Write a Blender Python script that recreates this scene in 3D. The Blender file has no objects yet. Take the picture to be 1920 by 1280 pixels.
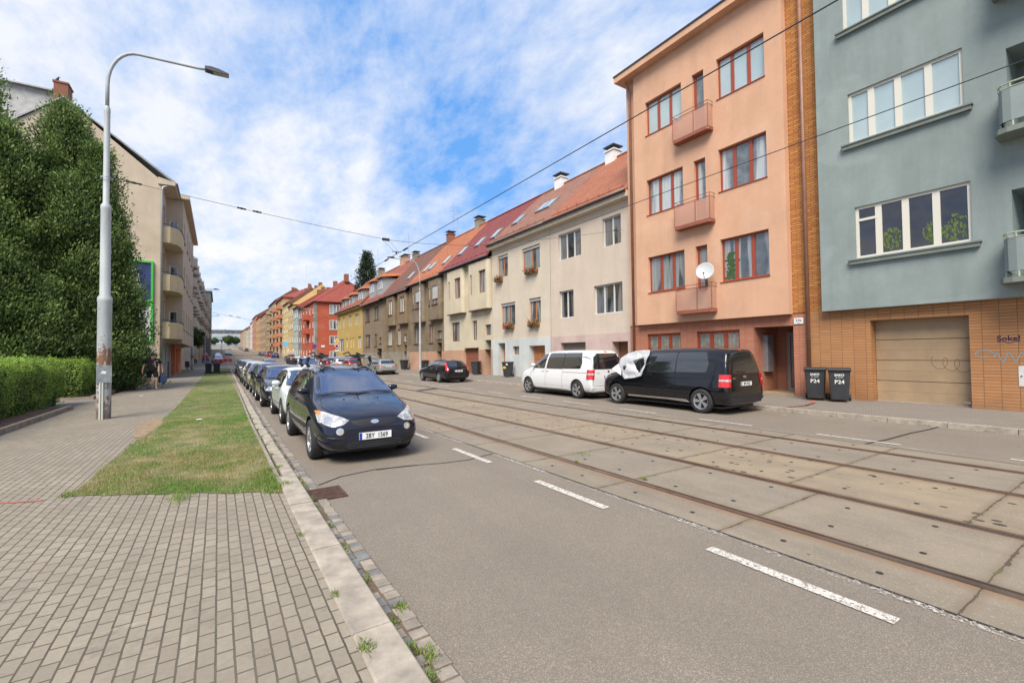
import bpy, bmesh, math, random
import numpy as np
from mathutils import Vector, Matrix, noise
from mathutils.bvhtree import BVHTree
R = math.radians
S = bpy.context.scene
COL = S.collection
random.seed(7)
# ---------------------------------------------------------------- camera, sky, sun
cam = bpy.data.objects.new('camera', bpy.data.cameras.new('camera')); COL.objects.link(cam)
cam.data.sensor_width = 36; cam.data.lens = 848 / 1920 * 36
cam.data.clip_end = 3000; cam.data.clip_start = .05
_y, _p, _r = R(33), R(1.5), R(.65)
_f = Vector((math.sin(_y) * math.cos(_p), math.cos(_y) * math.cos(_p), math.sin(_p)))
_t = Vector((math.cos(_y), -math.sin(_y), 0)); _u = _t.cross(_f)
_a = _t * math.cos(_r) - _u * math.sin(_r); _b = _u * math.cos(_r) + _t * math.sin(_r)
cam.matrix_world = Matrix(((_a.x, _b.x, -_f.x, 0), (_a.y, _b.y, -_f.y, 0), (_a.z, _b.z, -_f.z, 1.65), (0, 0, 0, 1)))
S.camera = cam
SUNDIR = Vector((-.46, -.44, .77)).normalized()
sun = bpy.data.objects.new('sun', bpy.data.lights.new('sun', 'SUN')); COL.objects.link(sun)
sun.data.energy = 3.3; sun.data.angle = R(36); sun.data.color = (1, .91, .79)
sun.rotation_euler = SUNDIR.to_track_quat('Z', 'Y').to_euler()
S.view_settings.view_transform = 'Standard'; S.view_settings.look = 'None'
S.view_settings.exposure = .9; S.view_settings.gamma = 1
W = bpy.data.worlds.new('World'); S.world = W; W.use_nodes = True

class NT:
    """tiny node helper"""
    def __init__(s, tree): s.t = tree; s.n = tree.nodes; s.l = tree.links
    def new(s, typ, ins=None, **kw):
        n = s.n.new(typ)
        for k, v in kw.items(): setattr(n, k, v)
        for k, v in (ins or {}).items():
            if hasattr(v, 'is_output'): s.l.new(v, n.inputs[k])
            else: n.inputs[k].default_value = v
        return n
    def noise(s, vec, scale, detail=4, rough=.55, dist=0):
        return s.new('ShaderNodeTexNoise', {'Vector': vec, 'Scale': scale, 'Detail': detail, 'Roughness': rough, 'Distortion': dist}).outputs['Fac']
    def ramp(s, fac, a, b, c0=(0, 0, 0, 1), c1=(1, 1, 1, 1)):
        n = s.new('ShaderNodeValToRGB', {'Fac': fac}); e = n.color_ramp.elements
        e[0].position = a; e[1].position = b; e[0].color = c0; e[1].color = c1
        return n.outputs['Color']
    def math(s, op, a, b=0.0, c=None, clamp=False):
        n = s.new('ShaderNodeMath', {0: a, 1: b}, operation=op, use_clamp=clamp)
        if c is not None:
            if hasattr(c, 'is_output'): s.l.new(c, n.inputs[2])
            else: n.inputs[2].default_value = c
        return n.outputs[0]
    def mix(s, f, a, b, blend='MIX'):
        n = s.new('ShaderNodeMixRGB', {'Fac': f, 'Color1': a, 'Color2': b}, blend_type=blend)
        return n.outputs[0]
    def mapping(s, vec, scale=(1, 1, 1), rot=(0, 0, 0), loc=(0, 0, 0)):
        return s.new('ShaderNodeMapping', {'Vector': vec, 'Scale': scale, 'Rotation': rot, 'Location': loc}).outputs[0]

def sky_world():
    q = NT(W.node_tree); q.n.clear()
    tc = q.new('ShaderNodeTexCoord').outputs['Generated']
    sky = q.new('ShaderNodeTexSky', sky_type='NISHITA', sun_disc=False, sun_elevation=math.asin(SUNDIR.z), sun_rotation=math.atan2(SUNDIR.x, SUNDIR.y), air_density=1.0, dust_density=.6, ozone_density=2.0)
    sep = q.new('ShaderNodeSeparateXYZ', {0: tc})
    zz = q.math('ADD', q.math('MAXIMUM', sep.outputs[2], 0.0), .30)
    px = q.math('DIVIDE', sep.outputs[0], zz); py = q.math('DIVIDE', sep.outputs[1], zz)
    P = q.new('ShaderNodeCombineXYZ', {0: px, 1: py, 2: 0.0}).outputs[0]
    M = q.mapping(P, (1.0, .75, 1), (0, 0, R(35)), (3.1, 1.7, 0))
    n1 = q.noise(M, 2.0, 5, .6, .3)
    n2 = q.noise(q.mapping(P, (1.0, .62, 1), (0, 0, R(28)), (7.3, 2.7, 0)), 7.0, 10, .66, .12)
    cov = q.math('ADD', q.math('MULTIPLY', n1, .40), q.math('MULTIPLY', n2, .60))
    # less cloud over the middle of the street, more to the left
    def lobe(d, k, amp):
        dot = q.new('ShaderNodeVectorMath', {0: tc, 1: Vector(d).normalized()}, operation='DOT_PRODUCT').outputs['Value']
        return q.math('MULTIPLY', q.math('EXPONENT', q.math('MULTIPLY', q.math('SUBTRACT', dot, 1.0), k)), amp)
    for d, k, a in SKYLOBES: cov = q.math('ADD', cov, lobe(d, k, a))
    mask = q.ramp(cov, .34, .67)
    # white-blue haze near the horizon
    hz = q.math('POWER', q.math('SUBTRACT', 1.0, q.math('MAXIMUM', sep.outputs[2], 0.0), clamp=True), 9.0)
    blue = q.mix(.8, q.new('ShaderNodeHueSaturation', {'Saturation': 1.25, 'Value': 1.35, 'Color': sky.outputs[0]}).outputs[0], (.85, 2.3, 5.1, 1))
    blue = q.mix(q.math('MULTIPLY', hz, .7), blue, (3.6, 4.8, 5.6, 1))
    shade = q.ramp(q.noise(q.mapping(P, (1, .6, 1), (0, 0, R(20))), 2.2, 6, .6), .3, .7, (4.4, 4.7, 5.3, 1), (5.7, 5.65, 5.7, 1))
    c = q.mix(mask, blue, shade)
    hs = q.math('MULTIPLY', q.math('LESS_THAN', sep.outputs[2], -.02), .8)
    c = q.mix(hs, c, (1.8, 1.7, 1.6, 1))
    bg = q.new('ShaderNodeBackground', {'Color': c, 'Strength': .10})
    out = q.new('ShaderNodeOutputWorld', {'Surface': bg.outputs[0]})
def pixdir(u, v): return tuple(_a * ((u - 960) / 848) - _b * ((v - 640) / 848) + _f)
# directions (in the world) of the sky's open blue patches and of its cloud banks
SKYLOBES = [((.25, .87, .56), 28, -.11), ((.45, .85, .40), 60, -.10), ((.02, .84, .62), 90, -.10), ((-.16, 1, .14), 60, -.10),
            ((-.35, .9, .45), 12, .20), ((.2, 1, .22), 22, .10), ((.5, .7, .55), 60, .05), ((.68, .6, .6), 30, .04)]
sky_world()

# ---------------------------------------------------------------- object helpers
def link(o, parent=None):
    COL.objects.link(o)
    if parent is not None: o.parent = parent
    return o
def tag(o, label=None, cat=None, group=None, kind=None):
    if label: o['label'] = label
    if cat: o['category'] = cat
    if group: o['group'] = group
    if kind: o['kind'] = kind
    return o
def empty(name, loc=(0, 0, 0), label=None, cat=None, group=None, rz=0):
    o = bpy.data.objects.new(name, None); o.location = loc; o.rotation_euler.z = rz
    o.empty_display_size = .2
    link(o); return tag(o, label, cat, group)
def base(parent):
    """offset from world coordinates to the (unrotated) frame of parent"""
    v = Vector((0, 0, 0))
    while parent is not None: v += parent.location; parent = parent.parent
    return v
class MB:
    def __init__(s): s.v = []; s.f = []; s.mi = []; s.cur = 0
    def add(s, vs, fs):
        n = len(s.v); s.v += [tuple(v) for v in vs]
        for f in fs: s.f.append([n + i for i in f]); s.mi.append(s.cur)
        return s
    def quad(s, a, b, c, d): return s.add([a, b, c, d], [(0, 1, 2, 3)])
    def box(s, x0, x1, y0, y1, z0, z1):
        vs = [(x, y, z) for x in (x0, x1) for y in (y0, y1) for z in (z0, z1)]
        return s.add(vs, [(0, 1, 3, 2), (4, 6, 7, 5), (0, 4, 5, 1), (2, 3, 7, 6), (0, 2, 6, 4), (1, 5, 7, 3)])
    def prism(s, poly, fn, d0, d1):
        """poly of 2D points, fn(a,b,d)->3D"""
        n = len(poly); vs = [fn(a, b, d0) for a, b in poly] + [fn(a, b, d1) for a, b in poly]
        fs = [tuple(range(n)), tuple(range(2 * n - 1, n - 1, -1))] + [(i, n + i, n + (i + 1) % n, (i + 1) % n) for i in range(n)]
        return s.add(vs, fs)
    def tube(s, pts, r, n=8, caps=True):
        pts = [Vector(p) for p in pts]; rs = r if isinstance(r, (list, tuple)) else [r] * len(pts)
        vs = []; prev = None
        for i, p in enumerate(pts):
            d = (pts[min(i + 1, len(pts) - 1)] - pts[max(i - 1, 0)]).normalized()
            if prev is None:
                a = d.orthogonal().normalized()
            else:
                a = (prev - d * prev.dot(d)).normalized()
            prev = a; b = d.cross(a)
            for k in range(n):
                t = 2 * math.pi * k / n; vs.append(p + (a * math.cos(t) + b * math.sin(t)) * rs[i])
        fs = [(i * n + k, i * n + (k + 1) % n, (i + 1) * n + (k + 1) % n, (i + 1) * n + k) for i in range(len(pts) - 1) for k in range(n)]
        if caps: fs += [tuple(range(n - 1, -1, -1)), tuple(range((len(pts) - 1) * n, len(pts) * n))]
        return s.add(vs, fs)
    def lathe(s, prof, fn=lambda r, t, h: (r * math.cos(t), r * math.sin(t), h), n=24, t0=0, t1=2 * math.pi):
        full = abs(t1 - t0 - 2 * math.pi) < 1e-6; m = n if full else n + 1
        vs = [fn(r, t0 + (t1 - t0) * k / n, h) for r, h in prof for k in range(m)]
        fs = []
        for i in range(len(prof) - 1):
            for k in range(n):
                k2 = (k + 1) % m; fs.append((i * m + k, i * m + k2, (i + 1) * m + k2, (i + 1) * m + k))
        return s.add(vs, fs)
    def build(s, name, mat=None, parent=None, smooth=False, local=False, label=None, cat=None, group=None, kind=None, fix=True, origin=None):
        me = bpy.data.meshes.new(name)
        b = Vector((0, 0, 0)) if local else base(parent)
        if origin is not None: b = b + Vector(origin)
        vs = np.array(s.v, dtype=float).reshape(-1, 3) - np.array(b)
        me.from_pydata(vs.tolist(), [], s.f)
        mats = mat if isinstance(mat, (list, tuple)) else [mat]
        for m in mats:
            if m is not None: me.materials.append(m)
        if len(mats) > 1: me.polygons.foreach_set('material_index', s.mi)
        if fix:
            bm = bmesh.new(); bm.from_mesh(me); bmesh.ops.recalc_face_normals(bm, faces=bm.faces); bm.to_mesh(me); bm.free()
        if smooth: me.polygons.foreach_set('use_smooth', [True] * len(me.polygons))
        if smooth == 'auto':
            me.set_sharp_from_angle(angle=R(35))
        me.update()
        o = bpy.data.objects.new(name, me); link(o, parent)
        if origin is not None: o.location = origin
        return tag(o, label, cat, group, kind)
def copy_tree(o, parent=None):
    c = o.copy(); COL.objects.link(c); c.parent = parent
    for ch in o.children: copy_tree(ch, c)
    return c
def text_mesh(name, txt, mat, parent, loc, rot, size, depth=.002, sx=1.0, align='CENTER', bold=0.0, label=None, cat=None, world=False):
    cu = bpy.data.curves.new(name, 'FONT'); cu.body = txt; cu.size = size; cu.align_x = align; cu.align_y = 'CENTER'
    cu.extrude = depth; cu.offset = bold; cu.resolution_u = 3
    tmp = bpy.data.objects.new('tmp', cu); COL.objects.link(tmp)
    dg = bpy.context.evaluated_depsgraph_get(); me = bpy.data.meshes.new_from_object(tmp.evaluated_get(dg))
    bpy.data.objects.remove(tmp)
    me.materials.clear(); me.materials.append(mat)
    M = Matrix.Translation(Vector(loc)) @ rot.to_4x4() @ Matrix.Diagonal((sx, 1, 1, 1))
    me.transform(M); me.name = name
    if world and parent is not None: me.transform(Matrix.Translation(-base(parent)))
    if parent is None:
        c = Vector(loc); me.transform(Matrix.Translation(-c))
        o = bpy.data.objects.new(name, me); o.location = c
    else: o = bpy.data.objects.new(name, me)
    link(o, parent); return tag(o, label, cat)
def rot_face(n, up=(0, 0, 1)):
    """rotation whose Z is n and Y is up"""
    z = Vector(n).normalized(); y = Vector(up); y = (y - z * y.dot(z)).normalized(); x = y.cross(z)
    return Matrix((x, y, z)).transposed()
def gz(y):
    P = [(-60, 0), (60, 0), (134, 1.25), (221, 2.9), (289, 5.2), (500, 11.5), (900, 18)]
    for (a, za), (b, zb) in zip(P, P[1:]):
        if y <= b:
            t = max(0, (y - a) / (b - a)); return za + (zb - za) * t
    return P[-1][1]
def nz(x, y, z=0, s=1.0): return noise.noise(Vector((x * s, y * s, z * s)))

# ---------------------------------------------------------------- materials
def mat(name, col, rough=.6, metal=0.0, spec=.5, coat=0.0, var=0.0, vscale=3.0, bump=0.0, bscale=60.0, emit=None, var2=None, alpha=None, streak=0.0):
    m = bpy.data.materials.new(name); m.use_nodes = True; q = NT(m.node_tree)
    b = q.n['Principled BSDF']; c = tuple(col) + (1,)
    b.inputs['Base Color'].default_value = c; b.inputs['Roughness'].default_value = rough; b.inputs['Metallic'].default_value = metal
    b.inputs['Specular IOR Level'].default_value = spec; b.inputs['Coat Weight'].default_value = coat; b.inputs['Coat Roughness'].default_value = .04
    if var or bump or streak: P = q.new('ShaderNodeNewGeometry').outputs['Position']
    cur = None
    if var:
        v2 = tuple(var2) + (1,) if var2 else tuple(max(0, x * (1 - var)) for x in col) + (1,)
        v1 = c if var2 else tuple(min(1, x * (1 + var * .6)) for x in col) + (1,)
        cur = q.mix(q.ramp(q.noise(P, vscale, 6, .6), .33, .67), v2, v1)
    if streak:
        s1 = q.ramp(q.noise(q.mapping(P, (1.2, 1.2, .16)), 1.6, 5, .65), .45, .75)
        cur = q.mix(q.math('MULTIPLY', s1, streak), cur or c, tuple(x * .62 for x in col) + (1,))
    if streak:
        cur = q.mix(q.math('MULTIPLY', q.ramp(q.noise(P, 7, 6, .7), .42, .68), .16), cur, tuple(x * .72 for x in col) + (1,))
        cur = q.mix(q.math('MULTIPLY', q.ramp(q.noise(q.mapping(P, (.5, .5, .8), (0, 0, 0), (5, 3, 1)), .8, 2, .4), .60, .63), .035), cur, (.9, .88, .82, 1))
    if cur: q.l.new(cur, b.inputs['Base Color'])
    if bump:
        bn = q.new('ShaderNodeBump', {'Strength': bump, 'Distance': .01, 'Height': q.noise(P, bscale, 3, .6)})
        q.l.new(bn.outputs[0], b.inputs['Normal'])
    if emit: b.inputs['Emission Color'].default_value = tuple(emit) + (1,); b.inputs['Emission Strength'].default_value = 1.0
    return m
def stucco(name, col, var=.16, streak=.35): return mat(name, col, .9, spec=.2, var=var, vscale=.9, bump=.35, bscale=90, streak=streak)
def paint(name, col, metal=0.0, rough=.32):
    return mat(name, col, rough, metal=metal, spec=.12 if sum(col) < .3 else .4, coat=1.0)
def glass(name, col, rough=.04, var=.6, scale=1.3, spec=.9):
    m = mat(name, col, rough, spec=spec, coat=.6); q = NT(m.node_tree); P = q.new('ShaderNodeNewGeometry').outputs['Position']
    folds = q.ramp(q.noise(q.mapping(P, (9, 9, .25)), 2.0, 3, .6), .3, .7, tuple(min(1, x * 1.5 + .05) for x in col) + (1,), tuple(min(1, x * 2.4 + .16) for x in col) + (1,))
    dark = q.ramp(q.noise(P, 2.5, 4, .6), .3, .7, tuple(x * .35 for x in col) + (1,), tuple(x * 1.05 for x in col) + (1,))
    k = q.ramp(q.noise(q.mapping(P, (1.3, 1.3, .12)), scale, 2, .4), .56 - var * .12, .60 - var * .12)
    q.l.new(q.mix(q.math('MULTIPLY', k, .8), dark, folds), q.n['Principled BSDF'].inputs['Base Color']); return m
def brick_mat(name, c1, c2, mortar, bw, bh, ms=.012, axis='YZ', bump=.4, var=.25, offset=.5, rough=.85, extra=None, bias=0.0):
    m = bpy.data.materials.new(name); m.use_nodes = True; q = NT(m.node_tree); b = q.n['Principled BSDF']
    P = q.new('ShaderNodeNewGeometry').outputs['Position']; sp = q.new('ShaderNodeSeparateXYZ', {0: P})
    ax = {'Y': sp.outputs[1], 'Z': sp.outputs[2], 'X': sp.outputs[0]}
    if axis == 'WZ': u = q.math('ADD', ax['X'], ax['Y']); v = ax['Z']
    else: u = ax[axis[0]]; v = ax[axis[1]]
    V = q.new('ShaderNodeCombineXYZ', {0: u, 1: v, 2: 0.0}).outputs[0]
    wob = q.new('ShaderNodeMixRGB', {'Fac': 0.008, 'Color1': V, 'Color2': q.new('ShaderNodeTexNoise', {'Vector': P, 'Scale': 9.0}).outputs['Color']}, blend_type='ADD').outputs[0]
    bt = q.new('ShaderNodeTexBrick', {'Vector': wob, 'Color1': c1 + (1,), 'Color2': c2 + (1,), 'Mortar': mortar + (1,), 'Scale': 1.0, 'Mortar Size': ms, 'Mortar Smooth': .15, 'Bias': bias, 'Brick Width': bw, 'Row Height': bh}, offset=offset)
    n = q.noise(P, .9, 6, .65); fine = q.noise(P, 30.0, 4, .7)
    c = q.mix(q.math('MULTIPLY', q.ramp(n, .35, .7), var), bt.outputs['Color'], tuple(x * .55 for x in c1) + (1,))
    c = q.mix(q.math('MULTIPLY', q.ramp(fine, .4, .62), var * .8), c, tuple(x * .66 for x in c2) + (1,))
    if extra: c = extra(q, c, P, sp, bt)
    q.l.new(c, b.inputs['Base Color']); b.inputs['Roughness'].default_value = rough; b.inputs['Specular IOR Level'].default_value = .25
    h = q.math('ADD', q.math('MULTIPLY', bt.outputs['Fac'], -1.0), q.math('MULTIPLY', fine, .35))
    q.l.new(q.new('ShaderNodeBump', {'Strength': bump, 'Distance': .006, 'Height': h}).outputs[0], b.inputs['Normal'])
    return m
def roof_tile(name, c1, c2, axis='Y', pitch=.24, row=.30, worn=None):
    """rows follow height, columns follow the length of the eave"""
    m = bpy.data.materials.new(name); m.use_nodes = True; q = NT(m.node_tree); b = q.n['Principled BSDF']
    P = q.new('ShaderNodeNewGeometry').outputs['Position']; sp = q.new('ShaderNodeSeparateXYZ', {0: P})
    u = sp.outputs[1] if axis == 'Y' else sp.outputs[0]; v = sp.outputs[2]
    V = q.new('ShaderNodeCombineXYZ', {0: u, 1: v, 2: 0.0}).outputs[0]
    bt = q.new('ShaderNodeTexBrick', {'Vector': V, 'Color1': c1 + (1,), 'Color2': c2 + (1,), 'Mortar': tuple(x * .28 for x in c1) + (1,), 'Scale': 1.0, 'Mortar Size': .03, 'Mortar Smooth': .8, 'Brick Width': pitch, 'Row Height': row * .7}, offset=0.0)
    saw = q.math('FRACT', q.math('DIVIDE', v, row * .7))
    wav = q.math('SINE', q.math('MULTIPLY', u, 2 * math.pi / pitch))
    c = bt.outputs['Color']
    if worn: c = q.mix(q.math('MULTIPLY', q.ramp(q.noise(P, 2.3, 7, .7), .45, .62), .75), c, tuple(worn) + (1,))
    c = q.mix(q.math('MULTIPLY', q.ramp(q.noise(P, 1.1, 6, .7), .42, .68), .45), c, tuple(x * .55 for x in c2) + (1,))
    q.l.new(c, b.inputs['Base Color']); b.inputs['Roughness'].default_value = .75
    h = q.math('ADD', q.math('MULTIPLY', saw, -.7), q.math('MULTIPLY', wav, .35))
    q.l.new(q.new('ShaderNodeBump', {'Strength': .9, 'Distance': .05, 'Height': h}).outputs[0], b.inputs['Normal'])
    return m
def leaf_mat(name, c1, c2):
    m = bpy.data.materials.new(name); m.use_nodes = True; q = NT(m.node_tree); b = q.n['Principled BSDF']
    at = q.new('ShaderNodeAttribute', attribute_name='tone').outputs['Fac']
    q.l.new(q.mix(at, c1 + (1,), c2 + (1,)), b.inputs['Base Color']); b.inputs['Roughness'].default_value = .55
    b.inputs['Specular IOR Level'].default_value = .3
    tr = q.new('ShaderNodeBsdfTranslucent', {'Color': q.mix(at, tuple(x * 1.2 for x in c1) + (1,), tuple(x * 1.3 for x in c2) + (1,))})
    mx = q.new('ShaderNodeMixShader', {0: .22, 1: b.outputs[0], 2: tr.outputs[0]})
    q.l.new(mx.outputs[0], q.n['Material Output'].inputs[0]); return m
M = {}
M['white'] = mat('white_paint', (.72, .72, .70), .5, var=.06)
M['black'] = mat('black_plastic', (.018, .018, .02), .5, var=.3)
M['rubber'] = mat('tyre_rubber', (.022, .022, .023), .8, var=.25, vscale=9)
M['gunmetal'] = mat('dark_metal', (.09, .09, .1), .45, metal=.6)
M['zinc'] = mat('zinc_sheet', (.32, .33, .34), .5, metal=.6, var=.2)
M['alloy'] = mat('alloy_wheel', (.55, .56, .58), .3, metal=.85)
M['chrome'] = mat('chrome', (.75, .75, .77), .12, metal=1)
M['windglass'] = mat('windscreen_glass', (.26, .29, .38), .01, metal=1.0, spec=1.0)
M['darkglass'] = mat('car_glass', (.012, .015, .018), .03, spec=1.0, coat=1.0)
M['plate'] = mat('number_plate', (.7, .72, .72), .4)
M['plateblue'] = mat('plate_blue', (.01, .05, .35), .4)
M['ink'] = mat('black_ink', (.01, .01, .012), .5)
M['redlamp'] = mat('red_lens', (.55, .012, .012), .15, coat=1, var=.3, vscale=14)
M['lens'] = mat('clear_lens', (.42, .42, .40), .1, spec=.9, coat=1, var=.5, vscale=16)
M['amber'] = mat('amber_lens', (.7, .22, .05), .15, coat=1)
# ---------------------------------------------------------------- ground, road, pavements
def kx(y): return .85 + .0095 * max(0, min(y, 62) - 12)      # kerb line of the near side
def strip(name, fx0, fx1, dz, y0, y1, m, step=2.0, zf=None, **kw):
    b = MB(); n = max(1, int((y1 - y0) / step)); ys = [y0 + (y1 - y0) * i / n for i in range(n + 1)]
    g = lambda f, y: f(y) if callable(f) else f
    vs = []; fs = []
    for y in ys:
        z = gz(y) + dz
        vs += [(g(fx0, y), y, z), (g(fx1, y), y, z + (kw.get('tilt', 0)))]
    for i in range(n): fs.append((2 * i, 2 * i + 1, 2 * i + 3, 2 * i + 2))
    b.add(vs, fs); return b.build(name, m, kind='structure', fix=False)
def speck(q, P, sc, a, b2): return q.ramp(q.noise(P, sc, 2, .5), a, b2)
def ground_mat(name, base, dark, light, agg=200, rough=.88, spots=True, big=.8):
    m = bpy.data.materials.new(name); m.use_nodes = True; q = NT(m.node_tree); b = q.n['Principled BSDF']
    P = q.new('ShaderNodeNewGeometry').outputs['Position']
    c = q.mix(q.ramp(q.noise(P, .55, 7, .65), .3, .7), tuple(x * (1 - big * .28) for x in base) + (1,), tuple(x * (1 + big * .14) for x in base) + (1,))
    v = q.new('ShaderNodeTexVoronoi', {'Vector': P, 'Scale': agg}).outputs['Color']
    vs = q.new('ShaderNodeSeparateColor', {0: v}).outputs[0]
    tr = q.ramp(q.noise(q.mapping(P, (1.6, .10, 1)), 1.0, 4, .6), .40, .66); c = q.mix(q.math('MULTIPLY', tr, .42), c, tuple(x * .66 for x in base) + (1,))
    c = q.mix(q.math('MULTIPLY', q.ramp(q.noise(P, .35, 3, .5), .58, .64), .32), c, tuple(x * .6 for x in base) + (1,))
    c = q.mix(q.math('MULTIPLY', q.ramp(vs, .78, .9), .65), c, light + (1,)); c = q.mix(q.math('MULTIPLY', q.ramp(vs, .22, .1), .7), c, dark + (1,))
    c = q.mix(q.math('MULTIPLY', q.ramp(q.noise(P, 24, 5, .7), .45, .7), .35), c, tuple(x * .7 for x in base) + (1,))
    if spots:
        d = q.new('ShaderNodeTexVoronoi', {'Vector': q.mix(.03, P, q.new('ShaderNodeTexNoise', {'Vector': P, 'Scale': 12.0}).outputs['Color'], 'ADD'), 'Scale': 1.5, 'Randomness': 1.0})
        size = q.math('MULTIPLY', q.new('ShaderNodeSeparateColor', {0: d.outputs['Color']}).outputs[1], .055)
        c = q.mix(q.math('MULTIPLY', q.math('LESS_THAN', d.outputs['Distance'], size), .7), c, (.035, .033, .032, 1))
    q.l.new(c, b.inputs['Base Color']); b.inputs['Roughness'].default_value = rough; b.inputs['Specular IOR Level'].default_value = .3
    q.l.new(q.new('ShaderNodeBump', {'Strength': .5, 'Distance': .004, 'Height': q.math('ADD', q.noise(P, agg * .8, 3, .6), q.math('MULTIPLY', vs, .4))}).outputs[0], b.inputs['Normal'])
    return m
M['asphalt'] = ground_mat('worn_asphalt', (.295, .255, .208), (.12, .10, .08), (.50, .44, .36))
M['earth'] = ground_mat('grey_ground', (.17, .16, .14), (.1, .1, .09), (.25, .24, .22), agg=40, spots=False)
def slab_mat():
    m = bpy.data.materials.new('track_slabs'); m.use_nodes = True; q = NT(m.node_tree); b = q.n['Principled BSDF']
    P = q.new('ShaderNodeNewGeometry').outputs['Position']; sp = q.new('ShaderNodeSeparateXYZ', {0: P}); X, Y = sp.outputs[0], sp.outputs[1]
    wob = q.math('MULTIPLY', q.math('SUBTRACT', q.noise(P, 3.5, 4, .6), .5), .05)
    ph = q.math('MULTIPLY', q.math('GREATER_THAN', X, 5.86), .39)
    t = q.math('DIVIDE', q.math('ADD', q.math('ADD', Y, wob), q.math('SUBTRACT', .71 + 160.0, ph)), 1.6)
    fr = q.math('FRACT', t); cell = q.math('FLOOR', t)
    lane = q.math('ADD', q.math('MULTIPLY', q.math('GREATER_THAN', X, 4.43), 1.0), q.math('ADD', q.math('MULTIPLY', q.math('GREATER_THAN', X, 5.86), 1.0), q.math('ADD', q.math('MULTIPLY', q.math('GREATER_THAN', X, 7.45), 1.0), q.math('MULTIPLY', q.math('GREATER_THAN', X, 8.86), 1.0))))
    rnd = q.new('ShaderNodeTexWhiteNoise', {'Vector': q.new('ShaderNodeCombineXYZ', {0: cell, 1: lane, 2: 0.0}).outputs[0]}, noise_dimensions='3D').outputs['Value']
    grey = (.238, .205, .162, 1); sand = (.295, .235, .158, 1)
    mid = q.math('MULTIPLY', q.math('GREATER_THAN', X, 5.86), q.math('LESS_THAN', X, 7.45))
    f = q.math('ADD', q.math('MULTIPLY', rnd, .45), q.math('MULTIPLY', mid, .5), clamp=True)
    c = q.mix(f, grey, sand)
    c = q.mix(q.math('MULTIPLY', q.ramp(q.noise(P, 1.4, 7, .7), .35, .7), .55), c, (.15, .13, .105, 1)); c = q.mix(q.math('MULTIPLY', q.ramp(q.noise(q.mapping(P, (2.5, .3, 1)), 1.2, 6, .7), .45, .7), .35), c, (.12, .10, .08, 1))
    c = q.mix(q.ramp(q.noise(P, 60, 3, .7), .58, .72), c, (.36, .33, .27, 1))
    # rust beside the rails
    for rx in (4.43, 5.86, 7.45, 8.86):
        d = q.math('ABSOLUTE', q.math('SUBTRACT', X, rx))
        k = q.ramp(q.math('ADD', d, q.math('MULTIPLY', q.noise(P, 5, 5, .7), .12)), .10, .24, (1, 1, 1, 1), (0, 0, 0, 1))
        c = q.mix(q.math('MULTIPLY', k, .55), c, (.20, .10, .045, 1))
    # little dark pits, more of them between the two tracks
    sv = q.new('ShaderNodeTexVoronoi', {'Vector': q.mapping(P, (1, .75, 1)), 'Scale': 8.5, 'Randomness': 1.0}); sr = q.new('ShaderNodeSeparateColor', {0: sv.outputs['Color']})
    lim = q.math('MULTIPLY', q.math('SUBTRACT', sr.outputs[0], q.math('SUBTRACT', .86, q.math('MULTIPLY', mid, .38))), .62)
    pit = q.math('LESS_THAN', sv.outputs['Distance'], lim); c = q.mix(q.math('MULTIPLY', pit, .85), c, (.03, .026, .022, 1))
    # joints
    jd = q.math('MULTIPLY', q.math('SUBTRACT', .5, q.math('ABSOLUTE', q.math('SUBTRACT', fr, .5))), 1.6)
    jw = q.math('ADD', .005, q.math('MULTIPLY', q.ramp(q.noise(P, 7, 4, .7), .48, .7), .02))
    J = q.math('LESS_THAN', jd, jw)
    moss = q.mix(q.ramp(q.noise(P, 3.0, 3, .6), .52, .6), (.03, .024, .018, 1), (.06, .10, .02, 1))
    c = q.mix(q.math('MULTIPLY', J, .9), c, moss)
    halo = q.ramp(jd, .0, .07, (1, 1, 1, 1), (0, 0, 0, 1)); c = q.mix(q.math('MULTIPLY', halo, .45), c, (.14, .10, .065, 1))
    q.l.new(c, b.inputs['Base Color']); b.inputs['Roughness'].default_value = .8; b.inputs['Specular IOR Level'].default_value = .3
    h = q.math('ADD', q.math('MULTIPLY', q.math('MAXIMUM', J, pit), -2.0), q.noise(P, 90, 3, .6))
    q.l.new(q.new('ShaderNodeBump', {'Strength': .5, 'Distance': .006, 'Height': h}).outputs[0], b.inputs['Normal'])
    return m
M['slabs'] = slab_mat()
def paver_extra(q, c, P, sp, bt):
    st = q.ramp(q.noise(q.mapping(P, (1.2, 7, 1)), 1.3, 5, .75), .66, .76)   # pale scuffs across the bricks
    c = q.mix(q.math('MULTIPLY', st, .5), c, (.50, .48, .44, 1))
    c = q.mix(q.math('MULTIPLY', q.ramp(q.noise(P, 3.0, 6, .75), .55, .66), .35), c, (.12, .105, .09, 1)); return q.mix(q.math('MULTIPLY', q.ramp(q.noise(P, .6, 5, .6), .48, .75), .7), c, (.18, .155, .125, 1), 'MIX')
M['paver'] = brick_mat('concrete_pavers', (.305, .265, .208), (.245, .212, .165), (.055, .048, .034), .155, .083, ms=.0055, axis='YX', var=.35, extra=paver_extra, bump=.7)
M['paver2'] = brick_mat('far_pavers', (.27, .24, .205), (.23, .205, .18), (.10, .088, .07), .17, .085, ms=.009, axis='YX', var=.3)
M['kerbstone'] = mat('granite_kerb', (.35, .305, .25), .85, var=.3, vscale=6, bump=.5, bscale=160)
M['sett'] = mat('granite_setts', (.27, .235, .195), .85, var=.35, vscale=5, bump=.6, bscale=70)
M['setdark'] = mat('basalt_setts', (.17, .17, .17), .8, var=.3, vscale=7, bump=.6, bscale=70)
M['dirt'] = mat('joint_dirt', (.15, .105, .07), .95, var=.45, vscale=7, bump=.7, bscale=50)
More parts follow.
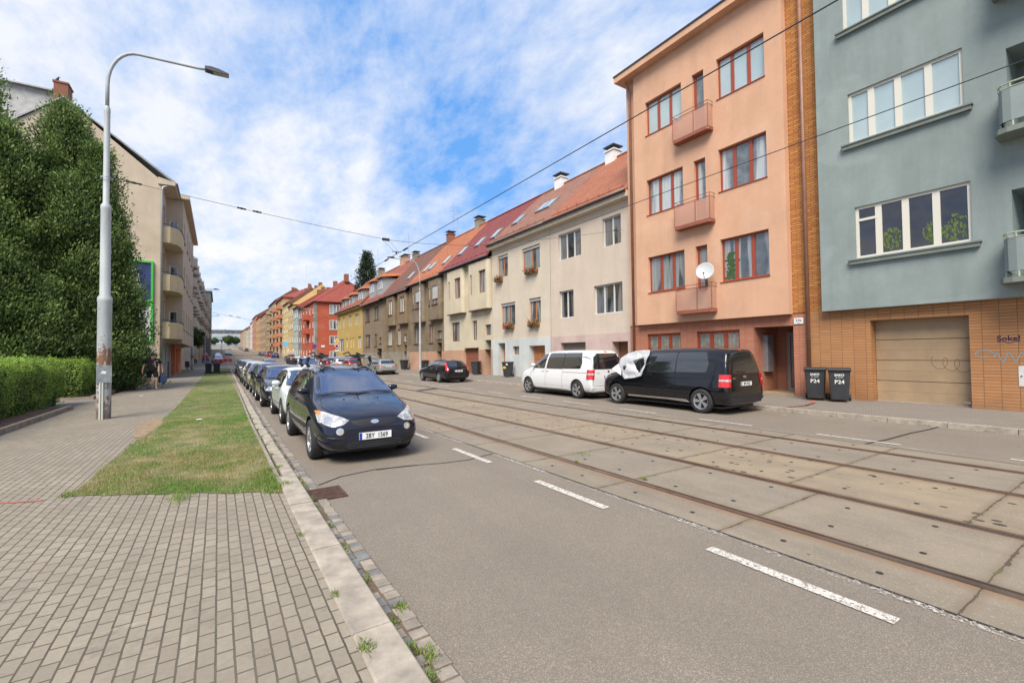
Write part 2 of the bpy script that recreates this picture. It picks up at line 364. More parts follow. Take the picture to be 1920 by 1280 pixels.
M['soil'] = mat('bed_soil', (.16, .09, .055), .95, var=.4, vscale=5, bump=.9, bscale=30)
def worn_white():
    m = bpy.data.materials.new('road_paint'); m.use_nodes = True; q = NT(m.node_tree); b = q.n['Principled BSDF']
    P = q.new('ShaderNodeNewGeometry').outputs['Position']
    k = q.math('MAXIMUM', q.ramp(q.noise(P, 55, 5, .75), .50, .60), q.ramp(q.noise(P, 11, 6, .85), .56, .62))
    b.inputs['Base Color'].default_value = (.56, .53, .48, 1); b.inputs['Roughness'].default_value = .8; tr = q.new('ShaderNodeBsdfTransparent'); mx = q.new('ShaderNodeMixShader', {0: q.math('MULTIPLY', k, .9), 1: b.outputs[0], 2: tr.outputs[0]}); q.l.new(mx.outputs[0], q.n['Material Output'].inputs[0])
    return m
M['roadpaint'] = worn_white()
def faint_white():
    m = bpy.data.materials.new('faint_paint'); m.use_nodes = True; q = NT(m.node_tree); b = q.n['Principled BSDF']
    P = q.new('ShaderNodeNewGeometry').outputs['Position']
    b.inputs['Base Color'].default_value = (.55, .52, .48, 1); b.inputs['Roughness'].default_value = .8
    k = q.math('MULTIPLY', q.ramp(q.noise(P, 38, 5, .8), .50, .56), q.ramp(q.noise(P, .8, 3, .6), .42, .55))
    tr = q.new('ShaderNodeBsdfTransparent'); mx = q.new('ShaderNodeMixShader', {0: k, 1: tr.outputs[0], 2: b.outputs[0]})
    q.l.new(mx.outputs[0], q.n['Material Output'].inputs[0]); return m
M['faint'] = faint_white()
M['tar'] = mat('tar_seam', (.03, .028, .027), .55)
M['rail'] = mat('rail_steel', (.26, .20, .165), .32, metal=.75, var=.35, vscale=2.5)
M['groove'] = mat('rail_groove', (.03, .022, .017), .9)

b = MB()
ys = [-400, -60] + list(range(-40, 60, 20)) + list(range(60, 920, 10)) + [1400, 2500]
for i in range(len(ys) - 1):
    for x0, x1 in ((-1500, -3.7), (-3.7, 17), (17, 1500)):
        a, c = ys[i], ys[i + 1]; b.quad((x0, a, gz(a) - .07), (x1, a, gz(a) - .07), (x1, c, gz(c) - .07), (x0, c, gz(c) - .07))
b.build('ground', M['earth'], kind='structure', fix=False)
strip('road', lambda y: kx(y) - .02, 12.75, 0, -12, 520, M['asphalt'])
strip('tram_track_bed', 3.84, 9.46, .004, -12, 520, M['slabs'])
strip('pavement', lambda y: -9 if y < 11 else -3.72, lambda y: kx(y) - .21, .1, -12, 6.2, M['paver'], step=1)
strip('pavement', lambda y: -9 if y < 11 else (-3.72 if y < 42 else -6), lambda y: -.9 if y > 8 else kx(y) - .21, .1, 6.2, 54, M['paver'], step=.9)
strip('pavement', -8, lambda y: kx(y) - .15, .1, 54, 520, M['paver2'])
b = MB()
for i in range(-12, 520, 4):
    b.quad((12.82, i, gz(i) + .1), (12.82, i + 4, gz(i + 4) + .1), (16.3, i + 4, gz(i + 4) + .16), (16.3, i, gz(i) + .16))
b.build('pavement', M['paver2'], kind='structure', fix=False)
# kerbs: single stones with joints
b = MB(); y = -3.9 + .06; rnd = random.Random(3)
while y < 200:
    L = 1.29 if y < 5.2 else (.9 if y < 60 else 4.0); g = .008 if y < 60 else 0
    w = .225 if y < 5.2 else .15; x1 = kx(y); z = gz(y) + .118 + rnd.uniform(-.004, .004); j = rnd.uniform(-.006, .006) if y > 5.2 else 0
    if 5.2 < y < 60: j += rnd.uniform(-.008, .008)
    e = .012
    b.prism([(x1 - w + j, gz(y) - .05), (x1 + j, gz(y) - .05), (x1 + j, z - e), (x1 - e + j, z), (x1 - w + e + j, z), (x1 - w + j, z - e)], lambda a, c, d: (a, d, c), y + g, y + L - g)
    y += L
b.build('kerb', M['kerbstone'], kind='structure')
b = MB(); y = -4
while y < 400:
    L = 1.0 if y < 60 else 8; z = gz(y) + .108 + rnd.uniform(-.003, .003); b.box(12.68, 12.84, y + .006, y + L - .006, gz(y) - .03, z); y += L
b.build('kerb', M['kerbstone'], kind='structure')
# thin inner edging between the kerb and the grass
b = MB(); y = 6.1
while y < 52: b.box(kx(y) - .235, kx(y) - .19, y, y + .88, .02, .125); y += .9
b.build('kerb', M['sett'], kind='structure')
strip('gutter', lambda y: kx(y) - .02, lambda y: kx(y) + .20, .004, -4, 60, M['dirt'], step=1)
b = MB(); y = -1.0
while y < 40:
    row = 0
    for k, (x0, w) in enumerate(((.015, .075), (.10, .095))):
        if rnd.random() < (.22 if k == 0 else .03) and y < 12: continue
        if 5.5 < y + k * .03 < 6.0: continue
        yy = y + k * .04 + rnd.uniform(-.006, .006); ln = .094; a = kx(y) + x0 + rnd.uniform(-.006, .006); c = a + w + rnd.uniform(-.004, .004)
        z = .016 + rnd.uniform(-.004, .006); e = .008; b.cur = 1 if rnd.random() < .32 else 0
        q4 = [(a, yy), (c, yy + rnd.uniform(-.005, .005)), (c, yy + ln - .008), (a, yy + ln - .008)]
        q5 = [(a + e, yy + e), (c - e, yy + e), (c - e, yy + ln - .008 - e), (a + e, yy + ln - .008 - e)]
        vs = [(p[0], p[1], -.01) for p in q4] + [(p[0], p[1], z - .006) for p in q4] + [(p[0], p[1], z) for p in q5]
        b.add(vs, [(i, (i + 1) % 4, 4 + (i + 1) % 4, 4 + i) for i in range(4)] + [(4 + i, 4 + (i + 1) % 4, 8 + (i + 1) % 4, 8 + i) for i in range(4)] + [(8, 9, 10, 11)])
    y += .1 if y < 14 else .12
b.build('gutter_setts', [M['sett'], M['setdark']], kind='structure')
# markings
b = MB()
def dash(x, y0, y1, w=.1, z=.009):
    n = max(1, int((y1 - y0) / 2))
    for i in range(n):
        a = y0 + (y1 - y0) * i / n; c = y0 + (y1 - y0) * (i + 1) / n; b.quad((x - w / 2, a, gz(a) + z), (x + w / 2, a, gz(a) + z), (x + w / 2, c, gz(c) + z), (x - w / 2, c, gz(c) + z))
y = 1.07
for k in range(40): dash(3.445, y, y + 1.25); y += 2.44
y = -1.06 - 1.2
for k in range(40): dash(9.82, y + .02, y + 1.32, .085); y += 2.58
for x0 in np.arange(1.6, 12.3, 1.0): b.quad((x0, 136, gz(136) + .02), (x0 + .5, 136, gz(136) + .02), (x0 + .5, 140, gz(140) + .02), (x0, 140, gz(140) + .02))
b.build('lane_marking', M['roadpaint'], kind='structure', fix=False)
b = MB(); dash(3.79, -3, 40, .07); dash(9.56, -3, 60, .075); b.build('lane_marking', M['faint'], kind='structure', fix=False)
M['redline'] = mat('red_paint_line', (.36, .12, .09), .85, var=.3, vscale=9)
M['yelmark'] = mat('yellow_spray', (.55, .42, .05), .8)
b = MB()
def ribbon(pts, w, z):
    vs = []
    for i, p in enumerate(pts):
        d = Vector(pts[min(i + 1, len(pts) - 1)][:2]) - Vector(pts[max(i - 1, 0)][:2]); n = Vector((-d.y, d.x)).normalized() * w / 2
        vs += [(p[0] + n.x, p[1] + n.y, z), (p[0] - n.x, p[1] - n.y, z)]
    b.add(vs, [(2 * i, 2 * i + 1, 2 * i + 3, 2 * i + 2) for i in range(len(pts) - 1)])
ribbon([(-3.4, 8.4), (-2.6, 7.7), (-1.95, 7.12), (-1.6, 6.98)], .05, .106)
b.build('red_line', M['redline'], kind='structure', fix=False)
b = MB(); ribbon([(12.86, 6.25), (13.6, 6.1), (14.3, 6.2), (14.9, 6.45)], .09, .150); b.build('red_line', M['redline'], kind='structure', fix=False)
b = MB(); ribbon([(11.9, 5.9), (12.05, 5.85)], .05, .006); ribbon([(12.72, 5.35), (12.8, 5.3)], .04, .117); b.build('yellow_mark', M['yelmark'], kind='structure', fix=False)
b = MB()
ribbon([(1.07, 6.21), (1.4, 6.47), (1.88, 6.58), (2.4, 6.50), (2.85, 6.36), (3.28, 6.32), (3.6, 6.42), (3.83, 6.48)], .022, .007)
ribbon([(1.9, 6.55), (2.15, 6.53), (2.5, 6.46)], .03, .0075)
ribbon([(9.46, 3.31), (10.2, 3.24), (11.3, 3.22), (12.2, 3.15), (12.68, 3.14)], .045, .007)
ribbon([(7.48, 19.5), (8.8, 20.2)], .5, .0095)
for x in (3.84, 9.46): ribbon([(x, y0) for y0 in range(-4, 60, 2)], .022, .006)
b.build('tar_seam', M['tar'], kind='structure', fix=False)
for i, (rx, lab) in enumerate(((4.43, 'worn steel tram rail nearest the parked dark minivan'), (5.86, 'second tram rail from the near kerb, beside the sandy middle slabs'),
                             (7.45, 'third tram rail from the near kerb, far edge of the sandy middle slabs'), (8.86, 'tram rail nearest the white and black vans'))):
    o = empty('tram_rail', (rx, 0, 0), lab, 'rail', 'tram rails in the street')
    for nm, a, c, z, mm in (('rail_head', -.030, .028, .016, M['rail']), ('guard_lip', .064, .080, .014, M['rail']), ('groove', .028, .064, .007, M['groove'])):
        if i % 2 == 1: a, c = -c, -a
        b = MB(); ys = list(range(-12, 60, 6)) + list(range(60, 500, 10)); vs = []
        for yy in ys: vs += [(rx + a, yy, gz(yy) + .002), (rx + a, yy, gz(yy) + z), (rx + c, yy, gz(yy) + z), (rx + c, yy, gz(yy) + .002)]
        b.add(vs, [(4 * k + j, 4 * k + j + 1, 4 * k + j + 5, 4 * k + j + 4) for k in range(len(ys) - 1) for j in range(3)]); b.build(nm, mm, o, fix=False)
# gutter drain
M['castiron'] = mat('rusty_iron', (.11, .062, .045), .7, metal=.3, var=.4, vscale=12)
o = empty('drain_grate', (1.08, 5.77, 0), 'rusty iron drain grate in the gutter beside the near kerb', 'drain')
b = MB(); b.box(.88, 1.28, 5.53, 5.56, 0, .02); b.box(.88, 1.28, 5.98, 6.01, 0, .02); b.box(.88, .91, 5.56, 5.98, 0, .02); b.box(1.25, 1.28, 5.56, 5.98, 0, .02)
for k in range(9): b.box(.91, 1.25, 5.575 + k * .046, 5.597 + k * .046, .002, .018)
b.build('grate', M['castiron'], o); b = MB(); b.box(.9, 1.26, 5.55, 6.0, .0, .006); b.build('pit', M['ink'], o)
o = empty('drain_grate', (12.4, 7.0, 0), 'flat iron drain cover at the far kerb behind the black van', 'drain')
b = MB(); b.box(12.15, 12.65, 6.8, 7.2, .004, .016); b.build('cover', M['castiron'], o)
# lifting-hole plugs in the slabs
b = MB(); rr = random.Random(5)
for lane, (xa, xb) in enumerate(((3.84, 4.43), (4.43, 5.86), (5.86, 7.45), (7.45, 8.86), (8.86, 9.46))):
    for k in range(-1, 12):
        if rr.random() < .3: continue
        y0 = (.89 if lane < 2 else 1.28) + (k - 1) * 1.6
        for fx in ((.5,) if lane in (0, 4) else (.22, .78)):
            for fy in (.3, .72):
                x = xa + (xb - xa) * fx + rr.uniform(-.06, .06); yy = y0 + 1.6 * fy + rr.uniform(-.08, .08); b.add([(x + .024 * math.cos(t * .524), yy + .024 * math.sin(t * .524), .0085) for t in range(12)], [tuple(range(12))])
b.build('slab_plugs', M['groove'], kind='structure', fix=False)

# ---------------------------------------------------------------- grass
def grass_mat():
    m = bpy.data.materials.new('lawn'); m.use_nodes = True; q = NT(m.node_tree); b = q.n['Principled BSDF']
    P = q.new('ShaderNodeNewGeometry').outputs['Position']
    c = q.mix(q.ramp(q.noise(P, 2.2, 6, .6), .40, .66), (.10, .14, .035, 1), (.34, .27, .14, 1))
    c = q.mix(q.math('MULTIPLY', q.ramp(q.noise(P, 40, 4, .7), .4, .6), .6), c, (.075, .10, .025, 1))
    q.l.new(c, b.inputs['Base Color']); b.inputs['Roughness'].default_value = .9
    q.l.new(q.new('ShaderNodeBump', {'Strength': .9, 'Distance': .02, 'Height': q.noise(P, 60, 4, .7)}).outputs[0], b.inputs['Normal'])
    return m
M['lawn'] = grass_mat(); M['blade'] = leaf_mat('grass_blades', (.34, .28, .13), (.12, .23, .035))
def gl(y): return -1.40 + .02 * min(max(0, y - 7), 10) * 1.6 + .0025 * max(0, y - 17) + .05 * nz(0, y, 3, 1.3)
strip('lawn', gl, lambda y: kx(y) - .22, .108, 7.0, 51.5, M['lawn'], step=.5)
strip('lawn', -.6, lambda y: kx(y) - .2, .108, 55, 68, M['lawn'])
b = MB(); fr = [(-1.44 + i * .0525, 7.06 - (i * .0525) * .62 + .10 * nz(i * .22, 2, 9) + .04 * nz(i * .9, 2, 9)) for i in range(41)]
b.add([(x, y, .107) for x, y in fr] + [(x, 7.02, .1075) for x, y in fr], [(i, i + 1, 42 + i, 41 + i) for i in range(40)]); b.build('lawn', M['lawn'], kind='structure', fix=False)
b = MB(); b.add([(-1.30 + .2 * math.cos(t) * (1 + .2 * math.sin(3 * t)), 12.9 + 1.6 * math.sin(t), .1105) for t in np.arange(0, 6.28, .4)], [tuple(range(16))]); b.build('bare_earth', mat('bare_earth', (.25, .18, .11), .95, var=.3, vscale=8, bump=.6), kind='structure', fix=False)
def blades(name, pts, h, w, m, tones, lean=.6, seed=1, label=None):
    """pts (n,3) -> one mesh of thin bent leaves"""
    rg = np.random.RandomState(seed); n = len(pts); p = np.array(pts); a = rg.uniform(0, 2 * np.pi, n); hh = h * rg.uniform(.5, 1.25, n)
    d = np.stack([np.cos(a), np.sin(a), np.zeros(n)], 1); s = np.stack([-np.sin(a), np.cos(a), np.zeros(n)], 1); la = rg.uniform(0, 2 * np.pi, n); L = np.stack([np.cos(la), np.sin(la), np.zeros(n)], 1) * (lean * hh * rg.uniform(.2, 1, n))[:, None]
    up = np.stack([np.zeros(n), np.zeros(n), hh], 1); ww = (w * rg.uniform(.7, 1.3, n))[:, None]
    v = np.stack([p - s * ww, p + s * ww, p + up * .9 + L + 0 * s], 1).reshape(-1, 3)
    me = bpy.data.meshes.new(name); me.vertices.add(3 * n); me.vertices.foreach_set('co', v.ravel().astype(np.float32))
    me.loops.add(3 * n); me.loops.foreach_set('vertex_index', np.arange(3 * n)); me.polygons.add(n); me.polygons.foreach_set('loop_start', np.arange(0, 3 * n, 3))
    at = me.attributes.new('tone', 'FLOAT', 'POINT'); at.data.foreach_set('value', np.repeat(np.clip(tones, 0, 1), 3).astype(np.float32)); me.materials.append(m); me.update()
    o = bpy.data.objects.new(name, me); link(o); return o
def grass_pts():
    rg = np.random.RandomState(4); out = []; tn = []
    for y0, y1, dens in ((5.6, 9, 5200), (9, 14, 2300), (14, 24, 900), (24, 51, 300), (55, 68, 200)):
        n = int((y1 - y0) * 2.0 * dens)
        for x, y in zip(rg.uniform(-1.55, .66, n), rg.uniform(y0, y1, n)):
            if y > 53 and x < -.6: continue
            e = gl(max(y, 7)) + .05 * nz(x, y, 0, 4)
            ii = (x + 1.44) / .0525; front = 7.06 - (x + 1.44) * .62 + .10 * nz(ii * .22, 2, 9) + .04 * nz(ii * .9, 2, 9) - .05 * rg.rand() ** 3
            if x < e or y < front or x > kx(y) - .22: continue
            if ((x + 1.3) / .22) ** 2 + ((y - 12.9) / 1.6) ** 2 < 1 and rg.rand() < .93: continue
            v = nz(x, y, 0, 1.2) + .5 * nz(x, y, 5, 3.5)
            if rg.rand() < .15 + .6 * (v < -.2): 
                if y < 12: continue
            out.append((x, y, .108)); tn.append((.28 if y < 9.5 else .42 if y < 12 else .66) + 1.7 * v + rg.uniform(-.25, .25) + (.25 if y > 12 else 0))
    return out, np.array(tn)
_p, _tn = grass_pts()
tag(blades('grass', _p, .038, .0035, M['blade'], _tn, seed=2), 'short patchy green and straw coloured grass on the verge beside the kerb', 'grass', kind='stuff')
# weeds along the kerb and gutter, taller tufts at the front corner of the verge
rg = np.random.RandomState(8); wp = []; wt = []
spots = [(.90, y, .04, 60, .05) for y in (2.2, 2.45, 2.75, 3.4, 4.0, 4.65, 5.25, 6.2, 6.35, 6.6, 7.2, 8.1, 9.0, 9.9, 11, 12, 13.5, 15, 17, 19, 22, 25)]
spots += [(.97, 2.35, .05, 120, .07), (1.0, 2.9, .04, 60, .05), (.88, 5.6, .05, 120, .09), (.66, 2.45, .03, 90, .05), (.64, 3.1, .015, 30, .03), (.6, 4.3, .012, 20, .03)]
spots += [(.50 + .08 * math.sin(i * 2.1), 5.95 + i * .14, .09, 260, .085) for i in range(8)] + [(-.35, 6.2, .12, 260, .05), (-1.42, 7.05, .07, 120, .03)]
spots += [(.70, 6.1 + i * .95, .05, 60, .05) for i in range(9)] + [(12.66, 6 - i * .9, .05, 30, .03) for i in range(6)] + [(4.5, 5.2, .02, 60, .02), (4.6, 4.0, .02, 60, .02), (4.95, 5.57, .1, 60, .012)]
spots += [(15.75, 8.2 - i * .13, .08, 20, .05) for i in range(5)]
for x, y, r, n, h in spots:
    for _ in range(n): 
        z = .112 if (x < .84 or x > 12.9) else .012
        wp.append((x + rg.normal() * r * .5, y + rg.normal() * r, z)); wt.append(.75 + rg.uniform(-.3, .25))
tag(blades('weeds', wp, .036, .005, M['blade'], np.array(wt), lean=1.2, seed=5), 'small green weeds sprouting from the kerb joints and gutter', 'weeds', kind='stuff')
# litter
M['paperwhite'] = mat('litter_paper', (.7, .7, .68), .7)
for x, y, z, l in ((-.38, 13.4, .13, 'crumpled white paper scrap lying on the grass verge'), (-2.6, 23.5, .105, 'white scrap of litter on the pavement near the walking man')):
    b = MB(); b.lathe([(0, 0), (.045, .004), (.06, .015), (.035, .028), (0, .03)], n=7); o = b.build('litter', M['paperwhite'], origin=(0, 0, 0)); o.location = (x, y, z); o.scale = (1.3, .7, .6); tag(o, l, 'litter')
# ---------------------------------------------------------------- building kit
class F:
    """flat frame of a wall: u along it, z up, d into the building"""
    def __init__(s, org, u, n): s.o = Vector(org); s.u = Vector(u); s.n = Vector(n)
    def P(s, a, z, d=0): return s.o + s.u * a + Vector((0, 0, z)) - s.n * d
    def off(s, d): return F(s.o - s.n * d, s.u, s.n)
def FR(x): return F((x, 0, 0), (0, 1, 0), (-1, 0, 0))     # far side of the street
def FL(x): return F((x, 0, 0), (0, 1, 0), (1, 0, 0))      # near side, facing the road
def FS(y): return F((0, y, 0), (1, 0, 0), (0, -1, 0))     # facing the camera
def fbox(b, f, u0, u1, z0, z1, d0, d1):
    vs = [f.P(u, z, d) for u in (u0, u1) for z in (z0, z1) for d in (d0, d1)]
    return b.add(vs, [(0, 1, 3, 2), (4, 6, 7, 5), (0, 4, 5, 1), (2, 3, 7, 6), (0, 2, 6, 4), (1, 5, 7, 3)])
def wall(b, f, u0, u1, z0, z1, ops, depth=.22, thick=True):
    us = sorted({u0, u1, *[min(max(o[0], u0), u1) for o in ops], *[min(max(o[1], u0), u1) for o in ops]})
    zs = sorted({z0, z1, *[min(max(o[2], z0), z1) for o in ops], *[min(max(o[3], z0), z1) for o in ops]})
    for a, c in zip(us, us[1:]):
        for e, g in zip(zs, zs[1:]):
            um, zm = (a + c) / 2, (e + g) / 2
            if any(o[0] < um < o[1] and o[2] < zm < o[3] for o in ops): continue
            b.quad(f.P(a, e), f.P(c, e), f.P(c, g), f.P(a, g))
    for o in ops:
        d = o[4] if len(o) > 4 else depth; a, c, e, g = o[:4]
        b.quad(f.P(a, e), f.P(a, e, d), f.P(a, g, d), f.P(a, g)); b.quad(f.P(c, e), f.P(c, e, d), f.P(c, g, d), f.P(c, g))
        b.quad(f.P(a, g), f.P(c, g), f.P(c, g, d), f.P(a, g, d)); b.quad(f.P(a, e), f.P(c, e), f.P(c, e, d), f.P(a, e, d))
def window(par, f, u0, u1, z0, z1, d=.15, cols=2, fm=None, pm=None, transom=0, sill=None, fw=.055, weights=None, tilt=None, name='window', mull=None, blind=0, label=None):
    b = MB(); t = .06; mw = mull or fw * 1.5; inner = u1 - u0
    fbox(b, f, u0, u1, z0, z0 + fw, d, d + t); fbox(b, f, u0, u1, z1 - fw, z1, d, d + t)
    fbox(b, f, u0, u0 + fw, z0 + fw, z1 - fw, d, d + t); fbox(b, f, u1 - fw, u1, z0 + fw, z1 - fw, d, d + t)
    ws = weights or [1] * cols; tot = sum(ws); cu = u0
    for k in range(cols - 1):
        cu += inner * ws[k] / tot; fbox(b, f, cu - mw / 2, cu + mw / 2, z0 + fw, z1 - fw, d, d + t)
    if transom:
        zt = z0 + (z1 - z0) * transom; fbox(b, f, u0 + fw, u1 - fw, zt - fw * .5, zt + fw * .5, d + .003, d + t)
    w = b.build(name, fm, par)
    if label: w['label'] = label
    b = MB(); fbox(b, f, u0 + fw * .5, u1 - fw * .5, z0 + fw * .5, z1 - fw * .5, d + .035, d + .045); b.build('pane', pm, w)
    if blind:
        b = MB(); fbox(b, f, u0 + .01, u1 - .01, z1 - (z1 - z0) * blind, z1 - .005, d - .05, d - .01); b.build('blind', M['shutter'], w)
    if sill:
        b = MB(); fbox(b, f, u0 - .07, u1 + .07, z0 - .06, z0 - .003, -.07, d + .01); b.build('sill', sill, w)
    return w
def gable_roof(b, y0, y1, xe, ze, xr, zr, t=.12, back=True):
    """street slope, back slope and closed ends, ridge along Y"""
    xb = 2 * xr - xe; zb = ze
    pr = [(xe, ze), (xr, zr), (xb, zb), (xb, zb - t), (xr, zr - t), (xe, ze - t)]
    b.prism(pr, lambda a, c, d: (a, d, c), y0, y1)
M['shutter'] = mat('grey_shutter', (.42, .42, .42), .5, var=.1)
M['wframe'] = mat('white_window_frame', (.66, .66, .62), .45)
M['gframe'] = mat('grey_window_frame', (.55, .58, .57), .4)
M['bframe'] = mat('brown_window_frame', (.20, .085, .04), .5)
M['oframe'] = mat('orange_wood_frame', (.42, .17, .055), .45)
M['rframe'] = mat('red_brown_frame', (.29, .055, .025), .38)
M['cframe'] = mat('cream_window_frame', (.62, .60, .52), .45)
M['pane'] = glass('window_glass', (.10, .11, .115), var=.75, scale=1.7)
M['panedark'] = glass('dark_window_glass', (.035, .035, .038), var=.8, scale=1.3)
M['panecurt'] = glass('curtained_glass', (.20, .22, .22), var=.35, scale=1.1)
M['panesky'] = mat('white_blind_glass', (.36, .45, .46), .05, spec=.9, coat=.6, var=.12, vscale=.8)  # pale reflected sky painted into the base colour of the panes
M['panemirror'] = mat('dark_reflecting_glass', (.028, .022, .02), .02, spec=.9, coat=.5, var=.6, vscale=1.5)
M['copper'] = mat('brown_downpipe', (.24, .12, .08), .5, var=.2)
M['ledge'] = mat('dark_ledge', (.10, .07, .05), .7, var=.3)
M['ledgegrey'] = mat('grey_green_ledge', (.17, .20, .18), .8, var=.2)
def downpipe(par, pts, m, r=.045):
    b = MB(); b.tube(pts, r, 8); b.build('downpipe', m, par, smooth=True)

# ---------------------------------------------------------------- the blue apartment house (right edge of the picture)
BX = 15.6; WX = 15.85; BG = .13
def bz(y, z): return y * 1.013, 1.65 + (z - 1.65) * 1.013
M['blue'] = stucco('blue_grey_stucco', (.25, .30, .29), var=.12, streak=.45)
def brick_dirt(q, c, P, sp, bt):
    lo = q.ramp(q.math('ADD', sp.outputs[2], q.math('MULTIPLY', q.noise(P, 2.0, 4), .9)), .45, 1.3, (1, 1, 1, 1), (0, 0, 0, 1))
    return q.mix(q.math('MULTIPLY', lo, .45), c, (.14, .085, .055, 1))
M['obrick'] = brick_mat('orange_brick', (.47, .235, .10), (.40, .185, .08), (.20, .12, .08), .30, .078, ms=.008, axis='WZ', offset=.0, extra=brick_dirt, bias=-.2)
M['ybrick'] = brick_mat('yellow_brick', (.56, .26, .075), (.40, .15, .05), (.16, .08, .04), .30, .078, ms=.010, axis='WZ', offset=.5, extra=brick_dirt)
M['pbrick'] = brick_mat('pink_brick', (.47, .20, .125), (.42, .17, .105), (.25, .13, .09), .30, .085, ms=.008, axis='WZ', offset=.0, extra=brick_dirt)
def blue_house():
    h = empty('apartment_house', (18, 2, BG), 'blue grey rendered apartment house over an orange brick ground floor with a beige garage door', 'building')
    f = FR(BX); zw = [(bz(5.46, 4.25), bz(3.06, 5.74)), (bz(5.55, 7.62), bz(3.12, 9.09)), (bz(5.62, 11.0), bz(3.18, 12.45))]
    ops = [(p[1][0], p[0][0], p[0][1], p[1][1], .14) for p in zw]
    lo = [(-2.2, 2.42, 6.75, 8.72, 1.2), (-2.2, 2.42, 3.35, 5.35, 1.2), (-2.2, 2.42, 10.15, 12.1, 1.2)]
    b = MB(); wall(b, f, -9, 6.46, 2.83, 16.5, ops + lo)
    b.quad(f.P(-9, 2.83), f.P(6.46, 2.83), f.P(6.46, 2.83, .3), f.P(-9, 2.83, .3)); fbox(b, f, -9, 6.46, 2.835, 16.5, 1.25, 9)
    fbox(b, f, 6.44, 6.46, 2.84, 16.5, .02, 1.2)
    b.build('wall', M['blue'], h)
    for i, p in enumerate(zw):
        u0, u1, z0, z1 = p[1][0], p[0][0], p[0][1], p[1][1]
        w = window(h, f, u0, u1, z0, z1, .06, 4, M['cframe'], M['panemirror'] if i == 0 else M['panesky'], sill=None, fw=.075, mull=.15, weights=[1.1, 1.05, 1, .9])
        if i == 0:
            b = MB(); fbox(b, f, u1 - .52, u1 - .075, z1 - .42, z1 - .35, .055, .10); b.build('transom_bar', M['cframe'], w)
            rg_ = random.Random(4)
            for c0, r0 in ((u0 + .3, .26), (u0 + .75, .2), (u0 + 1.6, .22)):
                lb = MB()
                for _ in range(91):
                    a = rg_.uniform(0, 6.28); rr_ = r0 * rg_.random() ** .5; cu_, cz_ = c0 + rr_ * math.cos(a), z0 + .42 + rr_ * 1.35 * math.sin(a); s_ = .05
                    lb.quad(f.P(cu_ - s_ * .4, cz_, .088), f.P(cu_, cz_ - s_, .089), f.P(cu_ + s_ * .4, cz_, .088), f.P(cu_ + .02, cz_ + s_, .089))
                lb.build('houseplant', mat('houseplant_green', (.10, .15, .03), .5, var=.5, vscale=12), w, fix=False)
        b = MB(); fbox(b, f, u0 - .14, u1 + .14, z0 - .16, z0 - .055, -.10, .0); fbox(b, f, u0 - .17, u1 + .17, z0 - .052, z0 - .012, -.13, .05); b.build('sill', M['ledgegrey'], w)
    for (zf, ztop) in ((6.62, 0), (3.22, 0), (10.0, 0)):
        x0, x1 = 14.92, 15.6
        pl = [(x1, 2.58), (x0 + .22, 2.58), (x0 + .06, 2.50), (x0, 2.35), (x0, -2.6), (x1, -2.6)]
        b = MB(); b.prism([(x, y) for x, y in pl], lambda a, c, d: (a, c, d), zf - .10, zf + .02); bal = b.build('balcony', M['ledgegrey'], h)
        q4 = [(x1 - .003, 2.5), (x0 + .24, 2.5), (x0 + .10, 2.42), (x0 + .05, 2.28), (x0 + .05, -2.5)]
        b = MB()
        for (xa, ya), (xc, yc) in zip(q4, q4[1:]): b.quad((xa, ya, zf + .16), (xc, yc, zf + .16), (xc, yc, zf + .90), (xa, ya, zf + .90)); b.quad((xa + .03, ya - .05, zf + .16), (xc + .03, yc - .05, zf + .16), (xc + .03, yc - .05, zf + .90), (xa + .03, ya - .05, zf + .90)); b.quad((xa, ya, zf + .90), (xc, yc, zf + .90), (xc + .03, yc - .05, zf + .90), (xa + .03, ya - .05, zf + .90))
        b.build('parapet', M['blue'], bal)
        b = MB(); b.tube([(a, c, zf + 1.02) for a, c in q4], .018, 6); b.tube([(a, c, zf + .92) for a, c in q4], .012, 6)
        for a, c in (q4[1], q4[3], (x0 + .05, 1.4), (x0 + .05, .4)):
            b.tube([(a, c, zf + .92), (a, c, zf + 1.02)], .014, 6); b.tube([(a + .02, c - .02, zf + .02), (a + .02, c - .02, zf + .16)], .02, 6)
        b.build('railing', mat('green_cream_rail', (.36, .40, .30), .5), bal)
        window(h, f, .2, 1.9, zf + .75, zf + 1.85, 1.19, 2, M['cframe'], M['panedark'])
    # ground floor
    g = FR(WX); b = MB(); gz0, gz1 = BG - .03, 2.48
    ga = (3.27, 5.33, gz0, gz1, .38)
    wall(b, g, -9, 7.05, gz0 - .1, 2.86, [(3.27, 5.33, gz0 - .1, gz1, .38)]); b.build('brick_base', M['obrick'], h)
    b = MB(); wall(b, g.off(-.002), 6.46, 7.42, 2.86, 15.5, []); b.build('brick_strip', M['ybrick'], h)
    b = MB()
    for k in range(4):
        z0 = BG + .03 + k * .585; fbox(b, g, 3.28, 5.32, z0 + .008, min(z0 + .577, 2.475), .34, .36)
        fbox(b, g, 3.28, 5.32, z0 + .288, z0 + .292, .336, .34)
    gd = b.build('garage_door', mat('beige_door', (.36, .255, .15), .6, var=.12, vscale=2, bump=.15, bscale=60, streak=.25), h)
    b = MB(); fbox(b, g, 3.27, 5.33, BG + .0, 2.48, .365, .37); b.build('door_gap', M['ink'], gd)
    b = MB(); fbox(b, g, 3.28, 5.32, BG - .0, BG + .032, .325, .345); b.build('bottom_seal', M['white'], gd)
    b = MB(); fbox(b, g, 3.36, 3.48, BG + .10, BG + .13, .33, .34); b.build('handle', M['chrome'], gd)
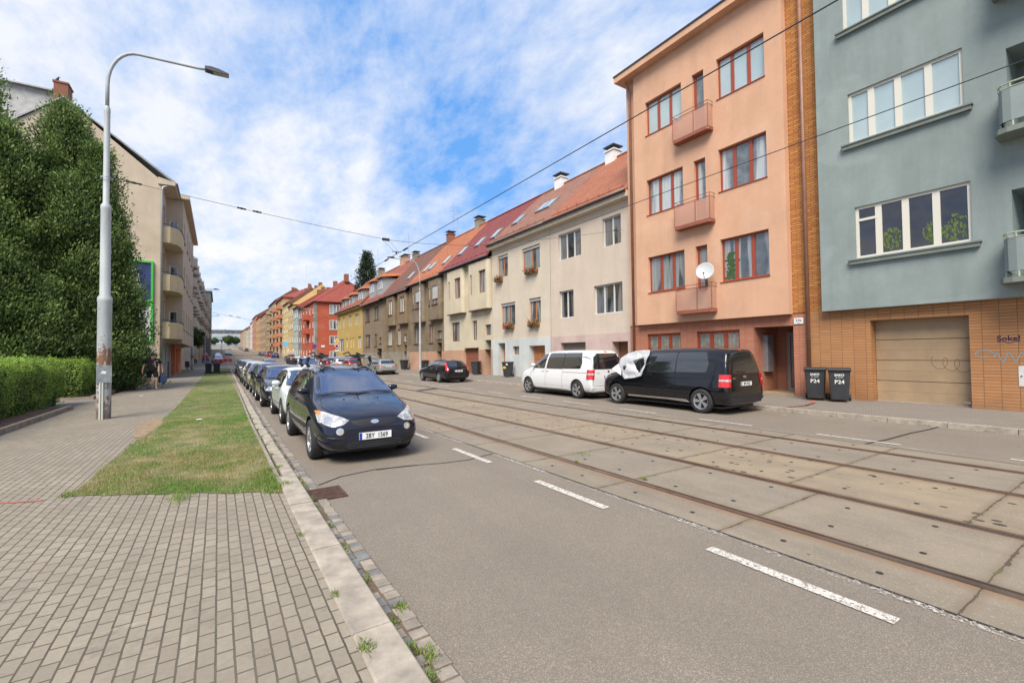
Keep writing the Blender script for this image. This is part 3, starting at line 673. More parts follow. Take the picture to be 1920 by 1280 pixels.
    # scribbled marks
    def scrawl(pts, w, m, d, name='graffiti'):
        b = MB(); vs = []
        for i, p in enumerate(pts):
            dd = Vector(pts[min(i + 1, len(pts) - 1)]) - Vector(pts[max(i - 1, 0)]); n = Vector((-dd.y, dd.x)).normalized() * w / 2
            vs += [g.P(p[0] + n.x, p[1] + n.y, d), g.P(p[0] - n.x, p[1] - n.y, d)]
        b.add(vs, [(2 * i, 2 * i + 1, 2 * i + 3, 2 * i + 2) for i in range(len(pts) - 1)]); b.build(name, m, h, fix=False)
    gm = mat('brown_spray', (.17, .12, .06), .8); pts = [(4.02 + .0, 1.25)]
    scrawl([(4.05 - .62 * t + .10 * math.sin(t * 17), 1.28 + .16 * math.cos(t * 17) - .1 * t) for t in [i / 60 for i in range(61)]], .012, gm, .337)
    pm = mat('purple_spray', (.035, .012, .05), .7)
    text_mesh('graffiti', 'Soke!', pm, h, g.P(2.60, 1.87, -.004), rot_face((-1, 0, 0)), .175, .001, align='CENTER', bold=.004, world=True)
    scrawl([(2.79 - .38 * t, 1.78 + .02 * math.sin(t * 9)) for t in [i / 12 for i in range(13)]], .014, pm, -.004)
    bm_ = mat('light_blue_spray', (.16, .34, .42), .7)
    scrawl([(3.02 - .16 * math.cos(t), 1.50 + .085 * math.sin(t)) for t in [i * .3 for i in range(18)]], .016, bm_, -.004)
    scrawl([(2.86 - .85 * t, 1.42 + .11 * math.sin(t * 26)) for t in [i / 80 for i in range(81)]], .015, bm_, -.004)
    # meter cupboard
    c = empty('meter_cabinet', (WX, 2.16, 1.0), 'white scribbled meter cabinet let into the orange brick wall', 'cabinet')
    b = MB(); fbox(b, g, 1.75, 2.46, .74, 1.22, -.012, .0); b.build('cover', mat('scuffed_white_metal', (.6, .6, .58), .6, var=.12, vscale=6), c)
    b = MB(); fbox(b, g, 2.40, 2.43, .96, .99, -.02, -.012); b.build('lock', M['gunmetal'], c)
    text_mesh('scribble', 'tuck', M['ink'], c, g.P(2.24, 1.13, -.014), rot_face((-1, 0, 0)), .12, .0005, world=True)
blue_house()

# ---------------------------------------------------------------- the peach apartment house
M['peach'] = stucco('peach_stucco', (.61, .365, .24), var=.08, streak=.30)
M['balcmetal'] = mat('brown_red_balcony', (.27, .085, .05), .5, var=.15)
def frosted():
    m = bpy.data.materials.new('frosted_panel'); m.use_nodes = True; q = NT(m.node_tree); b = q.n['Principled BSDF']
    b.inputs['Base Color'].default_value = (.60, .38, .29, 1); b.inputs['Roughness'].default_value = .25
    tr = q.new('ShaderNodeBsdfTransparent', {'Color': (.95, .86, .80, 1)}); mx = q.new('ShaderNodeMixShader', {0: .5, 1: tr.outputs[0], 2: b.outputs[0]})
    q.l.new(mx.outputs[0], q.n['Material Output'].inputs[0]); return m
M['frost'] = frosted()
def peach_house():
    h = empty('apartment_house', (19, 10.5, .15), 'peach rendered apartment house with red window frames and small glass fronted balconies', 'building')
    f = FR(BX); Y0, Y1 = 7.42, 13.78; ZB, ZT = 2.83, 14.0
    rows = [(4.19, 5.72), (7.55, 9.08), (11.03, 12.5)]
    ops = []; wr = []; wl = []; dr = []
    for z0, z1 in rows:
        wr.append((8.0, 9.76, z0, z1 + .05)); wl.append((11.3, 13.12, z0, z1)); dr.append((10.3, 10.8, z0 - .72 - .05, z1))
    for o in wr + wl + dr: ops.append(o + (.2,))
    b = MB(); wall(b, f, Y0, Y1, ZB, ZT, ops)
    b.quad(f.P(Y0, ZB), f.P(Y1, ZB), f.P(Y1, ZB, .26), f.P(Y0, ZB, .26))
    for u in (Y0, Y1): b.quad(f.P(u, ZB), f.P(u, ZT), f.P(u, ZT, .26), f.P(u, ZB, .26))
    b2 = FR(WX); wall(b, b2, Y1, 14.42, 2.78, ZT, []); b.quad(b2.P(14.42, 0), b2.P(14.42, ZT), b2.P(14.42, ZT, 9), b2.P(14.42, 0, 9)); b.quad(b2.P(7.05, 14), b2.P(7.05, ZT), b2.P(7.05, ZT, 9), b2.P(7.05, 14, 9))
    fbox(b, b2, 7.06, 14.41, 2.9, ZT, .9, 9)
    b.build('wall', M['peach'], h)
    b = MB(); fbox(b, f, 7.0, 14.60, ZT + .003, ZT + .26, -.36, 9); b.build('cornice', M['peach'], h)
    b = MB(); fbox(b, f, 6.98, 14.63, ZT + .265, ZT + .32, -.40, 9); b.build('roof', M['gunmetal'], h)
    for i, (o, p) in enumerate(zip(wr, wl)):
        w = window(h, f, *o, .13, 3, M['rframe'], [M['pane'], M['panecurt'], M['panesky']][i], fw=.06, mull=.12, weights=[1, 1, .9], sill=None)
        b = MB(); fbox(b, f, o[0] - .02, o[1] + .02, o[2] - .03, o[2] - .003, -.03, .19); b.build('sill', M['rframe'], w)
        if i == 0:
            b = MB(); rq = random.Random(2)
            for _ in range(140):
                cu_, cz_ = o[1] - .3 + rq.gauss(0, .09), o[2] + .1 + rq.random() * .95; s_ = .045
                b.quad(f.P(cu_ - s_, cz_, .158), f.P(cu_, cz_ - s_, .157), f.P(cu_ + s_, cz_, .158), f.P(cu_, cz_ + s_, .157))
            b.build('climbing_leaves', mat('climbing_plant', (.05, .10, .025), .5, var=.5, vscale=15), w, fix=False)
        w = window(h, f, *p, .13, 3, M['rframe'], [M['pane'], M['panecurt'], M['panesky']][i], fw=.06, mull=.12)
        b = MB(); fbox(b, f, p[0] - .02, p[1] + .02, p[2] - .03, p[2] - .003, -.03, .19); b.build('sill', M['rframe'], w)
        d = dr[i]; z0 = d[2]
        dw = window(h, f, d[0], d[1], z0, d[3], .13, 1, M['rframe'], M['panecurt'] if i else M['pane'], fw=.09, name='balcony_door')
        b = MB(); fbox(b, f, d[0] + .09, d[1] - .09, z0 + .1, z0 + .75, .12, .16); b.build('door_panel', M['rframe'], dw)
        # balcony, hung before the door
        u0, u1, zb_, zt_ = 9.93, 11.5, 1.65 + (rows[i][0] - 1.65) - 1.06, rows[i][0] - .12; D = .34
        b = MB(); b.prism([(u0, 0), (u0, -D + .05), (u0 + .06, -D), (u1 - .06, -D), (u1, -D + .05), (u1, 0)], lambda a, c, d_: f.P(a, d_, c), zb_ - .02, zb_ + .10)
        bal = b.build('balcony', M['balcmetal'], h)
        b = MB(); fbox(b, f, u0 + .03, u1 - .03, zb_ + .12, zt_ - .03, -D + .02, -D + .03); fbox(b, f, u0 + .02, u0 + .03, zb_ + .12, zt_ - .03, -D + .04, -.01); fbox(b, f, u1 - .03, u1 - .02, zb_ + .12, zt_ - .03, -D + .04, -.01)
        b.build('glass_panel', M['frost'], bal)
        b = MB()
        for u in (u0 + .01, u0 + .62, u1 - .01):
            b.tube([f.P(u, zb_ + .08, -D + .01), f.P(u, zt_, -D + .01)], .014, 6)
        b.tube([f.P(u0 + .01, zt_, 0), f.P(u0 + .01, zt_, -D + .01), f.P(u1 - .01, zt_, -D + .01), f.P(u1 - .01, zt_, 0)], .014, 6)
        b.tube([f.P(u0 + .01, zt_ + .13, 0), f.P(u0 + .01, zt_ + .13, -D + .02), f.P(u1 - .01, zt_ + .13, -D + .02), f.P(u1 - .01, zt_ + .13, -.02)], .013, 6)
        b.tube([f.P(u0 + .01, zt_, -D + .01), f.P(u0 + .01, zt_ + .13, -D + .02)], .011, 6); b.tube([f.P(u1 - .01, zt_, -D + .01), f.P(u1 - .01, zt_ + .13, -D + .02)], .011, 6)
        b.build('railing', M['balcmetal'], bal)
    g = FR(WX); b = MB()
    gw = [(9.25, 11.0, 1.35, 2.42, .16), (11.75, 13.45, 1.35, 2.42, .16), (7.42, 8.72, .05, 2.46, 1.5)]
    wall(b, g, 7.055, 14.42, -.05, 2.83, gw); fbox(b, g, 7.06, 14.41, -.05, 2.8, 1.53, 9); fbox(b, g, 7.06, 7.41, .0, 2.8, .02, 1.52)
    b.build('brick_base', M['pbrick'], h)
    for (u0, u1, z0, z1, d) in gw[:2]:
        w = window(h, g, u0, u1, z0, z1, .08, 3, M['rframe'], mat('pale_green_glass', (.22, .27, .24), .2, var=.3, vscale=5), fw=.07, mull=.14)
        b = MB()
        for k in range(13): u = u0 + (u1 - u0) * k / 12; b.tube([g.P(u, z0 + .01, .03), g.P(u, z1 - .02, .03)], .008, 5)
        for z in (z0 + .12, z0 + .5, z1 - .12): b.tube([g.P(u0, z, .03), g.P(u1, z, .03)], .008, 5)
        b.build('window_bars', M['rframe'], w)
    b = MB(); fbox(b, g, 7.45, 8.70, .1, .20, .02, 1.49); b.build('step', mat('entrance_step', (.30, .22, .13), .8, var=.2), h)
    d = window(h, g, 7.46, 8.3, .205, 2.3, 1.40, 2, mat('taupe_door', (.25, .215, .185), .45), M['panedark'], fw=.1, mull=.16, name='entrance_door', weights=[1, 1.9])
    b = MB(); fbox(b, g, 7.96, 8.0, 1.0, 1.25, 1.37, 1.4); b.build('handle', M['chrome'], d)
    b = MB(); fbox(b, g, 8.55, 8.72, .9, 2.2, .55, .95); b.build('letterboxes', M['zinc'], h)
    # pipes
    P = h; r = .055
    downpipe(P, [(15.50, 14.12, ZT - .1), (15.66, 14.12, ZT - .35), (15.74, 14.12, ZT - .55), (15.74, 14.12, .1)], M['copper'], r)
    downpipe(P, [(15.76, 6.93, 15.5), (15.76, 6.93, .15)], M['copper'], .06)
    t = empty('satellite_dish', (15.3, 10.2, 4.0), 'round white satellite dish standing on the lowest peach balcony', 'satellite dish')
    nrm = Vector((-.9, -.42, .32)).normalized(); rt = rot_face(nrm); c = Vector((15.12, 10.1, 4.62)); b = MB()
    b.lathe([(.001, .0), (.12, .008), (.22, .028), (.30, .055), (.32, .065), (.30, .048), (.12, -.004), (.001, -.012)], lambda r_, a, z: c + rt @ Vector((r_ * math.cos(a), r_ * math.sin(a) * 1.06, z - .05)), 28); b.build('dish', mat('dish_white', (.42, .44, .45), .5), t, smooth=True)
    b = MB(); tip = c + rt @ Vector((0, -.22, .28)); b.tube([c + rt @ Vector((0, -.32, 0)), tip], .010, 6); b.tube([tip, tip + rt @ Vector((0, .04, -.07))], .028, 8); b.tube([c - nrm * .06, c - nrm * .09 + Vector((.03, 0, -.6))], .018, 6); b.build('arm', M['gunmetal'], t)
    t = empty('air_conditioner', (15.45, 10.35, 3.05), 'white outdoor cooling unit behind the glass of the lowest peach balcony', 'air conditioner')
    b = MB(); b.box(15.32, 15.54, 10.28, 10.92, 3.24, 3.92); b.build('casing', M['white'], t); b = MB()
    b.lathe([(.001, 0), (.16, 0), (.16, .01)], lambda r_, a, z: Vector((15.315 - z, 10.48 + r_ * math.cos(a), 3.58 + r_ * math.sin(a))), 20); b.build('fan_grille', M['gunmetal'], t)
    s = empty('house_number_sign', (WX, 7.3, 2.55), 'small white house number sign 24a at the corner of the pink brick', 'sign')
    b = MB(); fbox(b, g, 7.10, 7.38, 2.50, 2.70, -.035, -.01); b.build('plate', M['white'], s); text_mesh('number', '24a', M['ink'], s, g.P(7.24, 2.615, -.037), rot_face((-1, 0, 0)), .13, .001, world=True)
    text_mesh('street_name', 'ulice', M['ink'], s, g.P(7.24, 2.53, -.037), rot_face((-1, 0, 0)), .04, .001, world=True)
    s = empty('intercom', (WX, 8.8, 1.4), 'small metal intercom panel on the brick beside the entrance', 'intercom'); b = MB(); fbox(b, g.off(.6), 8.60, 8.72, 1.3, 1.55, -.0, .05); b.build('panel', M['zinc'], s)
peach_house()

# ---------------------------------------------------------------- the row of gabled terrace houses
TX = 16.1; XR = 20.6; ZR = 13.65
def skylight(par, y, x, w=.75, l=1.15, z0=8.7):
    sl = Vector((XR - 15.68, 0, ZR - z0)).normalized(); nrm = Vector((-sl.z, 0, sl.x)); t = (x - 15.68) / sl.x; c = Vector((15.68, y, z0 + .03)) + sl * t
    def q(bb, w_, l_, h0, h1):
        vs = [c + Vector((0, a * w_ / 2, 0)) + sl * (e * l_ / 2) + nrm * hh for a in (-1, 1) for e in (-1, 1) for hh in (h0, h1)]
        bb.add(vs, [(0, 1, 3, 2), (4, 6, 7, 5), (0, 4, 5, 1), (2, 3, 7, 6), (0, 2, 6, 4), (1, 5, 7, 3)])
    b = MB(); q(b, w, l, -.02, .08); s = b.build('skylight', M['zinc'], par); b = MB(); q(b, w - .16, l - .18, .08, .095); b.build('pane', M['panesky'], s)
def bay(par, f, u0, u1, z0, z1, wins, m, fm, pm, D=.36, sill=None, blind=0):
    ff = f.off(-D); b = MB(); fl = [u0 + .22, u1 - .22]
    wall(b, ff, fl[0], fl[1], z0, z1, [w + (.16,) for w in wins])
    for s, a in ((1, fl[1]), (-1, fl[0])):
        pts = [(a, -D)] + [(a + s * .22 * math.sin(t), -D + .22 * (1 - math.cos(t)) * (D / .36)) for t in (.4, .8, 1.2, 1.57)] + [(a + s * .22, 0)]
        for (p, d), (p2, d2) in zip(pts, pts[1:]): b.quad(f.P(p, z0, d), f.P(p2, z0, d2), f.P(p2, z1, d2), f.P(p, z1, d))
    pl = [(u0, 0), (u0, -D + .2), (u0 + .08, -D + .06), (u0 + .22, -D), (u1 - .22, -D), (u1 - .08, -D + .06), (u1, -D + .2), (u1, 0)]
    b.add([f.P(a, z0, d) for a, d in pl], [tuple(range(8))]); b.add([f.P(a, z1, d) for a, d in pl], [tuple(range(8))])
    o = b.build('bay', m, par)
    b = MB(); b.prism([(a, d - (.05 if d < 0 else 0)) for a, d in pl], lambda a, d, c: f.P(a, c, d), z0 - .07, z0 - .004); b.build('ledge', sill or M['ledge'], o)
    for w in wins:
        window(par, ff, *w, .1, 2 if w[1] - w[0] > .7 else 1, fm, pm, sill=sill, blind=blind)
def terrace(label, y0, y1, col, roof, zE, wins, doors=(), bays=(), skys=(), chim=(), plinth=None, zp=1.9, fm=None, pm=None, sill=None, cornice=None, gutter=None, side=True, xr=XR, zr=ZR, name='terraced_house', dark=(.24,)):
    h = empty(name, (TX + 4, (y0 + y1) / 2, gz(y0) + .16), label, 'house', 'terraced houses across the street')
    f = FR(TX); b = MB(); zb = 0
    ops = [w[:4] + (.18,) for w in wins] + [d[:4] + (d[4],) for d in doors]
    up = [o for o in ops]
    zpl = zp if plinth else zb
    for o in list(ops): pass
    wall(b, f, y0, y1, zpl, zE, [(o[0], o[1], max(o[2], zpl), o[3], o[4]) for o in ops if o[3] > zpl + .01])
    fbox(b, f, y0 + .01, y1 - .01, 0, zE - .05, 1.3, 9)
    b.build('wall', col, h)
    if plinth:
        b = MB(); wall(b, f.off(-.03), y0, y1, zb, zp, [(o[0], o[1], o[2], min(o[3], zp), o[4] + .03) for o in ops if o[2] < zp - .01]); b.quad(f.P(y0, zp, -.03), f.P(y1, zp, -.03), f.P(y1, zp, 0), f.P(y0, zp, 0)); b.build('plinth', plinth, h)
    for w in wins:
        kw = w[4] if len(w) > 4 else {}
        window(h, f, *w[:4], kw.get('d', .12), kw.get('cols', 2), kw.get('fm', fm), kw.get('pm', pm), sill=kw.get('sill', sill), blind=kw.get('blind', 0), fw=kw.get('fw', .055))
    for d in doors:
        b = MB(); fbox(b, f, d[0], d[1], d[2] + .0, d[3], d[4] - .06, d[4] - .01); dd = b.build(d[6] if len(d) > 6 else 'door', d[5], h)
        if d[1] - d[0] < 1.3:
            b = MB(); fbox(b, f, d[0] + .08, d[0] + .11, d[2] + .9, d[2] + 1.1, d[4] - .09, d[4] - .06); b.build('handle', M['zinc'], dd)
        else:
            b = MB()
            for k in range(1, 5): z = d[2] + (d[3] - d[2]) * k / 5; fbox(b, f, d[0] + .02, d[1] - .02, z - .008, z + .008, d[4] - .066, d[4] - .06)
            b.build('door_rib', M['ledge'], dd)
    for bb in bays: bay(h, f, bb[0], bb[1], bb[2], bb[3], bb[4], col, fm, pm, sill=sill, blind=bb[5] if len(bb) > 5 else 0)
    if cornice:
        b = MB(); fbox(b, f, y0, y1, zE + .003, zE + .28, -.36, 1.2); b.build('cornice', cornice, h)
    zr0 = zE + (.31 if cornice else .02)
    b = MB(); gable_roof(b, y0, y1, TX - .42, zr0, xr, zr); rf = b.build('roof', roof, h)
    b = MB(); b.tube([(xr, y0, zr + .02), (xr, y1, zr + .02)], .09, 8); b.build('ridge_tiles', roof, rf)
    b = MB(); gd = M['gunmetal'] if gutter is None else gutter
    b.tube([(TX - .47, y0, zr0 - .04), (TX - .47, y1, zr0 - .04)], .065, 8); b.build('gutter', gd, h, smooth=True)
    b = MB()
    b.box(TX - .13, TX - .11, y0 + .3, y1 - .3, zr0 + .30, zr0 + .34)
    for k in range(int((y1 - y0) / .8)): yy = y0 + .4 + k * .8; b.box(TX - .14, TX - .10, yy, yy + .12, zr0 + .28, zr0 + .42)
    b.build('snow_guard', roof, rf)
    for s in skys: skylight(h, *s, z0=zr0)
    for c in chim:
        y, x, w, l, zt, m = c; zc = zr - abs(x - xr) * .95 - .4
        b = MB(); b.box(x - w / 2, x + w / 2, y - l / 2, y + l / 2, zc, zt); b.box(x - w / 2 - .06, x + w / 2 + .06, y - l / 2 - .06, y + l / 2 + .06, zt + .003, zt + .08); ch = b.build('chimney', m, h)
        b = MB()
        for kx_ in (-.8, 0, .8):
            for s_ in (-1, 1): b.tube([(x + s_ * w * .35, y + kx_ * l * .4, zt + .08), (x + s_ * w * .35, y + kx_ * l * .4, zt + .28)], .02, 5)
        b.box(x - w / 2 - .1, x + w / 2 + .1, y - l / 2 - .08, y + l / 2 + .08, zt + .28, zt + .33); b.build('chimney_cap', M['gunmetal'], ch)
    return h
M['w2'] = stucco('pinkish_cream_stucco', (.56, .475, .39), var=.06, streak=.2)
M['w1'] = stucco('pale_cream_stucco', (.57, .50, .40), var=.07, streak=.22)
M['cream'] = stucco('yellowish_cream_stucco', (.545, .48, .355), var=.10, streak=.25)
M['brn2'] = stucco('grey_brown_stucco', (.21, .165, .112), var=.25, streak=.45)
M['brn1'] = stucco('worn_brown_stucco', (.22, .165, .105), var=.22, streak=.45)
M['brn0'] = stucco('taupe_stucco', (.23, .18, .13), var=.12, streak=.3)
M['yellow'] = stucco('ochre_yellow_stucco', (.46, .33, .115), var=.08)
M['pinkpl'] = stucco('pink_plinth', (.46, .28, .19), var=.15)
M['whitepl'] = stucco('white_plinth', (.52, .55, .54), var=.14)
M['pinkwhite'] = stucco('pink_white_plinth', (.52, .40, .36), var=.14)
M['greypl'] = stucco('grey_plinth', (.27, .24, .19), var=.3)
M['tile_or'] = roof_tile('orange_brown_tiles', (.40, .14, .065), (.34, .11, .05))
M['tile_pk'] = roof_tile('weathered_tiles', (.34, .15, .095), (.25, .10, .06), worn=(.22, .13, .09))
M['tile_dr'] = roof_tile('dark_red_tiles', (.25, .05, .042), (.20, .04, .035), pitch=.3)
M['tile_bo'] = roof_tile('bright_orange_tiles', (.46, .155, .06), (.40, .125, .05))
M['tile_br'] = roof_tile('brown_tiles', (.21, .082, .05), (.17, .065, .04), worn=(.12, .07, .05))
M['tile_rb'] = roof_tile('red_brown_tiles', (.33, .10, .06), (.28, .08, .05))
M['tile_rd'] = roof_tile('red_tiles', (.35, .075, .05), (.30, .06, .04))
M['tile_rdx'] = roof_tile('red_tiles_side', (.35, .075, .05), (.30, .06, .04), axis='X')
M['wbrick'] = brick_mat('chimney_brick', (.33, .11, .06), (.26, .09, .05), (.2, .15, .12), .26, .08, axis='WZ')
M['garred'] = mat('red_brown_garage', (.24, .085, .045), .55, var=.1)
M['garwood'] = mat('orange_wood_door', (.40, .15, .05), .5, var=.2)
M['greydoor'] = mat('grey_brown_door', (.20, .165, .14), .55, var=.15)
O = {'fm': M['oframe'], 'blind': .12}
terrace('pinkish cream terraced house with grey windows beside the peach building', 14.44, 20.62, M['w2'], M['tile_or'], 8.86,
        [(15.13, 16.36, 6.86, 8.3, {}), (17.98, 19.87, 6.82, 8.28, {'cols': 3}), (18.63, 19.85, 3.56, 5.08, {}), (15.1, 17.05, 3.56, 5.02, {'cols': 3})],
        doors=[(17.7, 19.75, .05, 2.2, .3, M['greydoor'], 'garage_door'), (14.79, 15.8, .05, 2.16, .5, M['bframe'], 'door')],
        chim=[(19.9, 20.6, .65, .75, 14.1, M['white']), (16.2, 20.9, .7, .6, 14.2, M['greypl'])], plinth=M['pinkwhite'], zp=2.58, fm=M['gframe'], pm=M['panedark'], cornice=M['w1'])
terrace('pale cream terraced house with orange wood windows and flower boxes', 20.64, 27.28, M['w1'], M['tile_pk'], 8.86,
        [(25.2, 26.5, 6.8, 8.3, O), (21.63, 23.5, 6.78, 8.22, O), (24.37, 26.12, 3.5, 5.0, O), (21.6, 22.82, 3.48, 5.0, O), (23.93, 24.68, 1.56, 2.1, {'cols': 1, 'fm': M['oframe']})],
        doors=[(25.6, 26.5, .05, 2.35, .5, M['garwood'], 'door'), (21.2, 22.8, .05, 2.1, .4, M['garwood'], 'garage_door')],
        skys=[(26.0, 17.6), (23.6, 17.9), (22.8, 17.9)], chim=[(25.0, 20.6, .65, .75, 14.1, M['white'])], plinth=M['whitepl'], zp=2.58, fm=M['oframe'], pm=M['pane'], cornice=M['w1'])
B8 = 4.86
terrace('yellowish cream terraced house with rounded bays and a dark red roof', 27.3, 35.4, M['cream'], M['tile_dr'], 8.52,
        [(32.42, 33.9, 2.66, 4.2, {}), (29.55, 30.25, 2.67, 4.12, {'cols': 1}), (27.46, 28.3, 2.97, 3.72, {'cols': 1})],
        doors=[(29.3, 31.6, .05, 2.1, .2, M['garred'], 'garage_door'), (27.5, 28.35, .05, 2.62, .7, M['bframe'], 'door')],
        bays=[(31.2, 34.1, B8, 8.3, [(31.55, 32.6, 6.0, 7.62), (33.45, 33.72, 6.0, 7.5)]), (27.3, 30.3, B8, 8.3, [(27.6, 28.6, 6.0, 7.62), (29.65, 29.92, 6.0, 7.5)])],
        skys=[(34.2, 17.4), (31.6, 17.6), (29.4, 17.8)], plinth=M['pinkpl'], zp=1.95, fm=M['bframe'], pm=M['pane'])
terrace('dark brown terraced house with bright orange roof and rolled shutters', 35.42, 43.6, M['brn2'], M['tile_bo'], 8.4,
        [(40.78, 42.4, 2.68, 4.35, {}), (37.78, 38.68, 2.68, 4.33, {}), (35.82, 36.75, 2.95, 3.7, {'cols': 1})],
        doors=[(35.85, 36.85, .05, 2.66, .6, M['garred'], 'door')],
        bays=[(39.3, 42.1, B8 - .15, 8.2, [(39.65, 41.15, 6.0, 7.6), (41.5, 41.75, 6.0, 7.5)], .62), (35.5, 38.1, B8 - .15, 8.2, [(35.85, 37.1, 6.0, 7.6), (37.55, 37.8, 6.0, 7.5)], .7)],
        skys=[(41.6, 17.2), (40.2, 17.2), (37.0, 17.2)], chim=[(37.4, 20.8, .7, .8, 14.3, M['greypl']), (43.2, 20.5, .7, .7, 14.2, M['wbrick'])], plinth=M['pinkpl'], zp=1.9, fm=M['bframe'], pm=M['pane'], sill=M['ledge'])
terrace('worn brown terraced house with white windows and a dull brown roof', 43.62, 52.4, M['brn1'], M['tile_br'], 8.15,
        [(49.2, 50.65, 2.7, 4.36, {'fm': M['wframe']}), (46.38, 47.3, 2.7, 4.34, {'fm': M['wframe']}), (44.45, 45.4, 2.98, 3.78, {'cols': 1})],
        doors=[(44.45, 45.3, .05, 2.66, .6, M['greydoor'], 'door')],
        bays=[(47.6, 50.2, B8, 7.95, [(47.95, 49.3, 6.0, 7.6)]), (43.9, 46.4, B8, 7.95, [(44.2, 45.5, 6.0, 7.6)])],
        skys=[(46.5, 17.4)], chim=[], plinth=M['greypl'], zp=1.95, fm=M['wframe'], pm=M['panecurt'], sill=M['ledge'])
hh = terrace('taupe terraced house with grey walled roof dormers', 52.42, 61.22, M['brn0'], M['tile_rb'], 8.05,
        [(57.75, 59.9, 2.7, 4.23, {}), (54.8, 55.87, 2.7, 4.2, {}), (57.72, 59.95, 5.93, 7.57, {}), (54.07, 55.85, 5.93, 7.48, {}), (53.05, 53.9, 3.0, 3.72, {'cols': 1})],
        doors=[(52.9, 54.8, .05, 2.4, .5, M['bframe'], 'door')], chim=[(58, 20.8, .7, 2.0, 14.5, M['pinkpl']), (53.5, 20.6, .6, 1.0, 14.1, M['greypl'])], plinth=M['greypl'], zp=1.95, fm=M['bframe'], pm=M['pane'], sill=M['ledge'])
M['dormer'] = mat('grey_dormer_sheet', (.30, .33, .34), .6, var=.1)
def dormer(par, y0, y1, z1, x0=16.5):
    b = MB(); b.box(x0, 20, y0, y1, 8.6, z1); d = b.build('dormer', M['dormer'], par)
    b = MB(); b.add([(x0 - .35, y0 - .3, z1 + .01), (x0 - .35, y1 + .3, z1 + .01), (20.4, y1 + .3, z1 + .6), (20.4, y0 - .3, z1 + .6), (x0 + .3, y0 - .05, z1 + .6), (x0 + .3, y1 + .05, z1 + .6)], [(0, 1, 5, 4), (4, 5, 2, 3), (0, 4, 3), (1, 2, 5), (0, 3, 2, 1)]); b.build('dormer_roof', M['tile_bo'], d)
    window(par, FR(x0), y0 + .25, y1 - .25, z1 - 1.3, z1 - .15, -.05, 2, M['wframe'], M['pane'])
for y0, z in ((53.6, 10.9), (57.2, 10.9)): dormer(hh, y0, y0 + 2.2, z)
hy = terrace('ochre yellow terraced house with white windows and roof dormers', 61.24, 76.6, M['yellow'], M['tile_rb'], 8.05,
        [(74.5, 76.2, 5.92, 7.46, {}), (71.6, 72.6, 5.92, 7.46, {'cols': 1}), (67.3, 68.85, 5.9, 7.42, {}), (63.45, 65.15, 5.94, 7.34, {}), (72.3, 75.2, 2.2, 4.17, {}), (69.6, 70.5, 2.75, 4.16, {'cols': 1}), (65.9, 66.6, 2.75, 4.16, {'cols': 1}), (67.4, 68.1, 2.75, 4.16, {'cols': 1}), (62.1, 63.75, 2.65, 4.17, {}), (69.6, 70.5, .9, 1.5, {'cols': 1}), (64, 65, .9, 1.5, {'cols': 1})],
        chim=[(68, 20.7, .7, 1.2, 14.4, M['greypl'])], fm=M['wframe'], pm=M['pane'], cornice=M['yellow'])
for y0, z in ((62.5, 10.6), (67.8, 10.4), (72.6, 10.3)): dormer(hy, y0, y0 + 2.6, z)
# flowers in the window boxes
M['flower'] = mat('geranium_red', (.55, .06, .06), .6, var=.4, vscale=20); M['leafg'] = mat('flower_leaves', (.06, .13, .03), .6, var=.5, vscale=14)
for i, (y, z, w, l) in enumerate(((26.2, 6.62, .8, 'red geranium box on the upper left sill of the cream house'), (22.4, 6.62, 1.2, 'red geranium box on the upper right sill of the cream house'), (25.0, 3.38, 1.1, 'red geranium box on the lower left sill of the cream house'), (22.2, 3.38, 1.0, 'red geranium box on the lower right sill of the cream house'))):
    o = empty('flower_box', (TX - .15, y, z), l, 'flower box', 'flower boxes on the window sills'); rq = random.Random(i)
    b = MB(); b.box(TX - .22, TX - .02, y - w / 2, y + w / 2, z - .1, z + .08); b.build('box', M['bframe'], o)
    for nm, m_, n_, sz in (('leaves', M['leafg'], 260, .05), ('flowers', M['flower'], 110, .04)):
        b = MB()
        for _ in range(n_):
            p = Vector((TX - .17 + rq.gauss(0, .08) - (.05 if nm == 'flowers' else 0), y + rq.uniform(-w / 2, w / 2), z + .1 + rq.gauss(0, .11))); a = Vector((rq.gauss(0, 1), rq.gauss(0, 1), rq.gauss(0, 1))).normalized() * sz; c_ = a.orthogonal().normalized() * sz
            b.quad(p - a, p + c_, p + a, p - c_)
        b.build(nm, m_, o, fix=False)
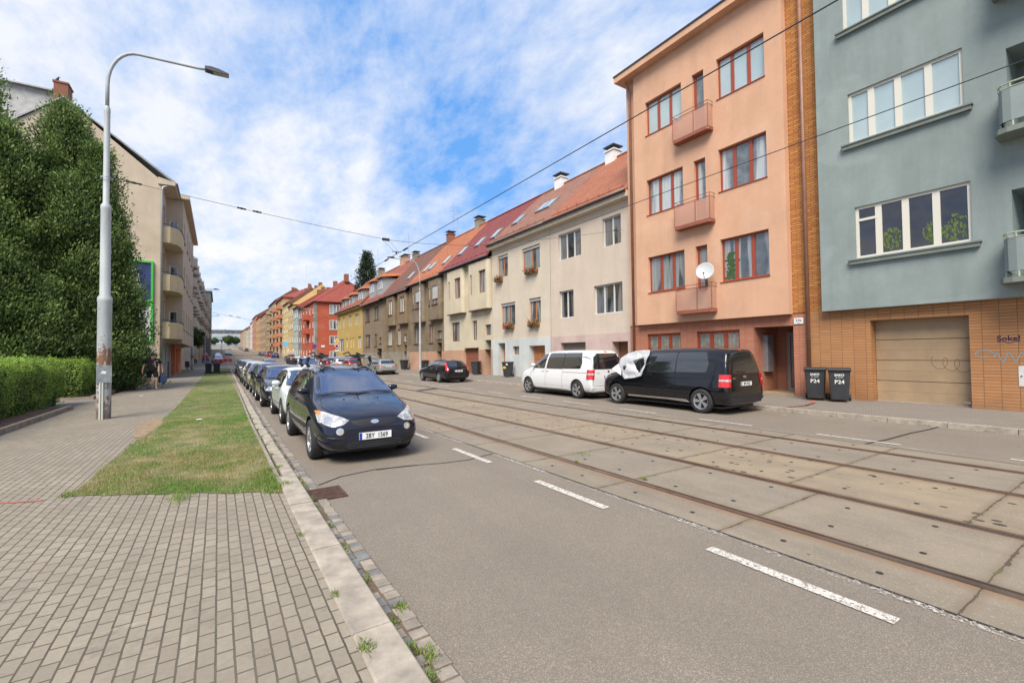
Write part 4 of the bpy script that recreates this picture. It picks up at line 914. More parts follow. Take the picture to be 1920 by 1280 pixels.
# ---------------------------------------------------------------- farther houses of the far side
def block(label, y0, y1, zE, col, roofm, floors, cols, X=16.1, depth=12, side_wins=(), roof='gable', zr=None, balc=None, fm=None, chim=True, flip=False, name='town_house', group='houses farther up the street', sidecol=None, gf=2.9, bcol=None, hip=0, ww=None, pm=None):
    zb = gz(y0); h = empty(name, (X + (-4 if flip else 4), (y0 + y1) / 2, zb), label, 'house', group)
    f = (FL if flip else FR)(X); s = -1 if flip else 1; b = MB(); ops = []
    fh = (zE - zb - gf - .5) / floors; W_ = ww or min(1.5, (y1 - y0) / cols * .45)
    for k in range(cols):
        uc = y0 + (y1 - y0) * (k + .5) / cols
        for j in range(floors): z0 = zb + gf + fh * j + fh * .3; ops.append((uc - W_ / 2, uc + W_ / 2, z0, z0 + fh * .52, .15))
        ops.append((uc - W_ / 2, uc + W_ / 2, zb + (.1 if k % 3 == 1 else 1.1), zb + 2.3, .15))
    wall(b, f, y0, y1, zb - 1, zE, ops); fbox(b, f, y0 + .02, y1 - .02, zb - 1, zE - .02, .5, depth)
    b.quad(f.P(y0, zb - 1), f.P(y0, zb - 1, .6), f.P(y0, zE, .6), f.P(y0, zE))
    b.build('wall', col, h)
    if sidecol: b = MB(); b.quad(f.P(y0 - .02, zb - 1, .01), f.P(y0 - .02, zb - 1, depth), f.P(y0 - .02, zE, depth), f.P(y0 - .02, zE, .01)); b.add([f.P(y0 - .34, zE - .1, -.3), f.P(y0 - .34, zE - .1, depth), f.P(y0 - .34, (zr or zE + 4) + .1, depth / 2)] if roof == 'gable' else [f.P(y0, zE, 1), f.P(y0, zE, 2), f.P(y0, zE + .01, 1.5)], [(0, 1, 2)]); b.build('gable_wall', sidecol, h, fix=False)
    for o in ops:
        b = MB(); a, c, e, g = o[:4]; t = .08
        b.cur = 0; fbox(b, f, a, a + t, e, g, .06, .12); fbox(b, f, c - t, c, e, g, .06, .12); fbox(b, f, a + t, c - t, e, e + t, .06, .12); fbox(b, f, a + t, c - t, g - t, g, .06, .12); fbox(b, f, (a + c) / 2 - .04, (a + c) / 2 + .04, e + t, g - t, .06, .12)
        w = b.build('window', fm or M['wframe'], h); b = MB(); b.quad(f.P(a + .04, e + .04, .10), f.P(c - .04, e + .04, .10), f.P(c - .04, g - .04, .10), f.P(a + .04, g - .04, .10)); b.build('pane', pm or M['pane'], w, fix=False)
        if e > zb + 2.5: b = MB(); fbox(b, f, a - .1, c + .1, e - .1, e - .003, -.08, .05); b.build('sill', M['ledgegrey'], w)
    fs = FS(y0)
    for (x0, x1, z0, z1, n) in side_wins:
        window(h, fs, x0, x1, z0, z1, -.06, n, M['wframe'], M['pane'], fw=.1, sill=M['white'])
    zr = zr or zE + 4; xe = X - s * .4; xr = X + s * depth / 2
    b = MB()
    if roof == 'gable':
        b.prism([(xe, zE + .02), (xr, zr), (2 * xr - xe, zE + .02), (2 * xr - xe, zE - .12), (xe, zE - .12)], lambda a, c, d: (a, d, c), y0 - (.3 if hip == 0 else .5), y1)
    elif roof == 'hip':
        e = .5; xb = 2 * xr - xe
        vs = [(xe, y0 - e, zE), (xb, y0 - e, zE), (xb, y1, zE), (xe, y1, zE), (xr, y0 + hip, zr), (xr, y1, zr), (xe, y0 - e, zE - .15), (xb, y0 - e, zE - .15), (xb, y1, zE - .15), (xe, y1, zE - .15)]
        b.add(vs, [(0, 1, 4), (1, 2, 5, 4), (0, 4, 5, 3), (3, 5, 2), (6, 9, 8, 7), (0, 6, 7, 1), (0, 3, 9, 6)])
    else: b.box(min(xe, X + s * depth), max(xe, X + s * depth), y0 - .2, y1, zE + .003, zE + .35)
    b.build('roof', roofm, h)
    if balc:
        for (u0, u1, j, D, rnd_) in balc:
            z = zb + gf + fh * j; b = MB()
            if rnd_:
                n = 7; pl = [(u0, .0)] + [((u0 + u1) / 2 - (u1 - u0) / 2 * math.cos(math.pi * i / n), -D * math.sin(math.pi * i / n) ** .6) for i in range(1, n)] + [(u1, .0)]
            else: pl = [(u0, 0), (u0, -D), (u1, -D), (u1, 0)]
            b.prism(pl, lambda a, d, zz_: f.P(a, zz_, d), z - .15, z + .02)
            for (p, d), (p2, d2) in zip(pl, pl[1:]): b.quad(f.P(p, z, d), f.P(p2, z, d2), f.P(p2, z + 1.0, d2), f.P(p, z + 1.0, d))
            bo = b.build('balcony', bcol or col, h)
            b = MB(); b.tube([f.P(p, z + 1.1, d) for p, d in pl], .03, 5); b.build('railing', M['gunmetal'], bo)
    if chim and roof != 'flat':
        for yy in (y0 + (y1 - y0) * .25, y1 - 1): b = MB(); b.box(xr - .4, xr + .4, yy - .6, yy + .6, zr - .8, zr + .9); b.build('chimney', M['wbrick'], h)
    return h
sc = stucco
red = sc('brick_red_stucco', (.44, .105, .06), var=.05, streak=.12)
hr = block('brick red corner house with a red tiled hip roof and white windows', 97, 113, 12.6, red, M['tile_rdx'], 3, 4, zr=18.2, roof='hip', hip=5.0, depth=14, bcol=red,
      side_wins=[(18.9, 20.9, 10.1, 12.0, 3), (18.9, 20.9, 6.9, 8.8, 3), (18.9, 20.9, 3.9, 5.6, 2), (18.9, 20.9, 1.1, 2.5, 3)], balc=[(103, 107, 1, 1.0, 0), (103, 107, 2, 1.0, 0)])
b = MB(); fbox(b, FR(16.1), 96.97, 98.2, .2, 12.3, -.05, .0); fbox(b, FS(97), 16.06, 16.6, .2, 12.3, -.04, 0); b.build('corner_strip', M['greypl'], hr)
b = MB(); fbox(b, FS(97), 17.3, 18.0, 3.3, 3.7, -.05, -.01); b.build('sign_board', M['white'], hr)
for x, y, z in ((20.6, 98.2, 14.8), (19.0, 98.0, 15.0)):
    pass
block('grey brown narrow town house beside the red corner house', 113.2, 119, 12.8, sc('mauve_grey_stucco', (.25, .20, .18)), M['tile_br'], 3, 2, zr=17)
block('pale blue narrow town house beyond the red corner house', 119.2, 128, 13.6, sc('pale_blue_stucco', (.36, .43, .43)), M['tile_rd'], 3, 3, zr=18)
block('sandy yellow town house with its sloping gable showing', 128.2, 138, 15.0, sc('sand_stucco', (.55, .41, .20)), M['tile_br'], 3, 3, zr=20.5, depth=14, sidecol=sc('pale_yellow_gable', (.60, .47, .20), streak=.1))
block('lemon cream town house between the sandy gable and the tall tan house', 138.2, 149, 16.4, sc('lemon_stucco', (.62, .49, .24)), M['tile_br'], 4, 3, zr=21)
block('tall tan apartment house with orange balconies and a blank gable', 149.2, 170, 19.2, sc('tan_stucco', (.46, .31, .18)), M['tile_rdx'], 5, 5, zr=23.4, roof='hip', hip=6, depth=16, gf=3.2, bcol=sc('orange_balcony', (.50, .22, .12)), sidecol=sc('peach_gable', (.56, .35, .19), streak=.1),
      balc=[(152, 156, j, 1.3, 0) for j in range(5)] + [(163, 167, j, 1.3, 0) for j in range(5)])
block('brown grey apartment house with round balconies beyond the tall tan one', 170.3, 195, 20.4, sc('dun_stucco', (.40, .30, .19)), M['tile_br'], 5, 6, zr=25, gf=3.2, balc=[(173, 178, j, 1.3, 0) for j in range(5)] + [(185, 190, j, 1.3, 0) for j in range(5)])
block('brown corner apartment house with white side windows and an orange roof', 215, 243, 19.8, sc('ochre_brown_stucco', (.34, .235, .14)), M['tile_rdx'], 4, 6, zr=24, depth=14, gf=3.4, X=16.4, roof='hip', hip=6,
      side_wins=[(18.5, 21.8, 16.2, 18.2, 4), (18.5, 21.8, 12.8, 14.8, 4), (18.5, 21.8, 9.4, 11.2, 4)])
for i, (y0, y1, zE, c, rm, fl, lab) in enumerate(((243.4, 270, 20.5, (.46, .27, .13), 'tile_rd', 4, 'tan apartment house with a red eave far up the street'), (270.4, 300, 22.8, (.42, .20, .14), 'tile_br', 4, 'salmon apartment house far up the street'),
        (300.4, 322, 21.5, (.55, .52, .44), 'tile_rd', 4, 'whitish narrow house far up the street'), (340, 370, 20, (.44, .40, .33), 'tile_bo', 3, 'grey house with a bright orange roof at the far end'), (370.4, 420, 21.5, (.40, .33, .22), 'tile_bo', 3, 'beige house row with an orange roof at the street end'), (420.4, 470, 22.5, (.40, .25, .18), 'tile_rd', 3, 'last reddish house before the crossing at the far end'))):
    block(lab, y0, y1, zE, sc('far_stucco_%s' % 'abcdef'[i], c), M[rm], fl, 6, zr=zE + 5, depth=14, X=16.4)
# stacks of the rooftops on the red house and a conifer behind
# ---------------------------------------------------------------- near side: the gabled corner house
M['lbeige'] = stucco('beige_gable_stucco', (.50, .42, .32), var=.10, streak=.25)
M['lcream'] = mat('cream_balcony', (.52, .43, .26), .85, var=.08, streak=.3)
M['lgrey'] = stucco('grey_shopfront', (.34, .33, .33), var=.15)
M['orangewall'] = mat('orange_portal', (.50, .15, .06), .7, var=.12)
M['oranged'] = mat('dark_orange_doors', (.33, .065, .02), .6, var=.15)
def corner_house():
    h = empty('apartment_house', (-8, 50, .1), 'beige corner apartment house with a tall gable, rounded cream balconies and green framed posters', 'building')
    Y = 41.0; X0 = -3.5; XB = -2.42; YB = 44.6; YE = 62; ze = 14.15
    b = MB(); g = FS(Y); b.prism([(X0, 0), (X0, ze), (-3.3, ze + .1), (-8.7, 18.9), (-14.5, 13.6), (-14.5, 0)], lambda a, c, d: (a, d, c), Y, Y + .4)
    f = FL(X0); wf = [(42.2, 43.6, z, z + 1.9, .2) for z in (4.0, 7.6, 11.2)]
    wall(b, f, Y + .4, YB, 2.75, ze, wf); fbox(b, f, Y + .4, YE, 2.75, ze, .3, 12)
    b.build('wall', M['lbeige'], h)
    for o in wf: window(h, f, *o[:4], .12, 2, M['wframe'], M['pane'])
    # projecting part with the side wall behind the balconies
    b = MB(); s = FS(YB); so = [(-3.30, -2.72, z - .55, z + 1.3, .15) for z in (4.0, 7.6, 11.2)]
    wall(b, s, X0, XB, 2.75, ze + .1, so)
    fb = FL(XB); us = [46.4, 50.2, 53.6, 57.4, 60.2]; wo = [(u - .6, u + .6, z, z + 1.6, .2) for u in us for z in (3.9, 7.5, 11.1)]
    wall(b, fb, YB, YE, 2.75, ze + .1, wo); b.quad(fb.P(YB, 2.75), fb.P(YE, 2.75), fb.P(YE, 2.75, 1.1), fb.P(YB, 2.75, 1.1)); fbox(b, fb, YB + .3, YE, 2.76, ze + .1, .4, 1.1)
    b.build('bay', M['lbeige'], h)
    for o in so: window(h, s, *o[:4], .06, 1, M['wframe'], M['panedark'], fw=.09, name='balcony_door')
    for o in wo: window(h, fb, *o[:4], .12, 2, M['wframe'], M['pane'], sill=M['greypl'])
    for k, z in enumerate((3.15, 6.65, 10.15)):
        pl = [(X0, Y + .15), (-3.0, Y + .2), (-2.62, Y + .75), (-2.45, Y + 1.6), (-2.4, Y + 2.6), (-2.4, YB + .9), (-2.46, YB + .9)]
        b = MB(); b.prism(pl[:6] + [(X0, YB - .01)], lambda a, c, d: (a, c, d), z - .14, z + .02)
        for p, p2 in zip(pl, pl[1:]):
            n = Vector((p2[1] - p[1], -(p2[0] - p[0]))).normalized() * -.07
            b.quad((p[0], p[1], z), (p2[0], p2[1], z), (p2[0], p2[1], z + 1.05), (p[0], p[1], z + 1.05)); b.quad((p[0] + n.x, p[1] + n.y, z), (p2[0] + n.x, p2[1] + n.y, z), (p2[0] + n.x, p2[1] + n.y, z + 1.05), (p[0] + n.x, p[1] + n.y, z + 1.05)); b.quad((p[0], p[1], z + 1.05), (p2[0], p2[1], z + 1.05), (p2[0] + n.x, p2[1] + n.y, z + 1.05), (p[0] + n.x, p[1] + n.y, z + 1.05))
        bo = b.build('balcony', M['lcream'], h); b = MB(); b.tube([(p[0], p[1], z + 1.2) for p in pl], .025, 6)
        for p in pl[1:6]: b.tube([(p[0], p[1], z + 1.05), (p[0], p[1], z + 1.2)], .018, 5)
        b.build('railing', M['gunmetal'], bo)
    # eaves and roof
    b = MB(); b.prism([(X0 - .2, ze + .01), (-2.7, ze + .01), (-2.7, ze + .25), (X0 - .2, ze + .5)], lambda a, c, d: (a, d, c), Y - .15, YB - .4); b.box(-3.4, -2.0, YB - .38, YE + .2, ze + .11, ze + .4); b.build('eave', M['lbeige'], h)
    b = MB(); sl = [(-2.6, ze + .45 - .55), (-8.6, 19.2), (-17, 18.4), (-17, 18.2), (-8.6, 19.0), (-2.9, ze - .1 + .25)]
    b.prism([(-2.55, ze + .22), (-8.7, 19.06), (-14.6, 13.7), (-14.5, 13.62), (-8.7, 18.97), (-2.7, ze + .17)], lambda a, c, d: (a, d, c), Y - .12, YE); b.build('roof', M['zinc'], h)
    b = MB(); b.box(-16, -9.1, 42.4, 48, 17, 19.75); b.build('attic', mat('grey_block_attic', (.42, .42, .41), .9, var=.2), h)
    b = MB(); b.box(-16.2, -8.9, 42.1, 48, 19.755, 19.85); b.build('attic_roof', M['zinc'], h)
    b = MB(); b.box(-9.25, -8.55, 41.2, 42.3, 17.8, 20.0); b.box(-9.3, -8.5, 41.15, 42.35, 20.003, 20.12); b.build('chimney', M['wbrick'], h)
    downpipe(h, [(-3.05, Y - .02, ze + .0), (-3.42, Y - .1, ze - .2), (-3.46, Y - .1, ze - .5), (-3.46, Y - .1, .1)], M['zinc'], .075)
    # ground floor
    b = MB(); gl_ = [(41.8, 42.8, 1.0, 2.3, .12), (44.0, 45.2, 1.0, 2.3, .12), (46.8, 48.4, .1, 2.4, .2)]; f2 = FL(X0 + .0)
    wall(b, f2.off(-.012), Y + .4, 49.6, -.1, 2.75, gl_); b.build('shopfront', M['lgrey'], h)
    for o in gl_: window(h, f2, *o[:4], .06, 2, M['gframe'], M['panedark'])
    b = MB(); ops = [(50.3, 51.6, .15, 2.5, .3), (52.2, 53.6, .15, 2.5, .3), (54.2, 55.2, 1.0, 2.5, .3)]; wall(b, f2.off(-.3), 49.6, 57.5, -.1, 2.74, ops, thick=True); b.quad(f2.P(49.6, -.1), f2.P(49.6, -.1, -.3), f2.P(49.6, 2.74, -.3), f2.P(49.6, 2.74)); b.build('portal', M['orangewall'], h)
    for o in ops: b = MB(); fbox(b, f2.off(-.3), o[0] + .01, o[1] - .01, o[2], o[3] - .01, .2, .25); b.build('door' if o[2] < .5 else 'shutter', M['oranged'], h)
    b = MB(); wall(b, f2.off(-.0), 57.5, YE, -.1, 2.75, []); b.build('base_wall', M['lgrey'], h)
    # posters
    for z0, z1, lab in ((5.62, 8.5, 'green framed poster of a silver drink can on dark blue, high on the gable'), (2.72, 5.5, 'green framed white and black poster, low on the gable')):
        t = empty('billboard', (-6.5, Y, z0), lab, 'billboard', 'posters on the gable'); fr_ = FS(Y); x0, x1 = -9.2, -3.92; w = .13
        b = MB(); fbox(b, fr_, x0, x1, z0, z0 + w, -.16, -.0); fbox(b, fr_, x0, x1, z1 - w, z1, -.16, 0); fbox(b, fr_, x0, x0 + w, z0 + w, z1 - w, -.16, 0); fbox(b, fr_, x1 - w, x1, z0 + w, z1 - w, -.16, 0); b.build('frame', mat('green_frame', (.06, .42, .06), .45), t)
        b = MB(); fbox(b, fr_, x0 + w, x1 - w, z0 + w, z1 - w, -.08, -.0)
        dk = z0 > 5; b.build('poster', mat('navy_poster', (.03, .045, .14), .4, var=.4, vscale=1.5) if dk else mat('white_poster', (.55, .57, .55), .4), t)
        if dk:
            b = MB(); c = (-5.1, 7.25); b.add([fr_.P(c[0] + .42 * math.cos(a) - .1 * math.sin(a), c[1] + .82 * math.sin(a), -.084) for a in np.arange(0, 6.28, .3)], [tuple(range(21))]); b.build('can_end', mat('silver_print', (.55, .56, .6), .4, var=.4, vscale=3), t, fix=False)
            b = MB(); b.quad(fr_.P(-8, 7.5, -.082), fr_.P(-5.1, 6.45, -.082), fr_.P(-5.1, 8.0, -.082), fr_.P(-7.6, 8.2, -.082)); b.build('can_side', mat('blue_print', (.14, .16, .42), .4, var=.5, vscale=2), t, fix=False)
        else:
            b = MB(); fbox(b, fr_, -6.2, -4.85, z0 + .4, z1 - .5, -.084, -.081); fbox(b, fr_, -4.75, -4.5, z0 + .7, z0 + 1.4, -.084, -.081); b.build('printed_panel', M['gunmetal'], t)
    b = MB(); b.box(-5.7, -3.9, Y - .02, Y - .0, .1, 2.3); b.build('plinth', M['lgrey'], h); return h
corner_house()
t = empty('bird', (-9.15, 41.3, 20.12), 'small dark bird perched on the red brick chimney of the gabled house', 'bird')
b = MB(); b.lathe([(.001, -.16), (.05, -.10), (.085, 0), (.075, .09), (.05, .14), (.055, .19), (.045, .23), (.001, .26)], lambda r, a, z: Vector((-9.15 + r * math.cos(a) + z * .35, 41.5 + r * math.sin(a), 20.30 + z * .85)), 10); b.tube([(-9.22, 41.5, 20.2), (-9.36, 41.5, 20.1)], [.035, .02], 6); b.tube([(-9.04, 41.5, 20.5), (-8.97, 41.5, 20.5)], [.018, .004], 5); b.tube([(-9.15, 41.5, 20.12), (-9.15, 41.5, 20.22)], .01, 4)
b.build('body', mat('crow_feathers', (.03, .03, .035), .6), t, smooth=True)
# farther houses of the near side
M['lbg'] = stucco('balcony_grey_beige', (.42, .37, .30), var=.12, streak=.3)
def bal_cols(y0, y1, n, floors, D=1.25): return [(y0 + (y1 - y0) * (k + .18) / n, y0 + (y1 - y0) * (k + .82) / n, j, D, 1) for k in range(n) for j in range(1, floors)]
kw = dict(flip=True, group='houses on the near side farther up', depth=12)
block('grey beige balcony house with rounded balconies beyond the corner house', 68, 92, 16.2, M['lbg'], M['gunmetal'], 5, 5, X=-3.55, roof='flat', balc=bal_cols(68, 92, 4, 5), bcol=M['lbg'], gf=3.0, **kw)
block('second rounded balcony house farther up the near side', 92.3, 120, 16.6, stucco('dull_beige', (.38, .33, .26)), M['gunmetal'], 5, 6, X=-3.5, roof='flat', balc=bal_cols(92.3, 120, 5, 5, 1.35), gf=3.0, **kw)
block('third balcony house farther up the near side', 120.3, 146, 17.6, stucco('drab_beige', (.36, .32, .26)), M['gunmetal'], 5, 6, X=-3.4, roof='flat', balc=bal_cols(120.3, 146, 5, 5, 1.4), gf=3.0, **kw)
block('modern office block of green glass bands beyond the balcony houses', 150, 178, 19.5, mat('office_panels', (.10, .11, .105), .4), M['gunmetal'], 5, 5, X=-1.9, roof='flat', fm=M['gunmetal'], ww=4.6, pm=glass('greenish_glass', (.22, .30, .27)), gf=3.4, **kw)
block('brown red house far up the near side', 180, 225, 18.5, stucco('brown_red', (.30, .13, .10)), M['tile_br'], 4, 7, X=-3.2, **kw)
block('grey house near the far end of the near side', 228, 300, 19.0, stucco('far_grey', (.33, .30, .27)), M['tile_br'], 4, 8, X=-3.5, **kw)
# the large grey office at the head of the street
def office():
    h = empty('office_building', (0, 560, 11), 'large grey office building with white window bands closing the street', 'building')
    z0 = 13; b = MB(); f = FS(560); g = mat('concrete_grey', (.40, .42, .45), .8, var=.1); wb = mat('pale_bands', (.58, .60, .62), .6)
    b.box(-12, 24, 560, 590, z0 - 4, z0 + 16); b.build('wall', g, h); b = MB(); b.box(24, 110, 575, 600, z0 - 4, z0 + 17); b.build('wing', wb, h)
    for k in range(4): b = MB(); fbox(b, f, -11, 23, z0 + 1 + k * 4, z0 + 2.8 + k * 4, -.3, 0); b.build('window_band', M['panedark'] if k % 2 else M['panesky'], h)
    for k in range(4): b = MB(); fbox(b, FS(575), 25, 109, z0 + 1.5 + k * 4, z0 + 3 + k * 4, -.3, 0); b.build('window_band', M['pane'], h)
    b = MB(); b.box(-13, 25, 559, 591, z0 + 16.01, z0 + 16.6); b.build('roof', M['zinc'], h)
office()

# ---------------------------------------------------------------- trees and hedges
M['thuja'] = leaf_mat('thuja_leaf', (.024, .048, .015), (.21, .31, .085))
M['hedge'] = leaf_mat('hedge_leaf', (.07, .13, .02), (.30, .44, .075))
M['decid'] = leaf_mat('far_leaf', (.03, .055, .015), (.09, .13, .035))
M['spruce'] = leaf_mat('spruce_needles', (.015, .028, .015), (.04, .065, .03))
M['bark'] = mat('bark', (.10, .07, .05), .9, var=.3, bump=.8, bscale=20)
def leaves(name, P, N, T, size, m, par, seed=0, aspect=2.0, jitter=.8, origin=(0, 0, 0), plume=0):
    """quads (two triangles folded) at P, facing roughly N, tone T"""
    rg = np.random.RandomState(seed); n = len(P); P = np.asarray(P) - np.array(origin); N = np.asarray(N) + rg.normal(0, jitter, (n, 3)); N /= np.linalg.norm(N, axis=1, keepdims=True) + 1e-9
    N0 = N.copy(); A = rg.normal(0, 1, (n, 3)); A[:, 2] += .5
    if plume: A = A * .75 + N0 * plume; N = rg.normal(0, 1, (n, 3)) + np.array([-.2, -.5, .5]); A /= np.linalg.norm(A, axis=1, keepdims=True); N -= A * np.sum(A * N, 1, keepdims=True); N /= np.linalg.norm(N, axis=1, keepdims=True) + 1e-9
    A -= N * np.sum(A * N, 1, keepdims=True); A /= np.linalg.norm(A, axis=1, keepdims=True) + 1e-9; B = np.cross(N, A)
    s = (size * rg.uniform(.55, 1.35, n))[:, None]
    v = np.stack([P - A * s, P + B * s / aspect, P + A * s, P - B * s / aspect], 1).reshape(-1, 3).astype(np.float32)
    me = bpy.data.meshes.new(name); me.vertices.add(4 * n); me.vertices.foreach_set('co', v.ravel()); me.loops.add(4 * n); me.loops.foreach_set('vertex_index', np.arange(4 * n)); me.polygons.add(n); me.polygons.foreach_set('loop_start', np.arange(0, 4 * n, 4))
    at = me.attributes.new('tone', 'FLOAT', 'POINT'); at.data.foreach_set('value', np.repeat(np.clip(T, 0, 1), 4).astype(np.float32)); me.materials.append(m); me.update()
    o = bpy.data.objects.new(name, me); link(o, par); return o
def conifer(name, label, x, y, z0, H, R0, m, seed, n_spray=1500, per=42, size=.055, spray=.42, prof=None, group=None, lobes=3, squash=1.0, down=.1, leaders=((0, 0, 1, 1, 1),)):
    rg = np.random.RandomState(seed); h = empty(name, (x, y, z0), label, 'tree', group); prof = prof or (lambda t: (1 - t) ** .62 * (1 if t > .06 else .8))
    ph = rg.uniform(0, 6.28, 6); P = []; N = []; T = []
    for _ in range(n_spray):
        u_ = rg.rand() * sum(l[4] for l in leaders); ld = leaders[-1]
        for l in leaders:
            if u_ < l[4]: ld = l; break
            u_ -= l[4]
        t = rg.uniform(0, 1) ** 1.15; a = rg.uniform(0, 6.28); rr = R0 * prof(t) * ld[3]
        lump = 1 + .22 * math.sin(lobes * a + ph[0] + 5 * t) + .16 * math.sin(5 * a + ph[1] - 9 * t) + .15 * math.sin(11 * t * 3 + 2 * a + ph[2]) + rg.normal(0, .10)
        depth = 1 - abs(rg.normal(0, .13)); r = rr * lump * depth
        c = np.array([ld[0] + r * math.cos(a), ld[1] + r * math.sin(a) * squash, H * ld[2] * (t * .97 + .02)]); out = np.array([math.cos(a), math.sin(a) * squash, .55]); out /= np.linalg.norm(out)
        if nz(a * 1.6, t * 7, seed, 1) < -.30 and depth > .8: continue
        k = int(per * rg.uniform(.6, 1.3)); q = rg.normal(0, 1, (k, 3)); q *= (spray * np.array([.42, .42, .42])); along = rg.uniform(-.5, 1, (k, 1)) * spray
        P.append(c + q + out * along + np.array([0, 0, 1]) * along * .35); N.append(np.repeat((out + np.array([0, 0, .5]))[None], k, 0))
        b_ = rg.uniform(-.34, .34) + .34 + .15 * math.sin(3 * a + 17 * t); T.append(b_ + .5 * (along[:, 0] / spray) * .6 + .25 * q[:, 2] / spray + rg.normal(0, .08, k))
    P = np.concatenate(P); N = np.concatenate(N); T = np.concatenate(T)
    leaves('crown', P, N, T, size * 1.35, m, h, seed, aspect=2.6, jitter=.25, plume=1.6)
    b = MB(); b.tube([(x, y, z0 - down), (x, y, z0 + H * .5), (x, y, z0 + H * .93)], [R0 * .09, R0 * .06, .02], 8)
    rq = random.Random(seed)
    for k in range(26):
        t = .06 + .85 * k / 26; a = k * 2.4; r = R0 * prof(t) * .8; b.tube([(x, y, z0 + H * t), (x + r * math.cos(a), y + r * math.sin(a) * squash, z0 + H * t + r * .35)], [.05, .015], 5)
    b.build('trunk', M['bark'], h); return h
tp = lambda t: min(1.0, (1.01 - t) ** .50 * 1.12) * (.90 if t < .05 else 1)
tp2 = lambda t: min(1.0, (1.0 - t) ** .62 * 1.22) * (.90 if t < .05 else 1)
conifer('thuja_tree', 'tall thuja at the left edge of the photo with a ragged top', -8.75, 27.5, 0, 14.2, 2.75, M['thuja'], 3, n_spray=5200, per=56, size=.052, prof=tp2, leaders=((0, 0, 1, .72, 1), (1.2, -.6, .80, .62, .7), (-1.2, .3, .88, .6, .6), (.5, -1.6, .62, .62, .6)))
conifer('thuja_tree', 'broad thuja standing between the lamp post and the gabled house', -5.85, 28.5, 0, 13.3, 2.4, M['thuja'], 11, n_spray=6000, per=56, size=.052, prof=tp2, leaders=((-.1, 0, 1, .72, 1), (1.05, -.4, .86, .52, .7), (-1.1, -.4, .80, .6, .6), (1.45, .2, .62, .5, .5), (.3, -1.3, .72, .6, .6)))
conifer('thuja_tree', 'low thuja filling the gap behind the near hedge', -7.7, 26.0, 0, 6.4, 2.3, M['thuja'], 21, n_spray=1500, per=60, size=.05, prof=tp)
conifer('thuja_tree', 'lower thuja bulging over the hedge towards the walking man', -5.25, 30.8, 1.7, 6.4, 1.55, M['thuja'], 31, n_spray=1800, per=60, size=.05, prof=lambda t: (1 - t) ** .7 * min(1, .5 + t * 2.4), down=1.5)
conifer('thuja_tree', 'farther thuja behind the one at the left edge', -12.5, 33, 0, 12.5, 3.4, M['thuja'], 41, n_spray=1200, per=36, prof=tp)
conifer('spruce_tree', 'dark pointed spruce rising behind the terrace roofs', 25.0, 92, 6, 16.0, 4.4, M['spruce'], 51, n_spray=600, per=26, size=.16, spray=.7, prof=lambda t: (1 - t) * .95 + .01, lobes=5)
def hedge(label, x0, x1, y0, y1, H, seed, dens, size):
    rg = np.random.RandomState(seed); h = empty('hedge', ((x0 + x1) / 2, (y0 + y1) / 2, .1), label, 'hedge', 'clipped hedges beside the pavement')
    def surf(x, y, z):    # push in and out
        return .10 * nz(x * 1.1, y * .8, z * 1.3 + seed) + .05 * nz(x * 4, y * 4, z * 4)
    Ps = []; Ns = []; zb = .18
    faces = [('x', x1, (1, 0, 0), (y1 - y0) * H), ('t', H, (0, 0, 1), (y1 - y0) * (x1 - x0)), ('y', y0, (0, -1, 0), (x1 - x0) * H), ('y', y1, (0, 1, 0), (x1 - x0) * H * .5)]
    for k, c, n, A in faces:
        m = int(A * dens)
        for _ in range(m):
            if k == 'x': p = [c, rg.uniform(y0, y1), zb + rg.uniform(0, 1) * (H - zb)]
            elif k == 't': p = [rg.uniform(x0, x1), rg.uniform(y0, y1), H]
            else: p = [rg.uniform(x0, x1), c, zb + rg.uniform(0, 1) * (H - zb)]
            # round the shoulders
            ex = max(0, .38 - (x1 - p[0])) if k == 't' else 0; ez = max(0, p[2] - (H - .38)) if k != 't' else 0
            d = surf(*p) - abs(rg.normal(0, .07)) - (ez / .38) ** 2 * .26 - (.10 if p[2] < .45 and k != 't' else 0); 
            if k == 't': p[2] -= (ex / .38) ** 2 * .26
            for i in range(3): p[i] += n[i] * d
            if p[2] > H - .2 and rg.rand() < .15: p[2] += rg.uniform(0, .12)
            Ps.append(p); Ns.append(n if k == 't' else (n[0] * .8, n[1] * .8, .55))
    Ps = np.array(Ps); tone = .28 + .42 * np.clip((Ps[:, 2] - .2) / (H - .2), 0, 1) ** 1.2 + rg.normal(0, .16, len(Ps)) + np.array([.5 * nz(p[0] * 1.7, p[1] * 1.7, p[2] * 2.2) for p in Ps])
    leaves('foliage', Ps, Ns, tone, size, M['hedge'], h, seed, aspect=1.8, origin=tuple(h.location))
    b = MB(); b.box(x0 + .2, x1 - .2, y0 + .2, y1 - .2, .12, H - .25); b.build('shade_core', mat('hedge_shade', (.02, .028, .010), .95), h)  # solid dark box, paints the shade inside the hedge
    b = MB(); rq = random.Random(seed)
    for _ in range(int((y1 - y0) * 5)):
        yy = rq.uniform(y0 + .1, y1 - .1); b.tube([(x1 - .3, yy, .08), (x1 - .12, yy + rq.uniform(-.15, .15), .55)], .012, 4)
    b.build('stems', M['bark'], h)
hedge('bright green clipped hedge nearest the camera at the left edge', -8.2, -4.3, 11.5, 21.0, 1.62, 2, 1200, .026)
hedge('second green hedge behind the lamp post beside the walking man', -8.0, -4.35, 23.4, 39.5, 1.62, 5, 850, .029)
M['edging'] = mat('concrete_edging', (.24, .20, .155), .9, var=.25, vscale=4, bump=.4)
